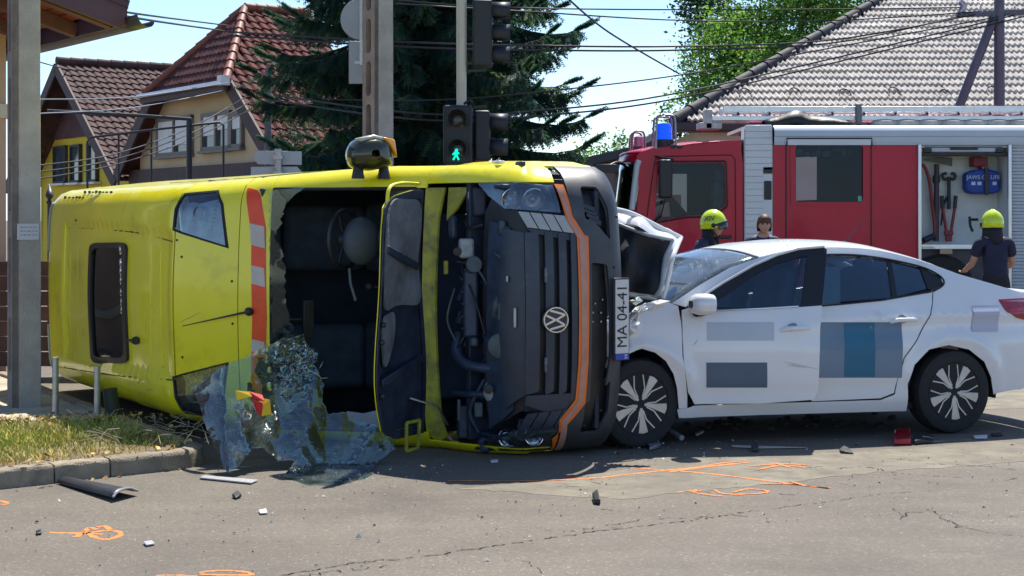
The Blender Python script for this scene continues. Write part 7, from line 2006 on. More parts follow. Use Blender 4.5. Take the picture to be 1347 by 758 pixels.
# ------------------------------------------------------------------ traffic signals
SIGB = M("signal_black", (.016, .018, .024), .5, var=.25)
so_ = Vector(((607 - CX) / F * 16.2, 16.2, 0)); SO_ = so_
tl = empty("traffic_light", "traffic light mast with dark signal heads and a green walking man lit", "traffic light", so_)
mb = MB(); zt = at(607, 138, 16.2).z; mb.tube([(0, 0, 0), (0, 0, zt - .05)], .035, 12); mb.tube([(0, 0, zt - .05), (0, 0, zt + .9), (0, 0, 3.9)], [.050, .052, .05], 16); mb.build("mast", M("mast_beige", (.48, .45, .38), .45, .2, var=.08), tl, smooth=50)
def sig(px0, px1, py0, py1, n, name, side=False, dy=-.10):
    c0, c1 = at(px0, py0, 16.2), at(px1, py1, 16.2)
    mb = MB(); mb.box(((c0.x + c1.x) / 2 - so_.x, dy, (c0.z + c1.z) / 2), (c1.x - c0.x, .20, c0.z - c1.z)); b_ = mb.build(name, SIGB, tl, bevel=.025)
    for i in range(n):
        zc = c0.z + (c1.z - c0.z) * (i + .5) / n; r = min(.10, (c0.z - c1.z) / n * .43)
        if side:  # facing right: visors stick out sideways
            mt = Matrix.Translation((c1.x - so_.x, dy, zc)) @ Matrix.Rotation(PI / 2, 4, 'Y')
        else:
            mt = Matrix.Translation(((c0.x + c1.x) / 2 - so_.x, dy - .10, zc)) @ Matrix.Rotation(PI / 2, 4, 'X')
        vs = []; 
        rows = [[mt @ Vector((r * math.cos(t), r * math.sin(t), L)) for t in [(PI / 2 if not side else PI) - 2.3 + 4.6 * k / 20 for k in range(21)]] for L in (0, .09, .18)]
        grid_obj(rows, "visor", SIGB, b_, thick=.006)
        mb = MB(); mb.lathe([(0, .012), (r * .6, .008), (r * .95, -.004)], 20, mt); mb.build("lens", M("lens_dark", (.05, .045, .05), .15), b_, smooth=60)
    return b_
ped = sig(584, 622, 140, 217, 2, "pedestrian_head")
GRN = M("walking_man_green", (.0, .5, .3), .5, emis=((.0, .62, .36), .9))
gm = at(601, 205, 16.2); gx = gm.x - so_.x; gz = gm.z
mb = MB(); y_ = -.345
def seg(a, c, w=.026): mb.bar((gx + a[0], y_, gz + a[1]), (gx + c[0], y_, gz + c[1]), w, .006, up=(0, -1, 0))
mb.ball((gx + .005, y_, gz + .055), .017, 10, 6, (1, .3, 1)); seg((0, .04), (0, -.01), .034); seg((-.002, 0), (-.034, -.06), .02); seg((.002, 0), (.032, -.06), .02); seg((-.004, .038), (-.042, .0), .017); seg((.006, .036), (.036, .012), .017)
mb.v = [(gx + (x - gx) * .85, y + .11, gz + (z - gz) * .85) for x, y, z in mb.v]
o = mb.build("walking_man", GRN, ped); tag(o, kind="stuff")
sig(624, 645, 146, 212, 2, "side_head", True, .0)
sig(622, 648, 0, 88, 3, "vehicle_head", True, .05)
mb = MB(); 
for y in (84, 94, 142): mb.bar(Vector((0, 0, at(0, y, 16.2).z)), Vector((at(640, y, 16.2).x - so_.x, .03, at(0, y - 2, 16.2).z)), .03, .025)
mb.build("bracket", SIGB, tl)
mb = MB(); mb.tube(smooth_curve([(0.02, -.03, zt), (.09, -.06, zt + .04), (.12, 0, zt - .02)], 5), .012, 6); mb.build("cable", BLACKP, tl)
# ------------------------------------------------------------------ pole with brace before the grey roof, timber pole, pipe frame
PG = M("painted_pole_grey", (.12, .13, .17), .6, .2, var=.15)
o_ = Vector(((1314.5 - CX) / F * 29, 29, 0)); rp_ = empty("braced_pole", "dark grey utility pole with a slanted brace before the pale tiled roof", "utility pole", o_)
mb = MB(); mb.tube([(0, 0, 0), (0, 0, 7.5)], [.11, .085], 14); mb.build("mast", PG, rp_, smooth=50)
mb = MB(); mb.tube([at(1258, 150, 29) - o_, at(1308, 22, 29) - o_, ], .085, 12); mb.build("brace", PG, rp_, smooth=50)
mb = MB(); mb.bar(at(1258, 20, 29) - o_, at(1370, 15, 29) - o_, .09, .09); arm_ = mb.build("crossarm", PG, rp_)
for px in (1268, 1290, 1335, 1355):
    mb = MB(); mb.lathe([(.02, 0), (.05, .02), (.03, .05), (.05, .07), (.03, .1), (.015, .14)], 10, Matrix.Translation(at(px, 18, 29) - o_)); mb.build("insulator", M("insulator_white", (.7, .7, .68), .2), arm_, smooth=60)
mb = MB(); mb.tube(smooth_curve([at(1262, 2, 29) - o_, at(1268, 8, 29) - o_, at(1262, 18, 29) - o_], 4), .06, 8); mb.build("lamp_bracket", STEEL, rp_, smooth=60)
o_ = Vector(((352.5 - CX) / F * 31, 31, 0)); wp = empty("timber_pole", "grey weathered timber pole standing before the red tiled roof", "utility pole", o_)
mb = MB(); mb.tube([(0, 0, 0), (0, 0, at(352, 90, 31).z)], [.085, .062], 12); mb.build("shaft", M("timber_grey", (.16, .155, .17), .85, var=.25, vscale=3), wp, smooth=50)
mb = MB(); mb.lathe([(.02, 0), (.045, .02), (.03, .06), (.0, .08)], 8, Matrix.Translation(at(349, 105, 31) - o_)); mb.build("insulator", M("insulator_white", (.7, .7, .68)), wp, smooth=60)
o_ = Vector(((200 - CX) / F * 29, 29, 0)); pf = empty("pipe_frame", "thin black pipe frame standing in front of the yellow and beige houses", "pipe frame", o_)
PB = M("pipe_black", (.03, .032, .042), .5, var=.2)
for pts, r in (([(115, 290), (115, 186), (119, 181), (200, 171), (289, 161), (294, 165), (294, 290)], .022), ([(156, 290), (156, 177)], .020), ([(199, 290), (199, 171)], .020), ([(62, 146), (180, 152), (252, 157)], .032), ([(249, 290), (249, 157)], .055)):
    mb = MB(); mb.tube([at(x, y, 29) - o_ for x, y in pts], r, 8); mb.build("pipe", PB, pf, smooth=50)
# finial of a garden fence behind the ambulance roof
o_ = at(65, 262, 22); o_.z = 0; gp = empty("gate_post", "thin black gate post with a spear finial left of the ambulance roof", "gate post", o_)
mb = MB(); zz = at(65, 264, 22).z; mb.tube([(0, 0, 0), (0, 0, zz)], .03, 8); mb.lathe([(.03, 0), (.05, .03), (.02, .06), (.06, .12), (.0, .28)], 10, Matrix.Translation((0, 0, zz - .05))); mb.build("spear", PB, gp, smooth=50)
# ------------------------------------------------------------------ overhead wires
WIREM = M("wire_black", (.012, .013, .017), .6); WIREG = M("wire_grey", (.30, .32, .36), .5)
def wire(pts, r, label, mat=WIREM, grp="overhead wires"):
    P = smooth_curve([at(*p) for p in pts], 10); mb = MB(); c = P[0].copy(); mb.tube([p - c for p in P], r, 6)
    o = mb.build("overhead_wire", mat, None, smooth=60); o.location = c; tag(o, label, "wire", grp)
wire([(128, 10, 16), (200, 21, 24), (302, 34, 38)], .016, "upper black wire from the left eaves to the red roof")
wire([(128, 15, 16), (205, 28, 24), (296, 41, 38)], .018, "lower black wire from the left eaves to the red roof")
wire([(20, 72, 30), (60, 84, 40), (90, 92, 46)], .016, "short wire running to the peak of the yellow house")
wire([(40, 131, 24), (180, 127, 30), (306, 108, 36)], .010, "pale wire crossing both gables on the left", WIREG)
wire([(40, 150, 24), (180, 141, 30), (300, 118, 36)], .010, "second pale wire just below the first across the gables", WIREG)
for i in range(3): wire([(40, 219 + i * 9, 22), (150, 203 + i * 7, 26), (250, 168 + i * 8, 30), (330, 124 + i * 10, 34)], .011, ["uppermost", "middle", "lowest"][i] + " of three thin wires sagging before the yellow wall")
wire([(440, -8, 20), (640, 9, 22), (900, 13, 26), (1120, 12, 28), (1268, 10, 29)], .012, "highest wire over the spruce to the braced pole")
wire([(520, 5, 20), (690, 15, 22), (900, 27, 25), (1100, 27, 28), (1290, 15, 29)], .012, "wire below the highest one running to the braced pole")
wire([(300, 42, 22), (520, 55, 20), (700, 60, 22), (900, 61, 25), (1100, 52, 28), (1290, 18, 29)], .015, "upper of two close black wires level with the grey roof")
wire([(300, 47, 22), (520, 61, 20), (700, 66, 22), (900, 66, 25), (1100, 56, 28), (1268, 20, 29)], .015, "lower of two close black wires level with the grey roof")
wire([(400, 130, 24), (560, 132, 22), (700, 122, 22), (900, 98, 25), (1100, 62, 28), (1335, 18, 29)], .012, "single wire rising past the deciduous tree to the pole")
wire([(360, 125, 24), (560, 150, 21), (740, 143, 22), (900, 121, 25), (1100, 76, 28), (1335, 20, 29)], .014, "upper of the lowest pair of wires rising to the pole")
wire([(360, 132, 24), (560, 158, 21), (740, 150, 22), (900, 128, 25), (1100, 82, 28), (1355, 20, 29)], .014, "lower of the lowest pair of wires rising to the pole")
wire([(738, -10, 20), (800, 42, 22), (893, 97, 25)], .013, "wire slanting down across the sky right of the spruce")
# ------------------------------------------------------------------ trees
def leaf_mat(name, c, var=.4): 
    if name in _mats: return _mats[name]
    m = M(name, c, .55, var=var, vscale=1.3, spec=.3)
    nt = m.node_tree; p = nt.nodes["Principled BSDF"]; tl_n = nt.nodes.new("ShaderNodeBsdfTranslucent"); mx = nt.nodes.new("ShaderNodeMixShader")
    mx.inputs[0].default_value = .38; tl_n.inputs[0].default_value = (min(1, c[0] * 1.5), min(1, c[1] * 1.6), c[2] * 1.1, 1)
    nt.links.new(p.outputs[0], mx.inputs[1]); nt.links.new(tl_n.outputs[0], mx.inputs[2]); nt.links.new(mx.outputs[0], nt.nodes["Material Output"].inputs["Surface"])
    return m
def frond_tree():
    base = Vector(((556 - CX) / F * 25.5, 25.5, 0))
    root = empty("spruce_tree", "big dark blue-green spruce with drooping branches behind the traffic light", "tree", base)
    rr = random.Random(5)
    mb = MB(); mb.tube([(0, 0, 0), (.05, 0, 4), (0, 0, 9), (0, 0, 14)], [.30, .26, .18, .03], 10); mb.build("trunk", M("spruce_bark", (.06, .045, .035), .9, var=.4, bump=.5), root, smooth=60)
    bark = MB(); fol = MB()
    z = .8; 
    while z < 7.6:
        nb = rr.randint(5, 8); a0 = rr.uniform(0, 2 * PI)
        for k in range(nb):
            a = a0 + 2 * PI * k / nb + rr.uniform(-.3, .3)
            L = (2.82 * (1 - z / 15.5) ** .7 + .25) * rr.uniform(.62, 1.10)
            if math.cos(a) < -.4 and z > 3: L *= 1.06
            d = Vector((math.cos(a), math.sin(a), 0)); side = Vector((-d.y, d.x, 0))
            up0 = rr.uniform(-.10, .10)
            pts = []
            n = 9
            for i in range(n + 1):
                t = i / n; pts.append(Vector((0, 0, z)) + d * (L * t) + Vector((0, 0, L * (up0 * t - .50 * t * t + .40 * t ** 4))) + side * (.06 * L * math.sin(t * 3 + a)))
            bark.tube(pts, [.035 * (1 - .85 * i / n) for i in range(n + 1)], 4, caps=False)
            m = int(76 * L) + 12
            for q in range(m):
                t = rr.uniform(.06, 1.0); i = min(int(t * n), n - 1); p = pts[i].lerp(pts[i + 1], t * n - i)
                dd = (pts[i + 1] - pts[i]).normalized()
                sg = rr.choice((-1, 1)); 
                ln = rr.uniform(.20, .55) * (1.08 - .50 * t) if t < .95 else rr.uniform(.14, .30)
                hang = rr.uniform(.35, 1.5)
                tw = (dd * rr.uniform(.35, .8) + side * sg * rr.uniform(.15, .9) * (1 if t < .95 else .2) + Vector((0, 0, -hang))).normalized()
                if t > .93: tw = (dd + Vector((0, 0, rr.uniform(-.1, .25)))).normalized()
                e = p + tw * ln
                wv = tw.cross(Vector((rr.uniform(-1, 1), rr.uniform(-1, 1), rr.uniform(-1, 1)))).normalized()
                w2 = tw.cross(wv)
                fol.cur = 0 if rr.random() < .62 else (1 if rr.random() < .75 else 2)
                ns = 8
                for u in range(ns):  # needles as slim spikes off the twig
                    tt = (u + .4) / ns; c = p.lerp(e, tt); nl = (.055 + .045 * rr.random()) * (1.2 - .5 * tt) * (1.18 - .52 * t)
                    for v in (wv, -wv, w2, -w2):
                        tip = c + (v * .85 + tw * .75).normalized() * nl + Vector((rr.uniform(-.01, .01),) * 3)
                        b_ = tw * .014
                        fol.add([c - b_, c + b_, tip], [(0, 1, 2)])
        z += rr.uniform(.14, .22)
    bark.build("branches", M("spruce_bark", (.06, .045, .035)), root)
    fol.build("crown", [leaf_mat("spruce_dark", (.034, .082, .066)), leaf_mat("spruce_mid", (.065, .14, .095)), leaf_mat("spruce_tip", (.13, .22, .07))], root, fix=False)
frond_tree()
def leafy(name, label, base, blobs, trunk, n, leaf, mats, seed, lean=(0, 0), cat="tree", grp=None):
    rr = random.Random(seed); root = empty(name, label, cat, base, group=grp)
    if trunk:
        mb = MB(); h = trunk[0]; mb.tube([(0, 0, 0), (.05, .02, h * .4), (lean[0], lean[1], h)], [trunk[1], trunk[1] * .7, trunk[1] * .35], 10)
        tk = mb.build("trunk", M("bark_brown", (.09, .065, .045), .9, var=.4, bump=.5), root, smooth=60)
        mb = MB()
        for (c, r) in blobs:
            st = Vector((lean[0] * .6, lean[1] * .6, h * rr.uniform(.45, .8))); mb.tube(smooth_curve([st, st.lerp(Vector(c), .5) + Vector((0, 0, .3)), Vector(c) + Vector((0, 0, r[2] * .3))], 4), [.11, .1, .09, .08, .07, .06, .05, .04, .03], 6)
        mb.build("limbs", M("bark_brown", (.09, .065, .045)), root)
    fol = MB(); tot = sum(r[0] * r[1] * r[2] for c, r in blobs)
    for (c, r) in blobs:
        k = int(n * r[0] * r[1] * r[2] / tot); c = Vector(c)
        ncl = max(6, k // 26)
        for q in range(ncl):
            v = Vector((rr.gauss(0, 1), rr.gauss(0, 1), rr.gauss(0, 1))).normalized() * (rr.random() ** .28)
            cc = c + Vector((v.x * r[0], v.y * r[1], v.z * r[2])) * rr.uniform(.75, 1.12)
            cr = leaf * rr.uniform(1.8, 4.2); tone = rr.random()
            for u in range(26):
                p = cc + Vector((rr.gauss(0, .5), rr.gauss(0, .5), rr.gauss(0, .4))) * cr
                ax = Vector((rr.gauss(0, 1), rr.gauss(0, 1), rr.gauss(0, .6))).normalized(); ay = ax.cross(Vector((rr.gauss(0, 1), rr.gauss(0, 1), rr.gauss(0, 1)))).normalized()
                s_ = leaf * rr.uniform(.5, 1.0)
                fol.cur = min(len(mats) - 1, int(max(0, min(.999, tone + rr.uniform(-.25, .25))) * len(mats)))
                fol.add([p - ax * s_ * .6, p + ay * s_ * .32, p + ax * s_ * .6, p - ay * s_ * .32], [(0, 1, 2, 3)])
    fol.build("crown", mats, root, fix=False)
LG = [leaf_mat("leaf_deep", (.045, .12, .03)), leaf_mat("leaf_mid", (.09, .20, .035)), leaf_mat("leaf_fresh", (.16, .30, .05)), leaf_mat("leaf_bright", (.22, .38, .07))]
D_ = 43.0
tb = Vector(((1010 - CX) / F * D_, D_, 0))
def bb(px, py, rx, rz, dy=0): p = at(px, py, D_ + dy); return ((p.x - tb.x, dy, p.z), (rx, rx * .9, rz))
leafy("deciduous_tree", "tall leafy green tree rising behind the grey tiled roof", tb, [bb(955, 50, .95, 1.0), bb(1010, 100, 1.5, 1.2, -1), bb(905, 150, .8, .75, -.5), bb(940, 115, .9, .7), bb(1060, 40, 1.4, 1.3, .5), bb(1120, 60, 1.3, 1.5, 1), bb(1000, 20, 1.1, .9, .4), bb(980, 165, 1.3, .8, -1), bb(1080, -30, 1.6, 1.2), bb(890, 175, .5, .35), bb(985, 60, 1.2, 1.2, .5), bb(930, 90, .9, .9, .6)], (6.5, .28), 40000, .125, LG, 3)
leafy("deciduous_tree", "blue-green tree top peeping out left above the leafy tree", Vector(((930 - CX) / F * 47, 47, 0)), [((at(930, 20, 47).x - (930 - CX) / F * 47, 0, at(930, 20, 47).z), (.9, .8, .9)), ((at(915, 0, 47).x - (930 - CX) / F * 47, 0, at(915, -10, 47).z), (.7, .7, .7))], (7, .2), 2600, .16, [leaf_mat("leaf_blue_dark", (.025, .06, .045)), leaf_mat("leaf_blue", (.045, .10, .06))], 4)
for k, (px, py, d_, rx, rz, lab) in enumerate(((795, 200, 60, 1.0, .8, "far bushy green tree top right of the spruce"), (835, 190, 70, 1.2, .9, "distant pale tree beyond the fire engine cab"), (760, 214, 55, .8, .6, "low green bush tops behind the shed roof"))):
    b0 = Vector(((px - CX) / F * d_, d_, 0)); p = at(px, py, d_)
    leafy("distant_tree", lab, b0, [((0, 0, p.z - .3), (rx, rx, rz)), ((rx * .8, 0, p.z - .8), (rx, rx, rz * .8)), ((-rx * .7, 0, p.z - .9), (rx, rx, rz * .8))], (p.z, .15), 1500, .18, LG[:3], 20 + k)
leafy("conifer_hedge", "dark conifer shrub standing before the red roof's lower right side", Vector(((395 - CX) / F * 30, 30, 0)), [((0, 0, 2.4), (.75, .7, 1.6)), ((-.35, 0, 1.6), (.5, .5, 1.2))], (2.5, .1), 4200, .07, [leaf_mat("thuja_dark", (.02, .045, .035)), leaf_mat("thuja_mid", (.035, .075, .045))], 31, cat="shrub")
from mathutils import noise as mnoise
# ------------------------------------------------------------------ torn windscreen, scraps and debris
WSG = glass("laminated_glass", (0.70, 0.82, 0.80), base=0.05, film=0.06, crack=(24.0, 0.010))
WSG2 = glass("laminated_glass_clear", (0.66, 0.80, 0.80), base=0.04, film=0.035, crack=(9.0, 0.005))
def crumple(px, dep, name, mat, res=16, noise=.05, seed=1, parent=None, label=None, cat=None, grp=None, thick=.004):
    """bent sheet of laminated glass: outline in photo pixels, dep(px, py) its real depth"""
    rr = random.Random(seed)
    waves = [(rr.uniform(.02, .07), rr.uniform(-.07, .07), rr.uniform(0, 6), rr.uniform(.4, 1)) for _ in range(6)]
    def m(x, y):
        n_ = sum(a[3] * abs(((x * a[0] + y * a[1] + a[2]) / PI) % 2 - 1) for a in waves) / 3
        return at(x, y, dep(x, y) + noise * (n_ - .9))
    pts = [m(*p) for p in px]; c = sum(pts, Vector()) / len(pts); c.z = min(p.z for p in pts)
    if parent is not None: f = lambda x, y: V_ROT.transposed() @ (m(x, y) - V_POS)
    else: f = lambda x, y: m(x, y) - c
    o = sheet(px, f, res, name, mat, parent, thick=thick, smooth=40)
    if parent is None: o.location = c; tag(o, label, cat, grp)
    return o
def rag(pts, amp, seed, step=7):
    rr = random.Random(seed); q = resample(pts, step); return [(x + rr.uniform(-amp, amp), y + rr.uniform(-amp, amp)) for x, y in q]
WSC = glass("laminated_glass_shard", (0.70, 0.80, 0.78), base=0.0, film=0.006, crack=(10.0, 0.002))
# pieces still clinging to the left edge of the opening
crumple(rag([(355, 252), (366, 250), (376, 266), (368, 300), (362, 312), (370, 330), (374, 352), (376, 400), (388, 440), (384, 462), (358, 456), (356, 350)], 2.5, 1, 6), lambda x, y: 10.76 + .0006 * (x - 355), "windscreen_shard", WSC, 7, .015, 2, parent=van)
crumple([(360, 250), (402, 247), (388, 256), (370, 276), (362, 290)], lambda x, y: 10.80, "windscreen_shard", WSC, 7, .015, 3, parent=van)
# the torn laminated sheet hanging from the lower edge, in folds
def dA(x, y): return interp([(255, 10.35), (300, 10.1), (350, 10.2), (430, 10.45)], x) - .0022 * max(0, y - 470)
def fit_ground(d, z0=.006):
    return lambda x, y: min(d(x, y), (EYE - z0) * F / max(1, (y - HZ)))
GRP = "torn windscreen glass"
WSG3 = glass("laminated_glass_sheet", (0.74, 0.88, 0.82), base=0.05, film=0.035, crack=(26.0, 0.014))
def dS(x, y):
    d = dA(x, y) - .0016 * max(0, y - 520) - .02 * math.sin((x - 250) * .045) 
    nz = lambda k, a=0.0, st=1.0: mnoise.noise(Vector(((x + a * y) / k, (y - a * x) / (k * st), k)))
    cr = max(0, 1 - math.hypot((x - 388) / 52, (y - 480) / 50))          # tightly crumpled knot
    d += .10 * abs(nz(70, .3, 2.5)) + .035 * abs(nz(34, -.5, 2.0)) + cr * (.15 * abs(nz(9, .4)) + .11 * abs(nz(15, -.3))) + .006 * abs(nz(12, .8, 2))
    return d - .06
crumple(rag([(254, 508), (278, 492), (300, 480), (322, 470), (345, 458), (372, 444), (398, 440), (404, 452), (419, 466), (411, 478), (417, 490), (427, 506), (424, 528), (432, 545), (452, 541), (480, 556), (506, 562), (521, 590), (500, 606), (482, 626), (440, 632), (400, 633), (373, 626), (388, 606), (366, 606), (345, 588), (332, 590), (318, 606), (305, 621), (298, 622), (283, 590), (268, 550)], 1.6, 5, 9), fit_ground(dS, .012), "windscreen_sheet", WSG3, 4.5, .02, 5, label="torn crumpled windscreen glass draped from the cab opening down to the road", cat="broken glass")
crumple(rag([(404, 596), (432, 600), (470, 612), (492, 622), (470, 632), (440, 636), (400, 636), (380, 628)], 1.6, 8, 8), fit_ground(lambda x, y: 10.0), "glass_piece", WSG, 6, .05, 14, label="flat broken glass piece lying on the road before the draped windscreen", cat="broken glass")
# glints on the glass folds, added as thin bright tubes
GLINT = M("glass_glint", (.55, .66, .64), .15, coat=.6)
mb = MB(); rr = random.Random(4)
for k in range(130):
    if k < 84: x, y = rr.gauss(386, 14), rr.gauss(480, 16)
    elif k < 108: x, y = rr.uniform(365, 405), rr.uniform(512, 600)
    else: x, y = rr.uniform(380, 510), rr.uniform(560, 628)
    a = rr.uniform(0, 2 * PI); L = rr.uniform(2, 12)
    d = 10.30 - .0026 * max(0, y - 470); d = min(d, (EYE - .02) * F / (y - HZ))
    q = [(x, y), (x + L * .5 * math.cos(a), y + L * .5 * math.sin(a) + .3), (x + L * math.cos(a), y + L * math.sin(a))]
    w_ = rr.uniform(.0006, .0024)
    mb.tube([at(u, v, min(d - .03, (EYE - .012) * F / (v - HZ))) for u, v in q], [w_ * .3, w_, w_ * .3], 4)
o_ = at(385, 600, 9.9); mb.v = [tuple(Vector(v) - o_) for v in mb.v]
o = mb.build("glass_glints", GLINT, None); o.location = o_; tag(o, "bright glint lines modelled along the folds of the torn windscreen", "broken glass", kind="stuff")
# yellow and red cloth scrap caught in the glass
CL = [M("cloth_yellow", (.80, .50, .01), .7), M("cloth_red", (.65, .03, .03), .7), M("cloth_white", (.6, .58, .5), .7)]
o_ = at(335, 530, 10.0)
mb = MB()
for mi, pts in ((0, [(310, 514), (328, 516), (332, 522), (312, 527)]), (1, [(326, 515), (345, 520), (348, 528), (332, 524)]), (0, [(338, 522), (355, 526), (357, 545), (344, 548), (346, 534)]), (2, [(329, 530), (335, 530), (344, 541), (338, 543)]), (1, [(333, 524), (346, 530), (344, 548), (336, 540)])):
    mb.cur = mi; n0 = [at(x, y, 9.86 + R.uniform(-.03, .03)) - o_ for x, y in pts]; mb.add(n0, [tuple(range(len(n0)))])
o = mb.build("cloth_scrap", CL, None, fix=False); o.location = o_; s_ = o.modifiers.new("solid", 'SOLIDIFY'); s_.thickness = .004; tag(o, "yellow and red cloth scrap caught in the hanging windscreen glass", "cloth scrap")
# papers and panels inside the opening
def slab(px, d, name, mat, label, cat, thick=.004, grp=None, bend=0.0):
    pts = [at(x, y, d if not callable(d) else d(x, y)) for x, y in px]; c = sum(pts, Vector()) / len(pts)
    o = sheet(px, lambda x, y: at(x, y, d if not callable(d) else d(x, y)) - c, 8, name, mat, None, thick=thick, out=(0, -1, .3)); o.location = c; return tag(o, label, cat, grp)
slab([(456, 541), (478, 544), (496, 540), (498, 562), (474, 560), (458, 553)], 10.62, "paper_sheet", M("paper_lilac", (.55, .56, .72), .8), "pale lilac paper sheet lying in the lower corner of the cab opening", "paper")
slab([(360, 510), (380, 507), (405, 512), (398, 525), (385, 540), (372, 548), (362, 530)], 10.5, "torn_lining", M("lining_beige", (.42, .40, .33), .8, var=.2, vscale=8), "torn beige lining piece behind the crumpled windscreen glass", "lining scrap", .006)
slab([(412, 512), (424, 516), (424, 530), (415, 552), (410, 540)], 10.45, "torn_lining", M("lining_beige", (.42, .40, .33)), "narrow beige lining strip beside the cab opening's glass", "lining scrap", .006)
# ---------------------------------------------------------------- debris on the road
def flatpiece(px, h, name, mat, label, cat="debris", grp=None, tilt=0.0, bevel=.006):
    pts = [gr(x, y) for x, y in px]; c = sum(pts, Vector()) / len(pts); c.z = 0
    mb = MB(); n = len(pts); 
    lo = [(p - c) + Vector((0, 0, .004)) for p in pts]; hi = [(p - c) + Vector((0, 0, .004 + h * (1 + tilt * math.sin(i * 1.7)))) for i, p in enumerate(pts)]
    mb.add(lo + hi, [tuple(reversed(range(n))), tuple(range(n, 2 * n))] + [(i, (i + 1) % n, n + (i + 1) % n, n + i) for i in range(n)])
    o = mb.build(name, mat, None, bevel=bevel); o.location = c; return tag(o, label, cat, grp)
TRIMM = M("trim_black_satin", (.035, .036, .042), .35, var=.2, vscale=6)
c = gr(126, 648); o_ = Vector((c.x, c.y, 0)); tr = empty("trim_panel", "long black plastic trim panel lying on the road beside the kerb", "trim panel", o_)
rows = []
for i in range(13):
    t = i / 12; a = gr(74 + (148 - 74) * t, 637 + (661 - 637) * t); b_ = gr(97 + (181 - 97) * t, 634.5 + (652 - 634.5) * t)
    rows.append([a.lerp(b_, u) - o_ + Vector((0, 0, .010 + .030 * math.sin(PI * min(1, u * 1.1)) ** .6 + .02 * t)) for u in [j / 8 for j in range(9)]])
grid_obj(rows, "panel_skin", TRIMM, tr, thick=.010)
mb = MB(); e0, e1 = rows[-1][0], rows[-1][-1]; mb.tube([p + Vector((.004, -.004, 0)) for p in rows[-1]], .007, 6); mb.build("broken_edge", M("edge_grey", (.35, .36, .38), .4), tr)
flatpiece([(1177, 574), (1197, 574), (1198, 586), (1176, 586)], .045, "lamp_fragment", M("lamp_red", (.45, .008, .025), .2, coat=.6), "red broken lamp piece on the road below the car's rear wheel", tilt=.3)
flatpiece([(1201, 577), (1215, 578), (1229, 578), (1228, 584), (1212, 585), (1203, 586)], .022, "plastic_shard", BLACKP, "ragged black plastic shard right beside the red lamp piece", tilt=.5)
flatpiece([(1104, 594), (1110, 591), (1116, 592), (1123, 598), (1106, 597)], .014, "plastic_shard", BLACKP, "bent black shard on pale asphalt left of the red lamp piece", tilt=.6)
flatpiece([(1280, 575), (1299, 574), (1298, 578), (1282, 578)], .008, "plastic_shard", WHITEP, "flat white shard on the road right of the red lamp piece")
flatpiece([(1303, 573), (1319, 571), (1320, 574), (1306, 575)], .010, "plastic_shard", BLACKP, "thin dark shard furthest right below the car tail")
flatpiece([(779, 657), (786, 655), (790, 665), (781, 664)], .035, "plastic_shard", BLACKP, "black lump alone on the road in front of the sprayed cross lines", tilt=.4)
flatpiece([(850, 583), (864, 580), (868, 590), (855, 594)], .04, "lamp_fragment", M("shard_silver", (.45, .47, .5), .25, .6), "silver lamp shard under the car's front wheel", tilt=.5)
o_ = gr(880, 573); mb = MB(); mb.tube([gr(848, 576) - o_ + Vector((0, 0, .04)), gr(857, 571) - o_ + Vector((0, 0, .09)), gr(868, 571) - o_ + Vector((0, 0, .08)), gr(884, 577) - o_ + Vector((0, 0, .05)), gr(897, 580) - o_ + Vector((0, 0, .02))], [.016, .018, .014, .014, .020], 6); o = mb.build("trim_strip", M("trim_grey", (.42, .45, .50), .4, var=.1), None, smooth=60); o.location = o_; tag(o, "bent pale grey trim strip against the car's front wheel", "debris")
flatpiece([(914, 572), (924, 568), (926, 570), (916, 575)], .012, "plastic_shard", WHITEP, "small white shard in the car's shadow behind the front wheel")
flatpiece([(962, 587), (1062, 590), (1000, 591), (964, 589)], .004, "plastic_strip", M("strip_pale", (.5, .48, .42), .7), "long pale strip lying at the edge of the car's shadow")
flatpiece([(988, 591), (996, 588), (998, 595), (990, 596)], .03, "plastic_shard", BLACKP, "dark shard on the pale strip under the car", tilt=.5)
flatpiece([(645, 607), (655, 606), (655, 609), (646, 610)], .006, "plastic_shard", WHITEP, "tiny pale shard under the ambulance's lower edge")
flatpiece([(305, 655), (313, 652), (318, 655), (310, 658)], .02, "plastic_shard", BLACKP, "small dark shard on the road left of the mirror shadow", tilt=.5)
flatpiece([(340, 674), (350, 672), (352, 677), (342, 678)], .010, "plastic_shard", WHITEP, "small white shard on the road below the mirror shadow")
flatpiece([(268, 628), (340, 634), (330, 638), (262, 631)], .010, "plastic_strip", M("strip_grey", (.35, .36, .36), .5), "thin grey strip on the road before the hanging glass")
flatpiece([(188, 716), (200, 714), (204, 718), (192, 720)], .010, "plastic_shard", M("shard_grey", (.4, .4, .42), .5), "grey chip on the road right of the orange loop")
flatpiece([(47, 702), (54, 701), (55, 704), (48, 705)], .012, "plastic_shard", BLACKP, "tiny dark chip left of the orange loop", tilt=.4)
flatpiece([(130, 625), (136, 617), (139, 626)], .012, "dry_leaf", M("dry_leaf_yellow", (.62, .45, .14)), "big yellow dry leaf against the kerb by the trim panel", "leaf", tilt=.6, bevel=.002)
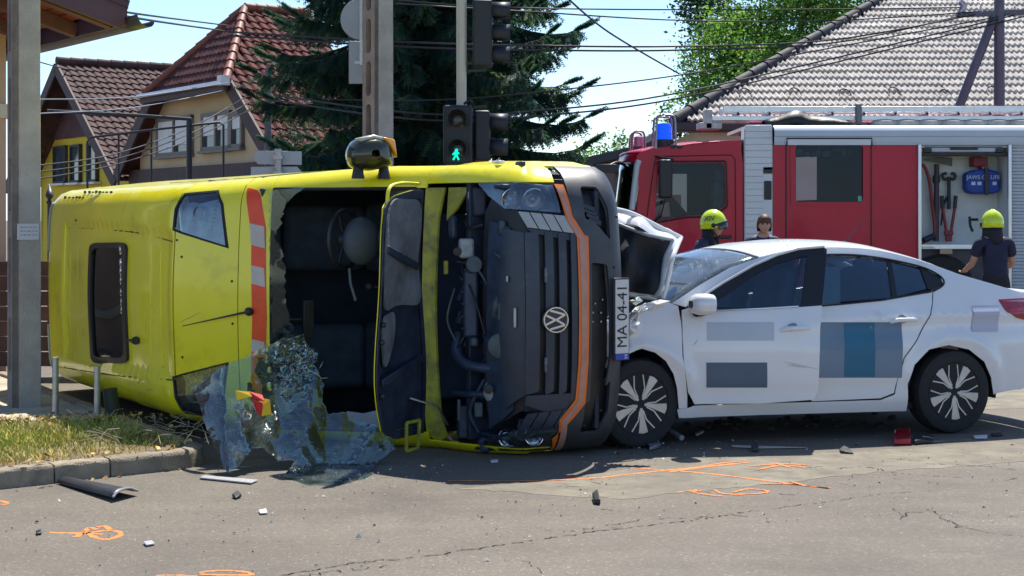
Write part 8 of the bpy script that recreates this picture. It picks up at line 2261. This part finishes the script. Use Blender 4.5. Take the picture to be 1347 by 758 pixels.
# white chips and crumbs: nobody could count them
mb = MB(); CH = [M("chip_white", (.6, .6, .58), .4), M("chip_dark", (.03, .03, .032), .5), M("chip_glass", (.45, .52, .50), .1, coat=.5)]
rr = random.Random(9)
for k in range(900):
    if k < 260: x, y = rr.uniform(0, 700), rr.uniform(640, 757)
    elif k < 620: x, y = rr.uniform(700, 1347), rr.uniform(575, 690)
    elif k < 800: x, y = rr.gauss(470, 70), rr.gauss(628, 9)
    else: x, y = rr.gauss(870, 40), rr.gauss(590, 10)
    if y < 560: continue
    p = gr(x, y); s_ = abs(rr.gauss(0, .006)) + .002
    mb.cur = rr.choices((0, 1, 2), (.4, .45, .3))[0]
    q = [p + Vector((rr.uniform(-s_, s_), rr.uniform(-s_, s_), .005)) for _ in range(3)] + [p + Vector((0, 0, .005 + s_ * rr.uniform(.3, 1)))]
    mb.add(q, [(0, 1, 2), (0, 1, 3), (1, 2, 3), (2, 0, 3)])
tag(mb.build("glass_crumbs", CH, None, fix=False), "scattered chips and glass crumbs over the road", "crumbs", kind="stuff")
# clods shed under the car
mb = MB()
for k in range(60):
    p = gr(rr.uniform(900, 1180), rr.gauss(557, 5)); s_ = rr.uniform(.006, .03); mb.ball(p + Vector((0, 0, s_ * .5)), s_, 6, 4, (1.3, 1, .7))
tag(mb.build("dirt_clods", M("clod_dark", (.05, .04, .035), .95), None), "dark dirt clods shaken off beneath the white car", "dirt", kind="stuff")
# dead twigs on the verge
mb = MB()
for k in range(60):
    p = gr(rr.uniform(110, 280), rr.uniform(556, 592), KERB_H); a = rr.uniform(0, 6.3); L = rr.uniform(.05, .28)
    mb.tube([p + Vector((0, 0, .03)), p + Vector((math.cos(a) * L * .5, math.sin(a) * L * .5, .05 + rr.uniform(0, .05))), p + Vector((math.cos(a) * L, math.sin(a) * L, .03 + rr.uniform(0, .08)))], .0025, 4)
tag(mb.build("dead_twigs", M("twig_pale", (.33, .27, .18), .9, var=.3), None), "dead twigs and straw on the shaded verge", "twigs", kind="stuff")
